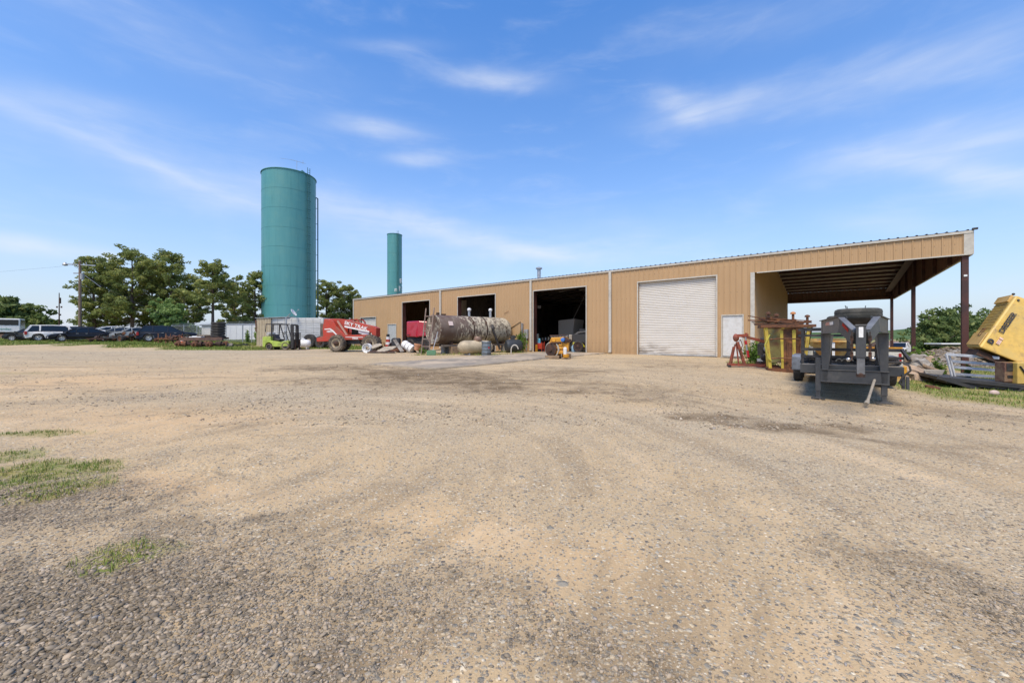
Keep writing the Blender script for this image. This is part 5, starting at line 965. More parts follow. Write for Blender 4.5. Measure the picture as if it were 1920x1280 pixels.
# ---------------------------------------------------------------- junk between telehandler and tank
T = thing('discarded_rim', 'bright white wheel rim standing in front of the telehandler', 'wheel rim', P(688.5, 28.4), R(-12))
MB().lathe([(.15, -.02), (.27, -.02), (.30, -.12), (.335, -.13), (.335, .13), (.30, .13), (.27, .02), (.15, .02), (.15, -.02)], (0, 0, .34), (0, 1, 0), 28).build('rim', M_white, T, smooth=True)
mb = MB(); [mb.tube((math.cos(a)*.21, -.035, .34+math.sin(a)*.21), (math.cos(a)*.21, 0, .34+math.sin(a)*.21), .028, 8) for a in np.linspace(0, 6.28, 9)[:-1]]; mb.build('bolt_hole', M_black, T)
def sheet(label, px, Y, pts, m, z0=.05, rz=0, th=.04, name='scrap_sheet', seed=0):
    rd = random.Random(seed); mb = MB(); n = len(pts); top = [(x, y, z0+z+th) for x, y, z in pts]; bot = [(x, y, z0+z) for x, y, z in pts]
    mb.mesh(top+bot, [tuple(range(n)), tuple(range(2*n-1, n-1, -1))]+[(i, n+i, n+(i+1) % n, (i+1) % n) for i in range(n)]); return tag(mb.build(name, m, loc=P(px, Y), rot=(0, 0, R(rz))), label, 'scrap', 'junk between the telehandler and the tank')
M_pale = mat('pale_scrap', (.36, .31, .23), (.2, .16, .12), rough=.7, scale=3); M_scrapgrey = mat('grey_scrap', (.27, .26, .24), (.14, .12, .1), rough=.6, metal=.3)
sheet('curled cream metal sheet lying against the telehandler front wheel', 704, 28.6, [(-.45, 0, .35), (-.2, .1, .5), (.3, 0, .6), (.55, -.2, .5), (.1, -.3, .3), (-.5, -.3, .2)], M_pale)
sheet('grey bent sheet lying on the gravel in front of the junk', 724, 28.2, [(-.7, -.2, 0), (-.2, .2, .35), (.8, .3, .42), (.5, -.1, .2), (.0, -.3, .05)], M_pale); sheet('long flat rusty sheet at the front of the junk', 716, 27.9, [(-1, -.1, 0), (.9, -.15, 0), (.8, .4, .06), (-.8, .5, .1)], M_drust)
sheet('grey metal strip leaning over the junk pile', 750, 28.4, [(-.5, 0, .85), (-.3, 0, .9), (.35, -.2, .05), (.1, -.25, .0)], M_scrapgrey); sheet('brown tapered plate under the grey strip', 740, 28.8, [(-.6, .1, .1), (.3, .3, .5), (.7, .1, .2), (.5, -.3, 0)], M_rust)
frame_scrap('dark tangle of brackets in the middle of the junk pile', 735, 29.2, 1.7, .8, 10, M_drust, 21, 9)['group'] = 'junk between the telehandler and the tank'; frame_scrap('low tangle of black parts in front of the open left bay', 775, 29.0, 1.6, .5, -5, M_black, 22, 8)['group'] = 'junk between the telehandler and the tank'; frame_scrap('small rusty parts heap left of the white drum', 758, 28.9, 1.2, .45, 25, M_rust, 24, 7)['group'] = 'junk between the telehandler and the tank'
T = thing('plastic_chair', 'black plastic shell standing on the junk pile by the grey door', 'shell', P(743, 29.3)); MB().prism([(-.28, .0), (-.32, .5), (-.2, .62), (.22, .62), (.3, .5), (.28, 0)], -.25, .25).build('shell', M_plast, T, .06); T.location.z += .45
T = thing('paint_drum', 'white ribbed plastic drum tipped over in front of the left bay', 'drum', P(766, 28.6)); ax = Vector((.75, -.3, -.42)).normalized()
MB().lathe([(.02, -.5), (.25, -.5), (.3, -.42), (.3, -.2), (.31, -.18), (.3, -.14), (.3, .1), (.31, .12), (.3, .16), (.3, .4), (.02, .42)], (0, 0, .42), ax, 20).build('drum', M_white, T, smooth=True); MB().lathe([(.306, -.17), (.306, -.13)], (0, 0, .42), ax, 20).lathe([(.306, .13), (.306, .17)], (0, 0, .42), ax, 20).build('dark_band', M_black, T)
T = thing('flower_pot', 'broken orange clay pot on the junk at the left end of the tank', 'pot', P(781, 28.0)); MB().lathe([(.02, 0), (.16, 0), (.24, .35), (.27, .36), (.27, .44), (.22, .44), (.16, .1)], (0, 0, .2), (.25, 0, 1), 18).build('pot', mat('clay', (.52, .25, .13), (.42, .22, .13), rough=.8), T, smooth=True)
T = thing('road_flare_post', 'small red and white ringed post behind the telehandler', 'post', P(727.5, 30.6))
for k, m in enumerate((M_red, M_white, M_red, M_white, M_black)): MB().lathe([(.02, 0), (.2-.02*k, 0), (.2-.02*k, .2), (.02, .2)], (0, 0, .35+k*.2), seg=14).build('ring', m, T)
# ---------------------------------------------------------------- red machine hood in the left bay
p0 = P(794, 33.8); T = thing('red_machine', 'red fibreglass truck hood on a black chassis standing in the left open bay', 'truck', p0, BR+R(14)); k = 33.8/F
M_hood = mat('glossy_dark_red', (.42, .012, .03), (.34, .012, .025), rough=.25, coat=.6)
MB().mesh([(-1.25, -.7, 1.15), (-1.25, .9, 1.15), (.1, -1.0, 1.1), (1.0, -.7, 1.25), (1.0, .9, 1.25), (-1.25, -.7, 2.45), (-1.25, .9, 2.45), (.2, -.95, 2.5), (1.0, -.6, 2.42), (1.0, .9, 2.42)], [(0, 2, 7, 5), (2, 3, 8, 7), (3, 4, 9, 8), (1, 0, 5, 6), (5, 7, 8, 9, 6), (0, 1, 4, 3, 2), (4, 1, 6, 9)]).build('hood', M_hood, T, .1)
MB().box((-.9, -.87, 1.32), (.2, .05, .08)).build('emblem', M_black, T); MB().box((0, 0, .85), (2.3, 1.4, .5)).box((.3, -.75, .5), (1.6, .2, .5)).build('chassis', M_black, T)
for s in (-.75, .75): wheel(T, (s, -.75, .48), .48, .28, rim=M_drust)
# ---------------------------------------------------------------- old rusty cylinder tank
A_ = Vector((-5.25, 26.6, 1.90)); B_ = Vector((-.55, 31.0, 1.98)); ax = (B_-A_).normalized(); LT = (B_-A_).length; RT = .98; rzT = math.atan2(ax.y, ax.x)
M_tank = bpy.data.materials.new('peeling_tank'); M_tank.use_nodes = True; t = NT(M_tank.node_tree); b = t.N['Principled BSDF']; oc = t.n('ShaderNodeTexCoord').outputs['Object']; s = t.n('ShaderNodeSeparateXYZ'); t.L.new(oc, s.inputs[0])
flk = t.noise(t.mapping(oc, (1.5, .8, .55)), 3.8, 7, .75, .35); prg = t.ramp(s.outputs[0], .2, 3.8); m1 = t.ramp(t.m('ADD', flk, t.m('MULTIPLY', prg, .15)), .60, .635)
m1 = t.m('MULTIPLY', m1, t.ramp(s.outputs[0], .6, 2.0)); lowm = t.m('MULTIPLY', t.ramp(s.outputs[2], -.35, -.72), t.m('MULTIPLY', t.ramp(flk, .38, .5), t.ramp(s.outputs[0], 1.0, 2.4)))
rst = t.mix(t.ramp(t.noise(oc, 1.3, 5, .6), .35, .65), (.105, .062, .042), (.155, .115, .085)); rst = t.mix(t.ramp(t.noise(t.mapping(oc, (2, 2, .3)), 2.5, 4, .7), .55, .75), rst, (.24, .20, .15)); drk = t.mix(m1, rst, (.52, .46, .33)); drk = t.mix(t.m('MULTIPLY', t.ramp(t.noise(oc, 5, 5, .7), .5, .6), t.m('MULTIPLY', prg, .7)), drk, (.06, .05, .035)) ; drk = t.mix(t.m('MULTIPLY', m1, t.ramp(flk, .60, .66)), drk, (.50, .44, .31)); drk = t.mix(t.m('MULTIPLY', lowm, .7), drk, (.30, .26, .155))
ends = t.m('MULTIPLY', t.ramp(s.outputs[0], .02, .0), t.ramp(flk, .52, .56)); drk = t.mix(ends, drk, (.42, .38, .29)); t.L.new(drk, b.inputs['Base Color']); b.inputs['Roughness'].default_value = .62
bp = t.n('ShaderNodeBump'); bp.inputs['Strength'].default_value = .4; bp.inputs['Distance'].default_value = .02; t.L.new(flk, bp.inputs['Height']); t.L.new(bp.outputs[0], b.inputs['Normal'])
TK = thing('storage_tank', 'huge rusty cylindrical tank with peeling cream paint lying in front of the workshop', 'tank', tuple(A_), rzT)
MB().lathe([(.01, .02), (RT*.9, -.02), (RT*.97, -.05), (RT, -.02), (RT, .04), (RT, LT*.33), (RT*1.003, LT*.335), (RT, LT*.34), (RT, LT-.35), (RT*.9, LT-.12), (RT*.6, LT+.1), (.01, LT+.18)], (0, 0, 0), (1, 0, 0), 56).build('shell', M_tank, TK, smooth=True)
for f in (.42, .60): MB().lathe([(RT+.02, LT*f-.04), (RT+.035, LT*f-.04), (RT+.035, LT*f+.04), (RT+.02, LT*f+.04)], (0, 0, 0), (1, 0, 0), 56).build('strap', M_drust, TK)
for f, hh_ in ((.48, .55), (.79, .62)):
    MB().tube((LT*f, .15, RT-.1), (LT*f, .15, RT+hh_-.1), .09, 12).build('vent_pipe', M_galv, TK); MB().lathe([(.11, 0), (.14, .04), (.14, .14), (.08, .2), (.01, .22)], (LT*f, .15, RT+hh_-.15), seg=14).build('vent_cap', M_white, TK, smooth=True)
MB().tube((.35, 0, RT-.05), (.35, 0, RT+.16), .12, 10).box((.8, 0, RT+.05), (.3, .2, .08)).build('filler_neck', M_drust, TK); MB().box((.75, -RT*.92-.04, .40), (.34, .02, .3), (R(-21), 0, 0)).build('placard', mat('placard', (.62, .5, .45)), TK)
mb = MB(); mb.path([(LT*.68, -RT*.93, .38), (LT*.67, -RT*1.03, .1), (LT*.70, -RT*1.10, -.4), (LT*.73, -RT*1.14, -.9), (LT*.76, -RT*1.2, -1.4)], .09, 8).build('hose', M_black, TK)
mb = MB(); mb.bar((.2, -.7, -1.08), (LT-.4, -.7, -1.06), .16, .12); mb.bar((.2, .7, -1.08), (LT-.4, .7, -1.06), .16, .12); mb.build('skid', mat('tank_skid', (.2, .16, .12), (.12, .1, .08), rough=.8), TK)
mb = MB(); 
for x in (1.0, 3.2, 5.6): mb.box((x, 0, -1.0), (.14, 1.5, .3))
mb.build('saddle', M_drust, TK)
def tl(x, y, z=0.0): c, s_ = math.cos(rzT), math.sin(rzT); return Vector((A_.x+c*x-s_*y, A_.y+s_*x+c*y, 0))
for i, (x, y) in enumerate([(1.2, -.7), (2.1, -.7), (2.9, -.7), (5.9, -.7), (1.5, .7), (5.5, .7)]):
    p = tl(x, y); z = gz(p.x, p.y); h_ = A_.z-1.14-z
    tag(MB().box((0, 0, h_/2), (.62, .42, h_)).box((0, 0, h_*.5), (.64, .43, .02)).build('support_block', M_conc if i != 0 else M_wood, loc=(p.x, p.y, z), rot=(0, 0, rzT), bevel=.02), ['timber block under the left end of the tank', 'concrete block under the tank just left of the cream gas tank', 'concrete block hidden behind the cream gas tank', 'concrete block under the right end of the tank', 'rear concrete block under the left half of the tank', 'rear concrete block under the right half of the tank'][i], 'block', 'blocks carrying the tank')
# ladder leaning at its left end
L0, L1 = P(789.5, 25.6), P(804, 25.2); k = 25.4/F; up0 = P(799, 26.2, py=578); up1 = P(814, 26.0, py=577); mb = MB(); mb.tube(L0, up0, .045, 8).tube(L1, up1, .045, 8)
M_lad = mat('ladder_brown', (.23, .17, .13), (.14, .09, .07), rough=.7); mb.build('ladder_rails', M_lad); lad = bpy.context.scene.objects['ladder_rails']; lad.name = 'rail'
LD = thing('ladder', 'rusty pipe ladder leaning against the left end of the tank', 'ladder', tuple(L0)); lad.parent = LD; lad.matrix_parent_inverse = Matrix.Translation(-Vector(L0))
mb = MB()
for f in (.17, .33, .50, .66, .82): mb.tube(L0.lerp(up0, f)-L0, L1.lerp(up1, f)-L0, .035, 8)
mb.build('rung', M_lad, LD)
SH = thing('shovel', 'long handled shovel with a green blade leaning by the ladder', 'shovel', P(810, 24.6)); a = P(821, 25.6, py=622)-P(810, 24.6); MB().tube((0, 0, .12), a, .02, 8).build('handle', M_galv, SH); MB().prism([(-.3, 0), (-.34, .1), (-.3, .3), (.2, .34), (.26, .2), (.2, 0)], -.03, .03).build('blade', mat('green_enamel', (.10, .22, .12), rough=.5), SH, .02)
# cream propane tank, drum and black roll in front
PA = thing('propane_tank', 'cream propane tank with a brown dome lying in front of the rusty tank', 'tank', P(891, 25.6), R(38)); h0 = .50; r_ = .43
pr = [(.01, -1.25), (r_*.5, -1.19), (r_*.85, -1.02), (r_, -.78), (r_, .85), (r_*.85, 1.08), (r_*.5, 1.25), (.01, 1.31)]; MB().lathe(pr, (.0, 0, h0), (1, 0, 0), 32).build('vessel', mat('cream_gas_tank', (.46, .38, .25), (.32, .26, .17), rough=.5, scale=1.5, c3=(.55, .5, .42), s3=.8), PA, smooth=True)
MB().lathe([(.2, -.1), (.24, .0), (.25, .12), (.2, .22), (.01, .26)], (.15, -.05, h0+r_), (.25, -.1, 1), 20).build('valve_dome', mat('brown_dome', (.17, .10, .07), (.24, .15, .1), rough=.5), PA, smooth=True)
for x in (-.6, .6): MB().box((x, 0, .06), (.12, .55, .14)).build('foot', M_galv, PA)
DR = thing('metal_drum', 'dented dark grey metal drum standing in front of the cream propane tank', 'drum', P(912, 24.2), R(10)); mb = MB(); pr = [(.01, 0), (.29, 0)]
for q in range(4): pr += [(.29, q*.21+.03), (.285, q*.21+.10), (.30, q*.21+.19), (.30, q*.21+.205)]
pr += [(.28, .88), (.01, .86)]; mb.lathe(pr, seg=18).build('drum', mat('grey_drum', (.16, .19, .21), (.09, .09, .085), rough=.45, metal=.3, scale=2), DR); MB().box((.12, -.27, .5), (.08, .02, .1)).build('red_label', M_redl, DR)
T = thing('black_tank', 'black cylinder with hoses lying at the wall right of the rusty tank', 'tank', P(960, 29.0), R(10)); MB().lathe([(.01, -.5), (.35, -.48), (.46, -.35), (.46, .55), (.35, .7), (.01, .72)], (0, 0, .5), (1, .2, 0), 24).build('shell', mat('dull_black', (.035, .04, .045), rough=.5), T, smooth=True); MB().path([(-.1, 0, .9), (-.05, 0, 1.15), (.15, 0, 1.25), (.3, 0, 1.1)], .04).box((.05, 0, 1.08), (.3, .25, .3)).build('pump', M_black, T)
wp = [(math.cos(a)*.25, 0, math.sin(a)*.35+.25) for a in np.linspace(.2, math.pi, 9)]+[(-.25, 0, 0)]; tag(MB().path(wp, .04).build('bent_pipe', M_trim, loc=P(965, 27.3), rot=(0, 0, R(-10))), 'bent white pipe standing in the grass beside the black cylinder', 'pipe')
tag(MB().mesh([(-.75, 0, 1.55), (.75, 0, 2.3), (.75, 0, .5), (-.75, .12, 1.45), (.75, .12, 2.2), (.75, .12, .4)], [(0, 1, 2), (5, 4, 3), (0, 3, 4, 1), (1, 4, 5, 2), (2, 5, 3, 0)]).bar((-.78, -.03, 1.55), (.78, -.03, 2.33), .07).bar((-.78, -.03, 1.5), (.78, -.03, .4), .07).build('leaning_panel', M_tan, loc=P(961, 30.6), rot=(0, 0, BR)), 'triangular tan panel with a dark edge leaning on the wall behind the tank', 'panel')
# ---------------------------------------------------------------- yellow diesel engine on blocks
E_ = thing('diesel_engine', 'bright yellow diesel engine on timber blocks at the edge of the concrete', 'engine', P(1049, 21.6), R(-14)); k = 21.6/F; M_yel = mat('engine_yellow', (.62, .30, .02), (.45, .2, .02), rough=.4, scale=4, c3=(.09, .06, .03), s3=5, l3=.62, h3=.74)
E_.location.z += .02
MB().prism([(-.5, .35), (-.55, .75), (-.42, 1.12), (.42, 1.16), (.52, .95), (.50, .4), (.3, .28), (-.3, .28)], -.24, .24).build('block', M_yel, E_, .03)
for i in range(6): MB().box((-.4+.155*i, 0, 1.2), (.13, .34, .1)).build('valve_cover', M_galv, E_, .02)
MB().tube((-.5, -.22, 1.22), (.42, -.22, 1.25), .03, 8).tube((-.45, -.3, .82), (.1, -.3, .84), .06, 10).build('manifold', M_drust, E_)
MB().lathe([(.01, -.05), (.33, -.05), (.35, 0), (.35, .04), (.12, .06), (.10, .12), (.01, .12)], (-.42, -.26, .48), (-.45, -1, 0), 28).build('flywheel', M_drust, E_, smooth=True); MB().lathe([(.38, -.08), (.43, -.08), (.43, .02), (.38, .02)], (-.38, -.2, .48), (-.45, -1, 0), 28).build('bell_housing', mat('grey_white_housing', (.42, .40, .34), rough=.6), E_, smooth=True)
MB().lathe([(.01, -.1), (.1, -.1), (.12, 0), (.09, .14), (.01, .16)], (.22, -.34, 1.0), (0, -1, 0), 18).build('blue_filter', mat('blue_cap', (.05, .18, .5), rough=.35), E_, smooth=True); MB().lathe([(.01, -.1), (.16, -.1), (.17, .05), (.02, .1)], (.34, -.25, .98), (0, -1, .1), 18).lathe([(.01, 0), (.1, 0), (.1, .2), (.01, .2)], (.5, -.2, .95), (.6, -1, 0), 14).build('turbocharger', M_drust, E_, smooth=True)
MB().lathe([(.01, -.2), (.09, -.2), (.1, -.15), (.1, .15), (.01, .2)], (.34, -.33, .42), seg=16).build('white_filter', M_white, E_, smooth=True); MB().box((.0, -.25, .56), (.8, .12, .12)).box((-.05, -.27, .33), (.55, .1, .16)).box((-.28, -.3, .95), (.18, .12, .14)).box((.1, -.28, .72), (.2, .1, .1)).build('pump', M_yel, E_, .02)
MB().lathe([(.02, 0), (.16, 0), (.18, .16), (.1, .18), (.02, .18)], (.38, -.28, .06), seg=16).build('front_mount', M_yel, E_); MB().box((.6, -.05, 1.1), (.16, .2, .35)).build('breather', M_pale, E_, .03)
for x, y, w_, h_ in ((-.35, -.28, .75, .16), (.38, -.28, .45, .06), (-.3, .2, .7, .24), (.35, .2, .5, .24)):
    p = Matrix.Rotation(R(-14), 4, 'Z') @ Vector((x, y, 0))+Vector(E_.location); tag(MB().box((0, 0, h_/2), (w_, .2, h_)).build('timber_block', M_wood, loc=(p.x, p.y, p.z+.0), rot=(0, 0, R(-14)), bevel=.01), 'timber block under the %s of the yellow engine' % ('flywheel end' if x < 0 and y < 0 else 'front mount' if y < 0 else 'far left corner' if x < 0 else 'far right corner'), 'block', 'timber blocks under the engine')
# ---------------------------------------------------------------- things inside the middle bay
def inbay(px, depth, z=0.0):
    t_ = (px-960)/F; ax_, ay_ = BO.x+D2.x*depth, BO.y+D2.y*depth; return bw((t_*ay_-ax_)/(D1.x-t_*D1.y), depth, z)
T = thing('panel_crate', 'tall grey sheet metal hopper standing inside the middle open bay', 'hopper', inbay(1062, 3.0), BR); MB().mesh([(-.75, 0, 1.1), (.55, 0, 1.1), (.9, .9, 1.2), (-.75, 0, 2.5), (.75, 0, 2.6), (1.1, .9, 2.5)], [(0, 1, 4, 3), (1, 2, 5, 4), (3, 4, 1, 0)]).box((0, .5, 1.75), (1.3, .9, 1.2)).build('side_sheet', mat('dusty_grey_sheet', (.22, .19, .15), rough=.7), T); MB().box((-.6, .4, .55), (.08, .08, 1.1)).box((.6, .4, .55), (.08, .08, 1.1)).build('leg', M_drust, T)
T = thing('oil_drum', 'pale upright cylinder inside the left of the middle bay', 'drum', inbay(1006, 1.6), BR); MB().lathe([(.01, 0), (.2, 0), (.2, 1.25), (.18, 1.3), (.01, 1.32)], (0, 0, .1), seg=18).build('cylinder', mat('dusty_cream', (.4, .38, .3), rough=.6), T); MB().box((0, 0, .05), (.5, .5, .1)).build('base', M_black, T)
T = thing('tool_cart', 'red tool cart beside the pale cylinder inside the middle bay', 'cart', inbay(1013, .8), BR); MB().box((0, 0, .42), (.55, .4, .45)).build('cabinet', M_red, T, .02); mb = MB(); [mb.bar((x, y, 0), (x, y, .75), .04) for x in (-.27, .27) for y in (-.18, .18)]; mb.build('leg', M_red, T); MB().lathe([(.01, 0), (.12, 0), (.12, .3), (.03, .38)], (-.1, 0, .65), seg=12).build('blue_bottle', mat('blue_bottle', (.1, .35, .5)), T)
T = thing('yellow_jack', 'small yellow and black jack at the left edge of the middle bay', 'jack', inbay(1004, .35), BR); MB().prism([(-.12, 0), (-.15, .5), (0, .65), (.12, .5), (.14, 0)], -.12, .12).build('body', M_yel, T, .02); MB().tube((0, 0, .6), (.1, 0, .95), .02).build('handle', M_black, T)
T = thing('water_jug', 'pale blue plastic jug in the middle bay behind the engine', 'jug', inbay(1077, .9), BR); MB().lathe([(.01, 0), (.2, 0), (.22, .1), (.22, .42), (.12, .55), (.06, .57), (.01, .6)], seg=18).build('jug', mat('blue_plastic', (.25, .38, .46), rough=.4), T, smooth=True)
T = thing('yellow_mower', 'yellow machine with a large spoked wheel at the right of the middle bay', 'machine', inbay(1087, 1.1), BR); MB().prism([(-.5, .35), (-.45, .75), (.1, .7), (.35, .4), (.2, .3)], -.25, .25).build('body', mat('bright_yellow', (.6, .55, .04), (.4, .35, .05), rough=.45), T, .03); wheel(T, (.12, -.45, .42), .42, .12, rim=M_drust, rimr=.8, spokes=8)
T = thing('dark_machine', 'dark machine with a draped seat at the right side of the middle bay', 'machine', inbay(1092, 2.4), BR); MB().box((0, 0, .9), (1.2, 1.0, .9)).box((.2, 0, 1.5), (.7, .6, .5), (.1, .2, 0)).build('body', mat('dim_metal', (.07, .065, .06), rough=.6), T, .04); MB().prism([(-.6, 1.3), (-.2, 1.55), (.5, 1.6), (.5, 1.5), (-.1, 1.42), (-.55, 1.2)], -.4, .4).build('seat', mat('dim_canvas', (.22, .2, .18)), T, .04)
for s in (-.4, .4): wheel(T, (s, -.5, .4), .4, .2, rim=M_drust)
T = thing('work_bench', 'cluttered dark bench with small tins along the left of the middle bay', 'bench', inbay(1023, 2.6), BR); MB().box((0, 0, .85), (1.6, .6, .06)).build('top', M_drust, T); mb = MB(); [mb.bar((x, y, 0), (x, y, .85), .05) for x in (-.75, .75) for y in (-.25, .25)]; mb.build('leg', M_black, T)
for i in range(5): tag(MB().lathe([(.01, 0), (.07, 0), (.07, .16+.03*i), (.01, .17+.03*i)], seg=12).build('tin', M_pale if i % 2 else M_galv, loc=inbay(1023, 2.6)+D1.to_3d()*(-.6+.3*i)+Vector((0, 0, .88))), ['first', 'second', 'third', 'fourth', 'fifth'][i]+' tin from the left on the cluttered bench in the middle bay', 'tin', 'tins on the bench')
T = thing('wall_sign', 'small faint sign hanging inside the middle bay', 'sign', inbay(1011, 2.0, fz(1011, 571)), BR); MB().box((0, 0, 0), (.34, .02, .22)).build('board', mat('sign_grey', (.4, .36, .33)), T); text('NO SMOKING', .05, M_black, T, frame((0, -.013, .0), (1, 0, 0), (0, 0, 1)), ext=.001)
# ---------------------------------------------------------------- red engine hoist
g = P(1385, 16.6); H_ = thing('engine_hoist', 'rusty red engine hoist with its arm pointing at the yellow rack', 'engine hoist', g, R(-16)); k = 16.6/F; M_hoist = mat('worn_red_steel', (.30, .065, .035), (.16, .06, .035), rough=.6, scale=5)
mb = MB(); mb.bar((-.35, -.1, .1), (1.35, -.32, .08), .09); mb.bar((-.35, .15, .1), (1.3, .42, .08), .09); mb.bar((-.4, -.35, .1), (-.3, .4, .1), .1); mb.build('base', M_hoist, H_)
mb = MB(); mb.bar((.22, .0, .1), (-.05, .0, 1.05), .12, .1); mb.bar((.02, .08, .1), (-.08, .05, 1.0), .05); mb.bar((-.36, -.05, .12), (-.2, -.02, .85), .05); mb.bar((-.25, .1, .12), (-.12, .05, .95), .05); mb.build('upright', M_hoist, H_)
mb = MB(); mb.ball((-.1, 0, 1.22), (.12, .1, .17)); mb.bar((-.12, 0, 1.3), (.35, 0, 1.32), .13, .12); mb.bar((.1, 0, 1.30), (1.1, 0, 1.02), .10, .11); mb.bar((1.0, 0, 1.05), (1.25, 0, .98), .07); mb.box((.28, 0, 1.36), (.05, .14, .12)); mb.build('boom', M_hoist, H_)
mb = MB(); mb.tube((.32, -.05, .45), (.24, -.05, 1.25), .035, 10); mb.build('ram', M_galv, H_); MB().tube((.345, -.05, .42), (.31, -.05, .70), .05, 12).tube((.265, -.05, .95), (.24, -.05, 1.1), .05, 12).build('ram_body', mat('bright_red', (.45, .02, .025), rough=.4), H_)
MB().path([(.05, -.08, 1.15), (.12, -.1, .9), (.02, -.1, .7), (.1, -.1, .45)], .015).build('chain', M_rust, H_)
for x, y in ((-.42, -.35), (-.3, .42), (1.35, -.34), (1.3, .43)): MB().lathe([(.01, -.03), (.055, -.03), (.055, .03), (.01, .03)], (x, y, .055), (0, 1, 0), 12).build('caster', M_black, H_)
# ---------------------------------------------------------------- yellow and rusty steel rack
g = P(1472, 15.2); K = thing('steel_rack', 'worn yellow and rust steel rack with a load of rusty bars, left of the trailer', 'rack', g, R(-26)); M_yr = mat('worn_yellow', (.50, .38, .05), (.22, .10, .03), rough=.7, scale=2.5, lo=.55, hi=.7, stretch=(1, 1, .4), bump=.2)
M_yr2 = mat('mossy_yellow_sheet', (.34, .30, .10), (.2, .1, .05), rough=.75, scale=2, lo=.4, hi=.7, c3=(.16, .28, .22), s3=1.6, l3=.5, h3=.75)
zt = 1.72
mb = MB()
for (x0, y0, x1, y1) in ((-.52, -.42, -.68, -.5), (.50, -.42, .66, -.5), (-.5, .4, -.6, .5), (.5, .4, .62, .5), (.0, .4, .0, .5)): mb.bar((x0, y0, .05), (x1, y1, zt), .10, .07)
mb.build('corner_post', M_yr, K); mb = MB()
for z in (zt, ): [mb.bar(a, b_, .14, .1) for a, b_ in (((-.85, -.52, z), (.85, -.52, z)), ((-.8, .52, z), (.8, .52, z)), ((-.78, -.5, z), (-.78, .5, z)), ((.78, -.5, z), (.78, .5, z)))]
mb.bar((-.6, -.42, .07), (.6, -.42, .07), .12, .14); mb.bar((-.6, .42, .07), (.6, .42, .07), .12, .14); mb.bar((-.55, -.42, .07), (-.55, .42, .07), .1); mb.bar((.55, -.42, .07), (.55, .42, .07), .1); mb.build('rim_frame', M_rust, K)
mb = MB(); mb.prism([(-.10, .15), (-.16, zt-.1), (.2, zt-.1), (.14, .15)], -.38, -.32); mb.prism([(.28, .2), (.30, zt-.08), (.6, zt-.08), (.46, .2)], -.30, -.27); mb.build('inner_plate', M_rust, K)
MB().prism([(-.18, .6), (-.22, zt-.15), (-.12, zt-.15), (-.10, .12), (-.18, .12)], -.42, -.38).prism([(.18, .12), (.16, zt-.15), (.27, zt-.15), (.26, .12)], -.42, -.38).build('yellow_rib', M_yr, K); 
MB().mesh([(.52, -.38, .3), (.52, .42, .3), (.78, .48, zt-.02), (.74, -.45, zt-.02)], [(0, 1, 2, 3)]).mesh([(.56, -.38, .3), (.56, .42, .3), (.82, .48, zt-.02), (.78, -.45, zt-.02)], [(3, 2, 1, 0)]).build('side_sheet', M_yr2, K); MB().mesh([(-.5, .40, .3), (.5, .40, .3), (.6, .48, zt), (-.6, .48, zt)], [(0, 1, 2, 3)]).build('back_sheet', M_yr2, K)
for z, w_ in ((1.22, .55), (.50, .5)): mb = MB(); mb.path([(-w_, -.46, z), (-w_*.5, -.52, z+.03), (w_*.6, -.53, z+.02), (w_, -.44, z-.08)], .022).build('hoop', M_rust, K)
MB().path([(-.55, -.5, 1.4), (-.72, -.55, 1.0), (-.6, -.52, .5), (-.5, -.5, .42)], .02).build('hose', mat('yellow_hose', (.45, .42, .06), rough=.5), K)
MB().tube((.0, -.4, .35), (.02, -.4, 1.15), .02).tube((.4, -.35, .3), (.42, -.35, 1.1), .018).build('pipe', M_rust, K)
rd = random.Random(4)
for i in range(11):
    a = (rd.uniform(-1.25, -.4), rd.uniform(-.5, .4), zt+.07+.035*i); b_ = (rd.uniform(.2, 1.0), rd.uniform(-.5, .5), zt+.06+rd.uniform(0, .12)); dz = rd.uniform(-.08, .22) if i > 3 else 0
    o = MB().bar(a, (b_[0], b_[1], b_[2]+dz*.3), rd.choice((.03, .045, .06)), rd.choice((.03, .05))).build('scrap_bar', M_rust if i % 3 else M_drust, loc=g, rot=(0, 0, R(-26)))
    BLB = ['lowest bar of the tangle on the yellow rack', 'second lowest bar of the tangle on the yellow rack', 'rusty bar just above the lowest two on the yellow rack', 'rusty bar low in the tangle, fourth from the rack top', 'dark bar in the middle of the tangle on the yellow rack', 'middle rusty bar of the tangle on the yellow rack', 'bar lying just above the middle of the tangle on the rack', 'fourth highest bar of the tangle on the yellow rack', 'third highest bar of the tangle on the yellow rack', 'second highest bar of the tangle on the yellow rack', 'topmost bar of the tangle on the yellow rack']
    tag(o, BLB[i], 'bar', 'rusty bars on the yellow rack')
for i, (x, y, h_) in enumerate(((-.55, -.1, .42), (-.25, .2, .36), (.22, -.2, .40), (.75, .3, .30))):
    T = thing('jack_screw', ['rusty jack screw at the left end of the rack top', 'rusty jack screw, second from the left on the rack top', 'orange capped jack screw on the middle of the rack top', 'short rusty jack screw at the right end of the rack top'][i], 'jack', Vector(g)+Matrix.Rotation(R(-26), 3, 'Z') @ Vector((x, y, zt+.05)), 0, 'jack screws on the rack')
    MB().tube((0, 0, 0), (0, 0, h_), .045, 10).box((0, 0, h_*.4), (.16, .12, .1), (0, 0, i)).build('screw', M_rust, T); MB().lathe([(.02, 0), (.09, 0), (.08, .06), (.02, .09)], (0, 0, h_), seg=12).build('cap', M_rust if i != 2 else mat('orange_cap', (.5, .2, .06)), T)
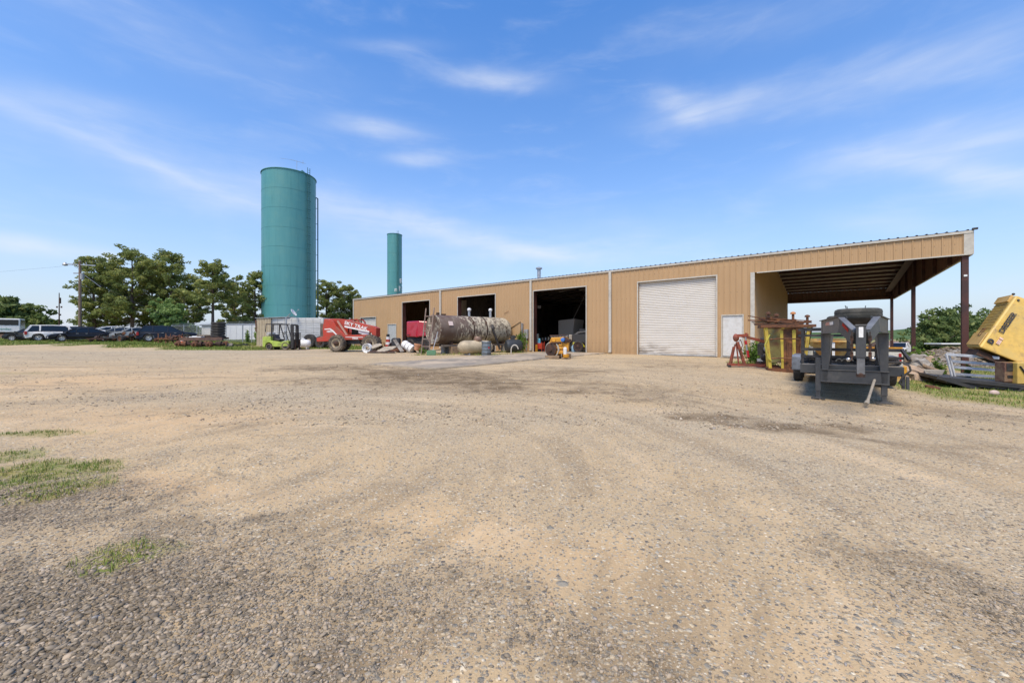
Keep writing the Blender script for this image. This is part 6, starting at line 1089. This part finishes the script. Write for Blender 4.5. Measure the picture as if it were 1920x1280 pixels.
T = thing('plastic_bucket', 'clear plastic bucket in the weeds behind the hoist', 'bucket', P(1429, 17.6)); MB().lathe([(.01, 0), (.17, 0), (.2, .33), (.21, .34), (.19, .34), (.16, .03)], seg=18).build('bucket', mat('milky_plastic', (.5, .52, .5), rough=.3), T)
T = thing('small_engine', 'dark greasy engine standing in the weeds left of the rack', 'engine', P(1432, 16.9)); MB().box((0, 0, .75), (.35, .35, .5)).box((0, 0, 1.1), (.25, .2, .25), (.2, .1, 0)).ball((0, -.1, .45), (.2, .15, .2)).build('block', M_black, T, .03); MB().lathe([(.02, 0), (.14, 0), (.14, .05), (.02, .05)], (0, -.2, .78), (0, -1, 0), 14).build('pulley', M_galv, T); MB().box((0, 0, .12), (.4, .4, .24)).build('stand', M_drust, T)
# ---------------------------------------------------------------- dark grey gooseneck trailer
o2 = (7.575, 8.84); TZ = -.055
T = thing('gooseneck_trailer', 'dark grey gooseneck trailer facing the camera, standing on two jacks before the canopy', 'trailer', (o2[0], o2[1], TZ), BR)
M_tg = mat('trailer_grey', (.055, .057, .058), (.11, .105, .095), rough=.45, scale=2.5, lo=.5, hi=.8); M_tg2 = mat('trailer_grey_light', (.17, .175, .175), (.11, .11, .11), rough=.45, scale=2)
def wl(x, y, z=0.0): return Vector((o2[0]+D1.x*x+D2.x*y, o2[1]+D1.y*x+D2.y*y, TZ+z))
for x, zz in ((-.62, .96), (.50, .98)):
    mb = MB(); mb.box((x, -.02, .56), (.10, .11, zz-.2)); mb.box((x, -.02, .22), (.078, .085, .44)); mb.box((x, -.02, .012), (.26, .2, .02)); mb.box((x, -.02, .03), (.14, .12, .02)); j = mb.build('jack_leg', M_tg, T, .006)
    mb = MB(); [mb.tube((x+.0, -.066, .12+.06*q), (x, -.058, .12+.06*q), .012, 8) for q in range(4)]; mb.build('pin_hole', M_black, j)
MB().box((0, -.02, .545), (1.16, .14, .28)).box((0, -.10, .68), (1.16, .03, .02)).box((0, -.10, .41), (1.16, .03, .02)).build('front_beam', M_tg, T, .008)
MB().box((-.07, 3.05, .765), (1.70, 5.9, .04)).build('deck', mat('deck_steel', (.24, .22, .19), (.14, .12, .10), rough=.6, scale=1.5), T)
mb = MB(); mb.box((-.93, 3.05, .68), (.06, 5.9, .20)); mb.box((.79, 3.05, .68), (.06, 5.9, .20)); mb.box((-.07, .12, .68), (1.78, .06, .20)); mb.build('side_rail', M_tg, T, .006)
mb = MB(); mb.bar((-.45, 0, .45), (-.45, 5.9, .5), .1, .2); mb.bar((.45, 0, .45), (.45, 5.9, .5), .1, .2); mb.build('main_beam', M_black, T)
for s in (-1, 1):   # tapered uprights
    x = s*.50; MB().mesh([(x-.055, -.09, .42), (x+.055, -.09, .42), (x+.055, .06, .42), (x-.055, .06, .42), (x-.07-.04*(s > 0), -.09, 1.5), (x+.07+.04*(s < 0), -.09, 1.5), (x+.07+.04*(s < 0), .06, 1.5), (x-.07-.04*(s > 0), .06, 1.5)], [(0, 1, 5, 4), (1, 2, 6, 5), (2, 3, 7, 6), (3, 0, 4, 7), (4, 5, 6, 7), (3, 2, 1, 0)]).build('upright', M_tg, T, .008)
    MB().mesh([(x-s*.07, -.06, .72), (x-s*.07, -.06, 1.48), (x-s*.16, -.06, 1.48), (x-s*.07, -.02, .72), (x-s*.07, -.02, 1.48), (x-s*.16, -.02, 1.48)], [(0, 1, 2), (5, 4, 3), (0, 3, 4, 1), (1, 4, 5, 2), (2, 5, 3, 0)]).build('gusset', M_tg2, T)
    a = Vector((s*.56, .04, 1.655)); b_ = Vector((s*.27, -1.85, 1.655)); arm = MB().bar(a, b_, .012, .28).bar(a+Vector((0, 0, .14)), b_+Vector((0, 0, .15)), .09, .014).bar(a-Vector((0, 0, .15)), b_-Vector((0, 0, .15)), .09, .014).bar(a+Vector((-s*.10, 0, 0)), b_+Vector((-s*.10, 0, 0)), .012, .30).build('neck_arm', M_tg, T)
    a = Vector((s*.25, -1.86, 1.66)); b_ = Vector((s*.075, -2.36, 1.40)); d = b_-a
    MB().bar(a+Vector((0, 0, -.02)), b_, .07, .24, up=(0, 0, 1)).build('front_strut', M_tg, T, .006); MB().bar(a+Vector((0, 0, .125)), b_+Vector((0, 0, .14)), .10, .012).build('strut_cap', M_tg2, T)
    n_ = Vector((s*.995, -.1, 0))
    # red and white reflective strips
    for (f, w_, m) in ((-.09, .12, M_redl if s < 0 else M_clear), (.035, .10, M_clear if s < 0 else M_redl)):
        p = Vector((s*.52+ .10*s*0, 0, 0)); q0 = Vector((s*.555, .03, 1.70)).lerp(Vector((s*.275, -1.82, 1.70)), .30+(f+.09)*1.9+.0); q1 = Vector((s*.555, .03, 1.70)).lerp(Vector((s*.275, -1.82, 1.70)), .30+(f+w_+.09)*1.9)
        for off in ((-.012, 0, 0) if s < 0 else (-.113, 0, 0),): MB().bar(q0+Vector(off), q1+Vector(off), .006, .065).build('reflector', m, T)
MB().box((-.0, -.10, 1.655), (1.10, .012, .29)).build('neck_plate', M_tg, T)
MB().box((0, -2.40, 1.34), (.135, .14, .56)).box((0, -2.40, 1.62), (.16, .16, .03)).build('coupler_tube', M_tg, T, .008); MB().box((0, -2.40, .93), (.105, .105, .32)).build('coupler_inner', M_tg2, T, .006); MB().lathe([(.02, 0), (.06, 0), (.065, .05), (.05, .08)], (0, -2.40, .72), seg=18).build('coupler_socket', M_drust, T)
MB().box((.0, -2.475, 1.5), (.06, .008, .18)).build('reflector', M_clear, T); MB().bar((-.225, -2.02, 1.66), (-.15, -2.22, 1.53), .03, .06).build('reflector', M_redl, T)
for s in (-1, 1):
    mb = MB(); pts = [(s*.12, -2.42, 1.5-.07*q+(.0 if q < 5 else 0)) for q in range(8)]
    for q in range(7): mb.box(tuple((Vector(pts[q])+Vector(pts[q+1]))/2), (.045 if q % 2 else .015, .015 if q % 2 else .045, .085))
    mb.build('safety_chain', M_drust, T)
MB().ball((-.16, -2.36, 1.02), .035).ball((.16, -2.36, 1.04), .035).build('chain_hook', M_chrome, T)
mb = MB(); mb.mesh([(-.28, -.55, 1.82), (.28, -.55, 1.82), (.12, -.2, 1.50), (-.12, -.2, 1.50), (-.28, .55, 1.82), (.28, .55, 1.82), (.12, .2, 1.5), (-.12, .2, 1.5)], [(0, 1, 2, 3), (7, 6, 5, 4), (0, 4, 5, 1), (3, 2, 6, 7), (1, 5, 6, 2), (0, 3, 7, 4)]); mb.build('spare_carrier', M_black, T)
MB().box((-.06, .32, 1.13), (1.80, .05, .07)).build('rack_bar', M_black, T); MB().box((-.06, .32, .96), (1.80, .05, .06)).build('rack_bar', M_black, T); MB().box((.0, .34, 1.36), (1.3, .03, .02)).build('rack_bar', M_tg2, T)
for x in (-.92, -.4, .4): MB().box((x, .33, 1.0), (.05, .05, .5)).build('rack_post', M_black, T)
MB().bar((.80, .32, 1.15), (.90, .1, .93), .05).build('rack_brace', M_black, T)
MB().box((.80, .05, .48), (.05, .12, .30)).box((.86, .0, .46), (.045, .1, .26)).build('tool_bracket', M_tg, T); MB().path([(.55, .0, .88), (.78, -.04, .89), (.88, -.05, .82), (.90, -.05, .72), (.84, -.05, .66), (.77, -.05, .56), (.73, -.05, .46), (.80, -.05, .38)], .018).build('air_hose', M_black, T)
tag(MB().tube((0, 0, .50), (-.15, -.60, .10), .025).tube((-.15, -.60, .10), (-.175, -.68, .06), .04).build('hose_end', M_pale, loc=wl(.34, -.12), rot=(0, 0, BR)), 'grey hose with a pale end hanging under the front beam of the dark trailer', 'hose')
for s in (-1, 1):
    fd = MB().prism([(-.95, -.0), (-.95, .34), (-.75, .46), (.75, .46), (.95, .34), (.95, 0), (.90, 0), (.90, .32), (.73, .42), (-.73, .42), (-.90, .32), (-.90, 0)], -.15, .15, Matrix.Translation((s*1.08-.10, 4.7, .40)) @ Matrix.Rotation(R(90), 4, 'Z')).build('fender', mat('fender_grey', (.17, .19, .22), (.1, .11, .12), rough=.4), T)
    MB().box((s*1.08-.10, 3.755, .61), (.30, .02, .40)).build('fender_front', mat('fender_grey', (0, 0, 0)), T, .01)
    for y in (4.25, 5.15): wheel(T, (s*1.08-.10, y, .40), .40, .24, (1, 0, 0), rim=M_grey)
for (x, y, z, r_, lb) in ((.09, .35, 1.81, .42, 'large truck tyre lying on top of the gooseneck of the dark trailer'), (-.05, 2.35, 1.74, .42, 'tyre lying on the black rack behind the gooseneck of the dark trailer')):
    p = wl(x, y, z); Q_ = thing('tyre', lb, 'tyre', p, 0, 'tyres carried on the trailer'); pr = [(r_*.52, 0), (r_*.60, -.005), (r_*.86, .0), (r_*.97, .03), (r_, .07), (r_*.985, .075), (r_*.985, .085), (r_, .09), (r_, .125), (r_*.985, .13), (r_*.985, .14), (r_, .145), (r_, .18), (r_*.97, .225), (r_*.86, .25), (r_*.6, .25), (r_*.52, .245), (r_*.52, 0)]
    MB().lathe(pr, seg=48).build('tread', mat('dusty_tyre', (.045, .044, .035), (.08, .075, .06), rough=.8, scale=5), Q_, smooth=False); 
    if x > .05: MB().lathe([(.21, .03), (.19, .06), (.16, .08), (.1, .08)], seg=24).build('rim', M_drust, Q_); [MB().tube((.23*math.cos(a), .23*math.sin(a), .24), (.26*math.cos(a), .26*math.sin(a), .33), .008, 5).build('valve_wire', M_black, Q_) for a in (.3, 1.7, 3.0)]
T2 = thing('steel_rack', 'black steel rack with cross bars standing on the trailer deck', 'rack', wl(-.5, 2.3, .785), BR); mb = MB()
for x in (-.5, .0, .5): mb.box((x, 0, .42), (.06, .06, .84)); mb.box((x, .5, .42), (.06, .06, .84))
mb.build('post', M_black, T2); mb = MB()
for z in (.68, .84): mb.box((0, 0, z), (1.2, .04, .06)); mb.box((0, .5, z), (1.2, .04, .06))
mb.build('cross_bar', M_black, T2); MB().box((0, .25, .885), (1.1, .56, .02)).build('shelf', M_black, T2)
M_hose = mat('muddy_hose', (.075, .065, .055), (.16, .13, .1), rough=.8, scale=6)
for i, (x, y, rx, ry, z, lb) in enumerate([(-.75, .62, .22, .18, .82, 'small coil of hose at the left front corner of the trailer deck'), (-.30, .58, .50, .22, .83, 'long coil of brown hose on the trailer deck left of the coupler'), (.25, .62, .5, .25, .85, 'coil of dark hose in the middle of the trailer deck'), (.50, .50, .3, .18, .84, 'coil of grey hose at the right of the trailer deck')]):
    mb = MB()
    for q in range(3): pts = [(math.cos(a)*rx*(1-.08*q), math.sin(a)*ry*(1-.1*q), .05*q+.02*math.sin(3*a+i)) for a in np.linspace(0, 6.283, 25)]; mb.path(pts, .024, 7)
    tag(mb.build('hose_coil', M_hose if i % 2 else M_black, loc=wl(x, y, z-.01), rot=(0, 0, BR)), lb, 'hose', 'hoses on the trailer deck')
for i in range(3): tag(MB().path([(-.05, 0, 0), (-.02, 0, .05), (.03, 0, .06), (.06, 0, .02)], .012).build('hook', M_pale, loc=wl(-.25+.1*i, .28, .86), rot=(0, 0, BR)), ['left', 'middle', 'right'][i]+' of three pale hooks on the hoses on the trailer deck', 'hook', 'pale hooks on the hoses')
# ---------------------------------------------------------------- white service truck with an orange hopper, behind the trailer
p = P(1572, 15.0); T = thing('service_truck', 'white utility truck bed with a red tail lamp parked behind the dark trailer', 'truck', (p.x, p.y, p.z), BR); zb = -p.z
MB().box((-1.15, 0, .65), (.8, 1.8, .75)).box((1.0, 0, .70), (1.3, 1.8, .62)).box((-.1, .85, .7), (1.2, .1, .6)).build('bed', mat('cream_white_body', (.62, .59, .50), (.48, .44, .36), rough=.5), T, .02); MB().box((1.0, -.91, 1.03), (1.28, .03, .06)).build('yellow_edge', M_yel, T)
MB().box((1.58, -.91, .72), (.07, .03, .26)).build('tail_light', M_redl, T); MB().box((0, 0, .32), (3.1, 1.0, .16)).build('chassis', M_black, T)
for x in (-1.0, 1.0): 
    for s in (-.8, .8): wheel(T, (x, s, .36), .36, .22)
T = thing('spreader_hopper', 'orange and yellow steel hopper carried behind the dark trailer neck', 'hopper', (p.x, p.y, p.z+.62), BR); M_or = mat('orange_yellow_steel', (.55, .27, .06), (.58, .42, .16), rough=.55, scale=2, c3=(.3, .12, .04), s3=3, l3=.58, h3=.7)
MB().mesh([(-.95, -.6, .62), (.45, -.6, .62), (.45, .6, .62), (-.95, .6, .62), (-.5, -.25, .0), (.1, -.25, .0), (.1, .25, .0), (-.5, .25, .0)], [(0, 1, 5, 4), (1, 2, 6, 5), (2, 3, 7, 6), (3, 0, 4, 7), (4, 5, 6, 7)]).build('hopper_wall', M_or, T); MB().box((-.25, -.62, .66), (1.45, .06, .12)).box((-.25, .62, .66), (1.45, .06, .12)).build('rim', M_or, T)
MB().box((-.15, -.60, .3), (.08, .03, .65)).build('white_stay', M_white, T); MB().bar((-1.45, -.5, .15), (-1.05, -.5, .85), .35, .05, up=(0, 1, 0)).build('chute', mat('tan_chute', (.6, .45, .2), rough=.6), T)
mb = MB(); rd = random.Random(9); [mb.bar((.35+rd.uniform(0, .8), -.65, .0), (.3+rd.uniform(0, .9), -.62, .6), .03) for _ in range(6)]; mb.build('linkage', M_rust, T)
T = thing('yellow_toolbox', 'bright yellow and orange box on the ground right of the dark trailer', 'box', P(1680, 13.6), BR); MB().box((0, 0, .42), (.5, .35, .26)).build('body', M_yel, T, .02); MB().box((0, 0, .15), (.4, .3, .3)).build('stand', M_or, T); MB().box((-.05, -.18, .45), (.22, .02, .12)).build('door', M_rust, T)
car('white pickup far behind, between the dark trailer and the middle canopy post', 1690, 58, 210, 5.2, 1.9, SUVL, [(.42, 1.05), (.45, 1.6), (.5, 1.72), (.62, 1.7), (.74, 1.05)], 1.08, carpaint('white_car_paint', (.7, .7, .68)), wr=.38, suv=True, glassx=(.5, .6), dz=.5, grp='far pickups')
car('second white vehicle far behind, right of the middle canopy post', 1724, 75, 190, 5.0, 1.9, SUVL, SUVR, 1.08, carpaint('white_car_paint', (.7, .7, .68)), wr=.38, suv=True, dz=.6, grp='far pickups')
# ---------------------------------------------------------------- rubble, mound, tub
def chunk(px, Y, s, m, lb, z=0.0, seed=0, asp=(1, .7, .5)):
    rd = random.Random(seed); b_ = bmesh.new(); bmesh.ops.create_cube(b_, size=1)
    bmesh.ops.subdivide_edges(b_, edges=b_.edges[:], cuts=3, use_grid_fill=True)
    for v in b_.verts:
        p = v.co; p.x *= s*asp[0]; p.y *= s*asp[1]; p.z *= s*asp[2]
        n = Vector((rd.uniform(-1, 1), rd.uniform(-1, 1), rd.uniform(-1, 1)))*s*.10; p += n
        if p.length > s*.62: p *= s*.62/p.length
    me = bpy.data.meshes.new('concrete_chunk'); b_.to_mesh(me); b_.free(); o = bpy.data.objects.new('concrete_chunk', me); sc.collection.objects.link(o); me.materials.append(m)
    g = P(px, Y); o.location = (g.x, g.y, g.z+z+s*asp[2]*.3); o.rotation_euler = (rd.uniform(-.5, .5), rd.uniform(-.5, .5), rd.uniform(0, 6)); tag(o, lb, 'rubble', 'broken chunks in the rubble heap'); return o
M_rub = mat('rubble_tan', (.42, .31, .21), (.27, .21, .16), rough=.95, scale=3, bump=.6); M_rub2 = mat('rubble_grey', (.34, .32, .29), (.2, .18, .15), rough=.95, scale=3, bump=.6); M_log = mat('split_log', (.19, .14, .10), (.3, .22, .14), rough=.95, scale=4, stretch=(1, 6, 6), bump=.6)
CHK = [(1700, 15.0, .95, M_rub, .0, 'large tan boulder at the left front of the rubble heap'), (1716, 14.6, .85, M_rub, .0, 'tan boulder in the middle front of the rubble heap'), (1704, 15.4, .7, M_rub2, .42, 'grey slab on top of the left boulder in the rubble heap'), (1722, 15.6, .8, M_rub2, .3, 'grey broken slab behind the middle boulder'), (1735, 15.2, .6, M_rub, .0, 'small tan block right of the middle boulder'), (1692, 15.8, .6, M_rub2, .35, 'grey lump at the back left of the rubble heap'), (1728, 16.4, .7, M_rub, .45, 'tan lump on the back of the rubble heap'), (1745, 16.0, .55, M_drust, .1, 'dark brown lump at the right of the rubble heap'), (1712, 16.6, .9, M_rub2, .35, 'wide grey slab at the back of the rubble heap'), (1690, 14.4, .4, M_rub, 0, 'small tan stone left of the rubble heap by the yellow box'), (1740, 14.5, .3, M_rub2, 0, 'small grey stone between the heap and the pale tub')]
for i, (px, Y, s, m, z, lb) in enumerate(CHK): chunk(px, Y, s, m, lb, z, 40+i, (1, .8, .5))
for i, (a, b_, r_, lb) in enumerate([((1696, 15.9, .75), (1752, 15.4, .45), .10, 'long split log across the top of the rubble heap'), ((1700, 15.0, .72), (1716, 15.6, .75), .07, 'short log on the left of the rubble heap'), ((1725, 15.3, .55), (1766, 14.6, .32), .08, 'log sloping down to the pale tub'), ((1722, 14.8, .5), (1748, 15.0, .2), .06, 'thin branch over the middle boulder'), ((1735, 15.9, .6), (1772, 15.5, .25), .09, 'dark log behind the pale tub')]):
    pa, pb = P(a[0], a[1]), P(b_[0], b_[1]); pa.z += a[2]; pb.z += b_[2]; tag(MB().tube(pa-pa, pb-pa, r_, 9, r2=r_*.8).build('log', M_log if i != 4 else M_drust, loc=pa), lb, 'log', 'logs in the rubble heap')
weed('dry pale weed growing from the rubble heap', 1757, 15.2, .75, .5, 14, grp=None); weed('green weeds between the heap and the mound', 1722, 18.5, 1.2, 1.0, 16, grp=None)
g = P(1752, 14.2); g.z += .12; tag(MB().mesh([(-0.252, -0.15, 0.192), (0.252, -0.15, 0.192), (0.252, 0.15, 0.192), (-0.252, 0.15, 0.192), (-0.18, -0.12, 0), (0.18, -0.12, 0), (0.18, 0.12, 0), (-0.18, 0.12, 0), (-0.216, -0.114, 0.192), (0.216, -0.114, 0.192), (0.216, 0.114, 0.192), (-0.216, 0.114, 0.192), (-0.156, -0.09, 0.06), (0.156, -0.09, 0.06), (0.156, 0.09, 0.06), (-0.156, 0.09, 0.06)], [(0, 1, 5, 4), (1, 2, 6, 5), (2, 3, 7, 6), (3, 0, 4, 7), (7, 6, 5, 4), (0, 8, 9, 1), (1, 9, 10, 2), (2, 10, 11, 3), (3, 11, 8, 0), (8, 12, 13, 9), (9, 13, 14, 10), (10, 14, 15, 11), (11, 15, 12, 8), (12, 15, 14, 13)]).build('concrete_tub', mat('pale_tub', (.52, .47, .38), (.36, .32, .26), rough=.8, scale=3), loc=(g.x, g.y, g.z+.12), rot=(0, 0, R(-50))), 'pale square tub with soil at the right of the rubble heap', 'tub')
tag(MB().lathe([(.10, 0), (.17, 0), (.18, .04), (.17, .08), (.10, .08), (.09, .04), (.10, 0)], seg=20).build('iron_ring', M_rust, loc=P(1748, 12.4), rot=(.2, .1, 0)), 'rusty flat ring lying in the grass below the pale tub', 'ring')
# gravel mound as a heaped surface with loose stones
mm_ = bpy.data.materials.new('mound_gravel'); mm_.use_nodes = True; t = NT(mm_.node_tree); b = t.N['Principled BSDF']; pos = t.n('ShaderNodeNewGeometry').outputs['Position']
v = t.n('ShaderNodeTexVoronoi'); v.inputs['Scale'].default_value = 9; t.L.new(pos, v.inputs['Vector']); s_ = t.n('ShaderNodeSeparateColor'); t.L.new(v.outputs['Color'], s_.inputs[0])
t.L.new(t.mix(.5, t.cramp(s_.outputs[0], [(0, (.08, .075, .07)), (.5, (.2, .18, .16)), (1, (.38, .36, .33))]), t.mix(t.ramp(t.noise(pos, .5, 4), .4, .6), (.13, .095, .07), (.25, .24, .22))), b.inputs['Base Color']); b.inputs['Roughness'].default_value = .95
bp = t.n('ShaderNodeBump'); bp.inputs['Distance'].default_value = .06; t.L.new(v.outputs['Distance'], bp.inputs['Height']); bp.invert = True; t.L.new(bp.outputs[0], b.inputs['Normal'])
cx, cy = 29.5, 25.6; u_ = np.linspace(-6.5, 6.5, 130); v_ = np.linspace(-4, 4, 80); UU, VV = np.meshgrid(u_, v_); a = R(-42); MX = cx+UU*math.cos(a)-VV*math.sin(a); MY = cy+UU*math.sin(a)+VV*math.cos(a)
hh = 1.15*np.clip(1-np.sqrt((UU/6.2)**2+(VV/3.4)**2), 0, 1)**.8*(.75+.5*fbm(MX, MY, 2.5, 8))+(vnoise(MX, MY, .16, 4)-.5)*.13
hh = np.where(np.sqrt((UU/6.2)**2+(VV/3.4)**2) > .97, -.3, hh); V = np.stack([MX, MY, gz(MX, MY)+hh-.05], -1).reshape(-1, 3); k = (np.arange(79)[:, None]*130+np.arange(129)[None]).ravel()
tag(np_mesh('gravel_mound', V, np.stack([k, k+1, k+131, k+130], -1), mm_), 'long dark mound of crushed gravel behind the aluminium gate', 'mound', kind='stuff')
n = 9000; U1 = RNG.uniform(-6, 6, n); V1 = RNG.uniform(-3.3, 3.3, n); q = np.sqrt((U1/6.2)**2+(V1/3.4)**2); kp = q < .95; U1, V1, q = U1[kp], V1[kp], q[kp]; X1 = cx+U1*math.cos(a)-V1*math.sin(a); Y1 = cy+U1*math.sin(a)+V1*math.cos(a)
Z1 = gz(X1, Y1)+1.15*(1-q)**.8*(.75+.5*fbm(X1, Y1, 2.5, 8))-.03; kr = RNG.uniform(0, 1, len(X1)) < np.clip(.35+U1/6, .1, 1)
tag(pebbles('mound_stones', X1[kr], Y1[kr], Z1[kr], np.exp(RNG.normal(math.log(.06), .35, kr.sum())), RNG.uniform(.0, .6, kr.sum())), 'coarse grey stones covering the gravel mound', 'gravel', kind='stuff')
# ---------------------------------------------------------------- aluminium gate leaning by the machine
g0 = P(1779, 13.9); T = thing('farm_gate', 'silver tubular farm gate leaning in the grass before the gravel mound', 'gate', (g0.x, g0.y, 0), 0); M_alu = mat('aluminium', (.66, .67, .68), (.5, .51, .52), rough=.4, metal=.25)
def gp(px, py, Y): return P(px, Y, py=py)-Vector((g0.x, g0.y, 0))
for (a, b_) in (((1774, 664), (1874, 671)), ((1784, 677), (1882, 684)), ((1787, 688), (1882, 695)), ((1790, 701), (1882, 707))): MB().bar(gp(a[0], a[1], 13.9), gp(b_[0], b_[1], 12.9), .03, .09).build('rail', M_alu, T, .006)
for a, b_ in (((1774, 663), (1785, 706)), ((1780, 665), (1791, 708))): MB().bar(gp(a[0], a[1], 13.88), gp(b_[0], b_[1], 13.78), .05, .05).build('stile', M_alu, T, .006)
# low trailer deck under the yellow machine
T = thing('lowboy_trailer', 'low dark flat trailer under the yellow machine at the right edge', 'trailer', (0, 0, 0)); M_lb = mat('lowboy_steel', (.028, .028, .03), (.05, .045, .04), rough=.55, scale=3)
a = P(1757, 12.9, .10); b_ = P(1925, 11.9, -.08); d = (b_-a).normalized(); nrm = Vector((-d.y, d.x, 0)).normalized(); e = a+d*7.5
def slab(mb, p, q, z0, z1, dep, off=0.0): 
    v0 = [p+nrm*off, q+nrm*off, q+nrm*(off+dep), p+nrm*(off+dep)]; mb.mesh([tuple(x+Vector((0, 0, z1))) for x in v0]+[tuple(x+Vector((0, 0, z0))) for x in v0], [(0, 1, 2, 3), (7, 6, 5, 4), (0, 4, 5, 1), (1, 5, 6, 2), (2, 6, 7, 3), (3, 7, 4, 0)])
mb = MB(); slab(mb, a, e, -.10, 0, 2.3); mb.build('deck', M_lb, T); mb = MB(); slab(mb, a+d*.25, a+d*1.6, -.20, -.101, 2.0, .1); slab(mb, a+d*1.55, e, -.34, -.101, 2.1, .06); mb.build('frame', M_black, T)
MB().bar(a+Vector((0, 0, -.02)), a+d*.9+Vector((0, 0, -.26)), .05, .1).build('ramp_tail', M_lb, T)
for q in (1.9, 2.6): c = a+d*q+nrm*.05; wheel(T, (c.x, c.y, c.z-.26), .20, .18, nrm, rim=M_drust)
tag(MB().ball((0, 0, .06), (.12, .09, .08), 12, 6).build('pale_stone', mat('pinkish_stone', (.5, .38, .32), rough=.8), loc=P(1864, 11.2)), 'pinkish white stone lying in the grass under the low trailer', 'stone')
# ---------------------------------------------------------------- yellow machine body
T = thing('excavator_body', 'tilted yellow machine body with black lettering resting at the right edge of the picture', 'machine', (0, 0, 0)); M_dy = mat('machine_yellow', (.60, .39, .085), (.52, .37, .11), rough=.5, scale=1.2, c3=(.33, .22, .09), s3=2.5, l3=.55, h3=.72); M_dy2 = mat('machine_yellow_worn', (.56, .36, .12), (.45, .28, .08), rough=.5, scale=2)
A0 = Vector((15.24, 13.0, 1.05)); AB = Vector((1.58, .3, 1.72)); U = Vector((1, -.35, -.55))*3.2; W = Vector((.75, 1.0, 0))*1.15; B0 = A0+AB
def hexa(mb, o, a, u, w_): v0 = [o, o+a, o+a+u, o+u]; v1 = [p+w_ for p in v0]; mb.mesh([tuple(p) for p in v0+v1], [(0, 1, 2, 3), (7, 6, 5, 4), (0, 4, 5, 1), (1, 5, 6, 2), (2, 6, 7, 3), (3, 7, 4, 0)])
mb = MB(); hexa(mb, A0, AB, U, W); mb.build('hull', M_dy, T, bevel=.06)
ABn, Un, Wn = AB.normalized(), U.normalized(), W.normalized(); nS = AB.cross(U).normalized(); nS = nS if nS.y < 0 else -nS; nE = -(AB.cross(W)).normalized(); nE = nE if nE.x < 0 else -nE
mb = MB(); hexa(mb, A0+nE*.012+Wn*.06+ABn*.08, ABn*.55, nE*.02, Wn*(W.length-.14)); mb.build('end_door', M_dy2, T)
for q in range(9): MB().bar(A0+nE*.02+Wn*.1+ABn*(.85+.135*q), A0+nE*.02+Wn*(W.length-.1)+ABn*(.85+.135*q), .008, .018, up=nE).build('louvre', M_rust, T)
mb = MB(); c = A0+ABn*.50+Wn*.5+nE*.035; mb.bar(c, c+ABn*.3, .02, .02, up=nE).bar(c+Wn*.25, c+ABn*.3+Wn*.25, .02, .02, up=nE).bar(c, c+Wn*.25, .02, .02, up=nE).bar(c+ABn*.3, c+ABn*.3+Wn*.25, .02, .02, up=nE); mb.build('vent_frame', M_rust, T)
mb = MB(); hexa(mb, B0-ABn*.30+Wn*.18-Un*.06, ABn*.30, Un*.06, Wn*(W.length-.2)); mb.build('top_lip', M_dy2, T); MB().ball(tuple(B0+Wn*.2+Vector((0, 0, .05))), .04).build('latch', M_black, T)
mb = MB(); hexa(mb, A0+U*.35+ABn*.62+nS*.012, ABn*1.35, U*.6, nS*.012); mb.build('faded_panel', mat('sun_bleached_panel', (.52, .45, .26), (.58, .42, .15), rough=.45, scale=1.0, lo=.35, hi=.7), T)
mb = MB(); mb.bar(A0+ABn*.55+U*.3+nS*.01, A0+ABn*.55+U+nS*.01, .012, .012, up=nS); mb.build('panel_seam', M_rust, T)
mb = MB(); hexa(mb, A0+nS*-.1-ABn*.22+Un*.12+Wn*.1, ABn*.21, U*.9, W*.8); mb.build('underframe', M_drust, T)
MB().tube(B0-ABn*.17+Un*.13+nS*.0, B0-ABn*.17+Un*.13+nS*.03, .035, 10).build('bolt_hole', M_black, T)
c = A0+ABn*1.22+Un*.24+nS*.035; text('DRESSER', .205, M_black, T, frame(c, ABn, -Un), ext=.004, sx=1.1, off=.005)
c = A0+ABn*.34+Un*.16+nS*.035; text('D', .20, M_black, T, frame(c, ABn, -Un), ext=.006, sx=1.1, off=.012); c = A0+ABn*.46+Un*.34+nS*.035; text('555 E', .12, mat('faded_pink_letters', (.72, .5, .42), rough=.5), T, frame(c, ABn, -Un), ext=.006, off=.006)
g = P(1891, 12.55, -.03); mb = MB(); T2 = thing('support_block', 'brown steel box with slots propping up the yellow machine', 'block', tuple(g), R(-8)); MB().box((.02, .1, .30), (.34, .3, .62)).build('box', mat('brown_box_steel', (.24, .15, .08), (.12, .05, .035), rough=.7), T2, .01); MB().box((.02, -.055, .45), (.25, .02, .24)).box((.02, -.055, .16), (.2, .02, .08)).build('slot', M_black, T2)
g = P(1945, 12.3, -.08); T2 = thing('yellow_panel', 'yellow steel base panel under the machine at the right edge', 'panel', tuple(g), R(-10)); MB().box((0, .2, .33), (1.1, .5, .66)).build('panel', M_dy, T2, .02); MB().path([(-.5, -.07, .55), (-.35, -.08, .3), (-.1, -.08, .2), (.3, -.08, .25)], .02).build('hose', M_black, T2)
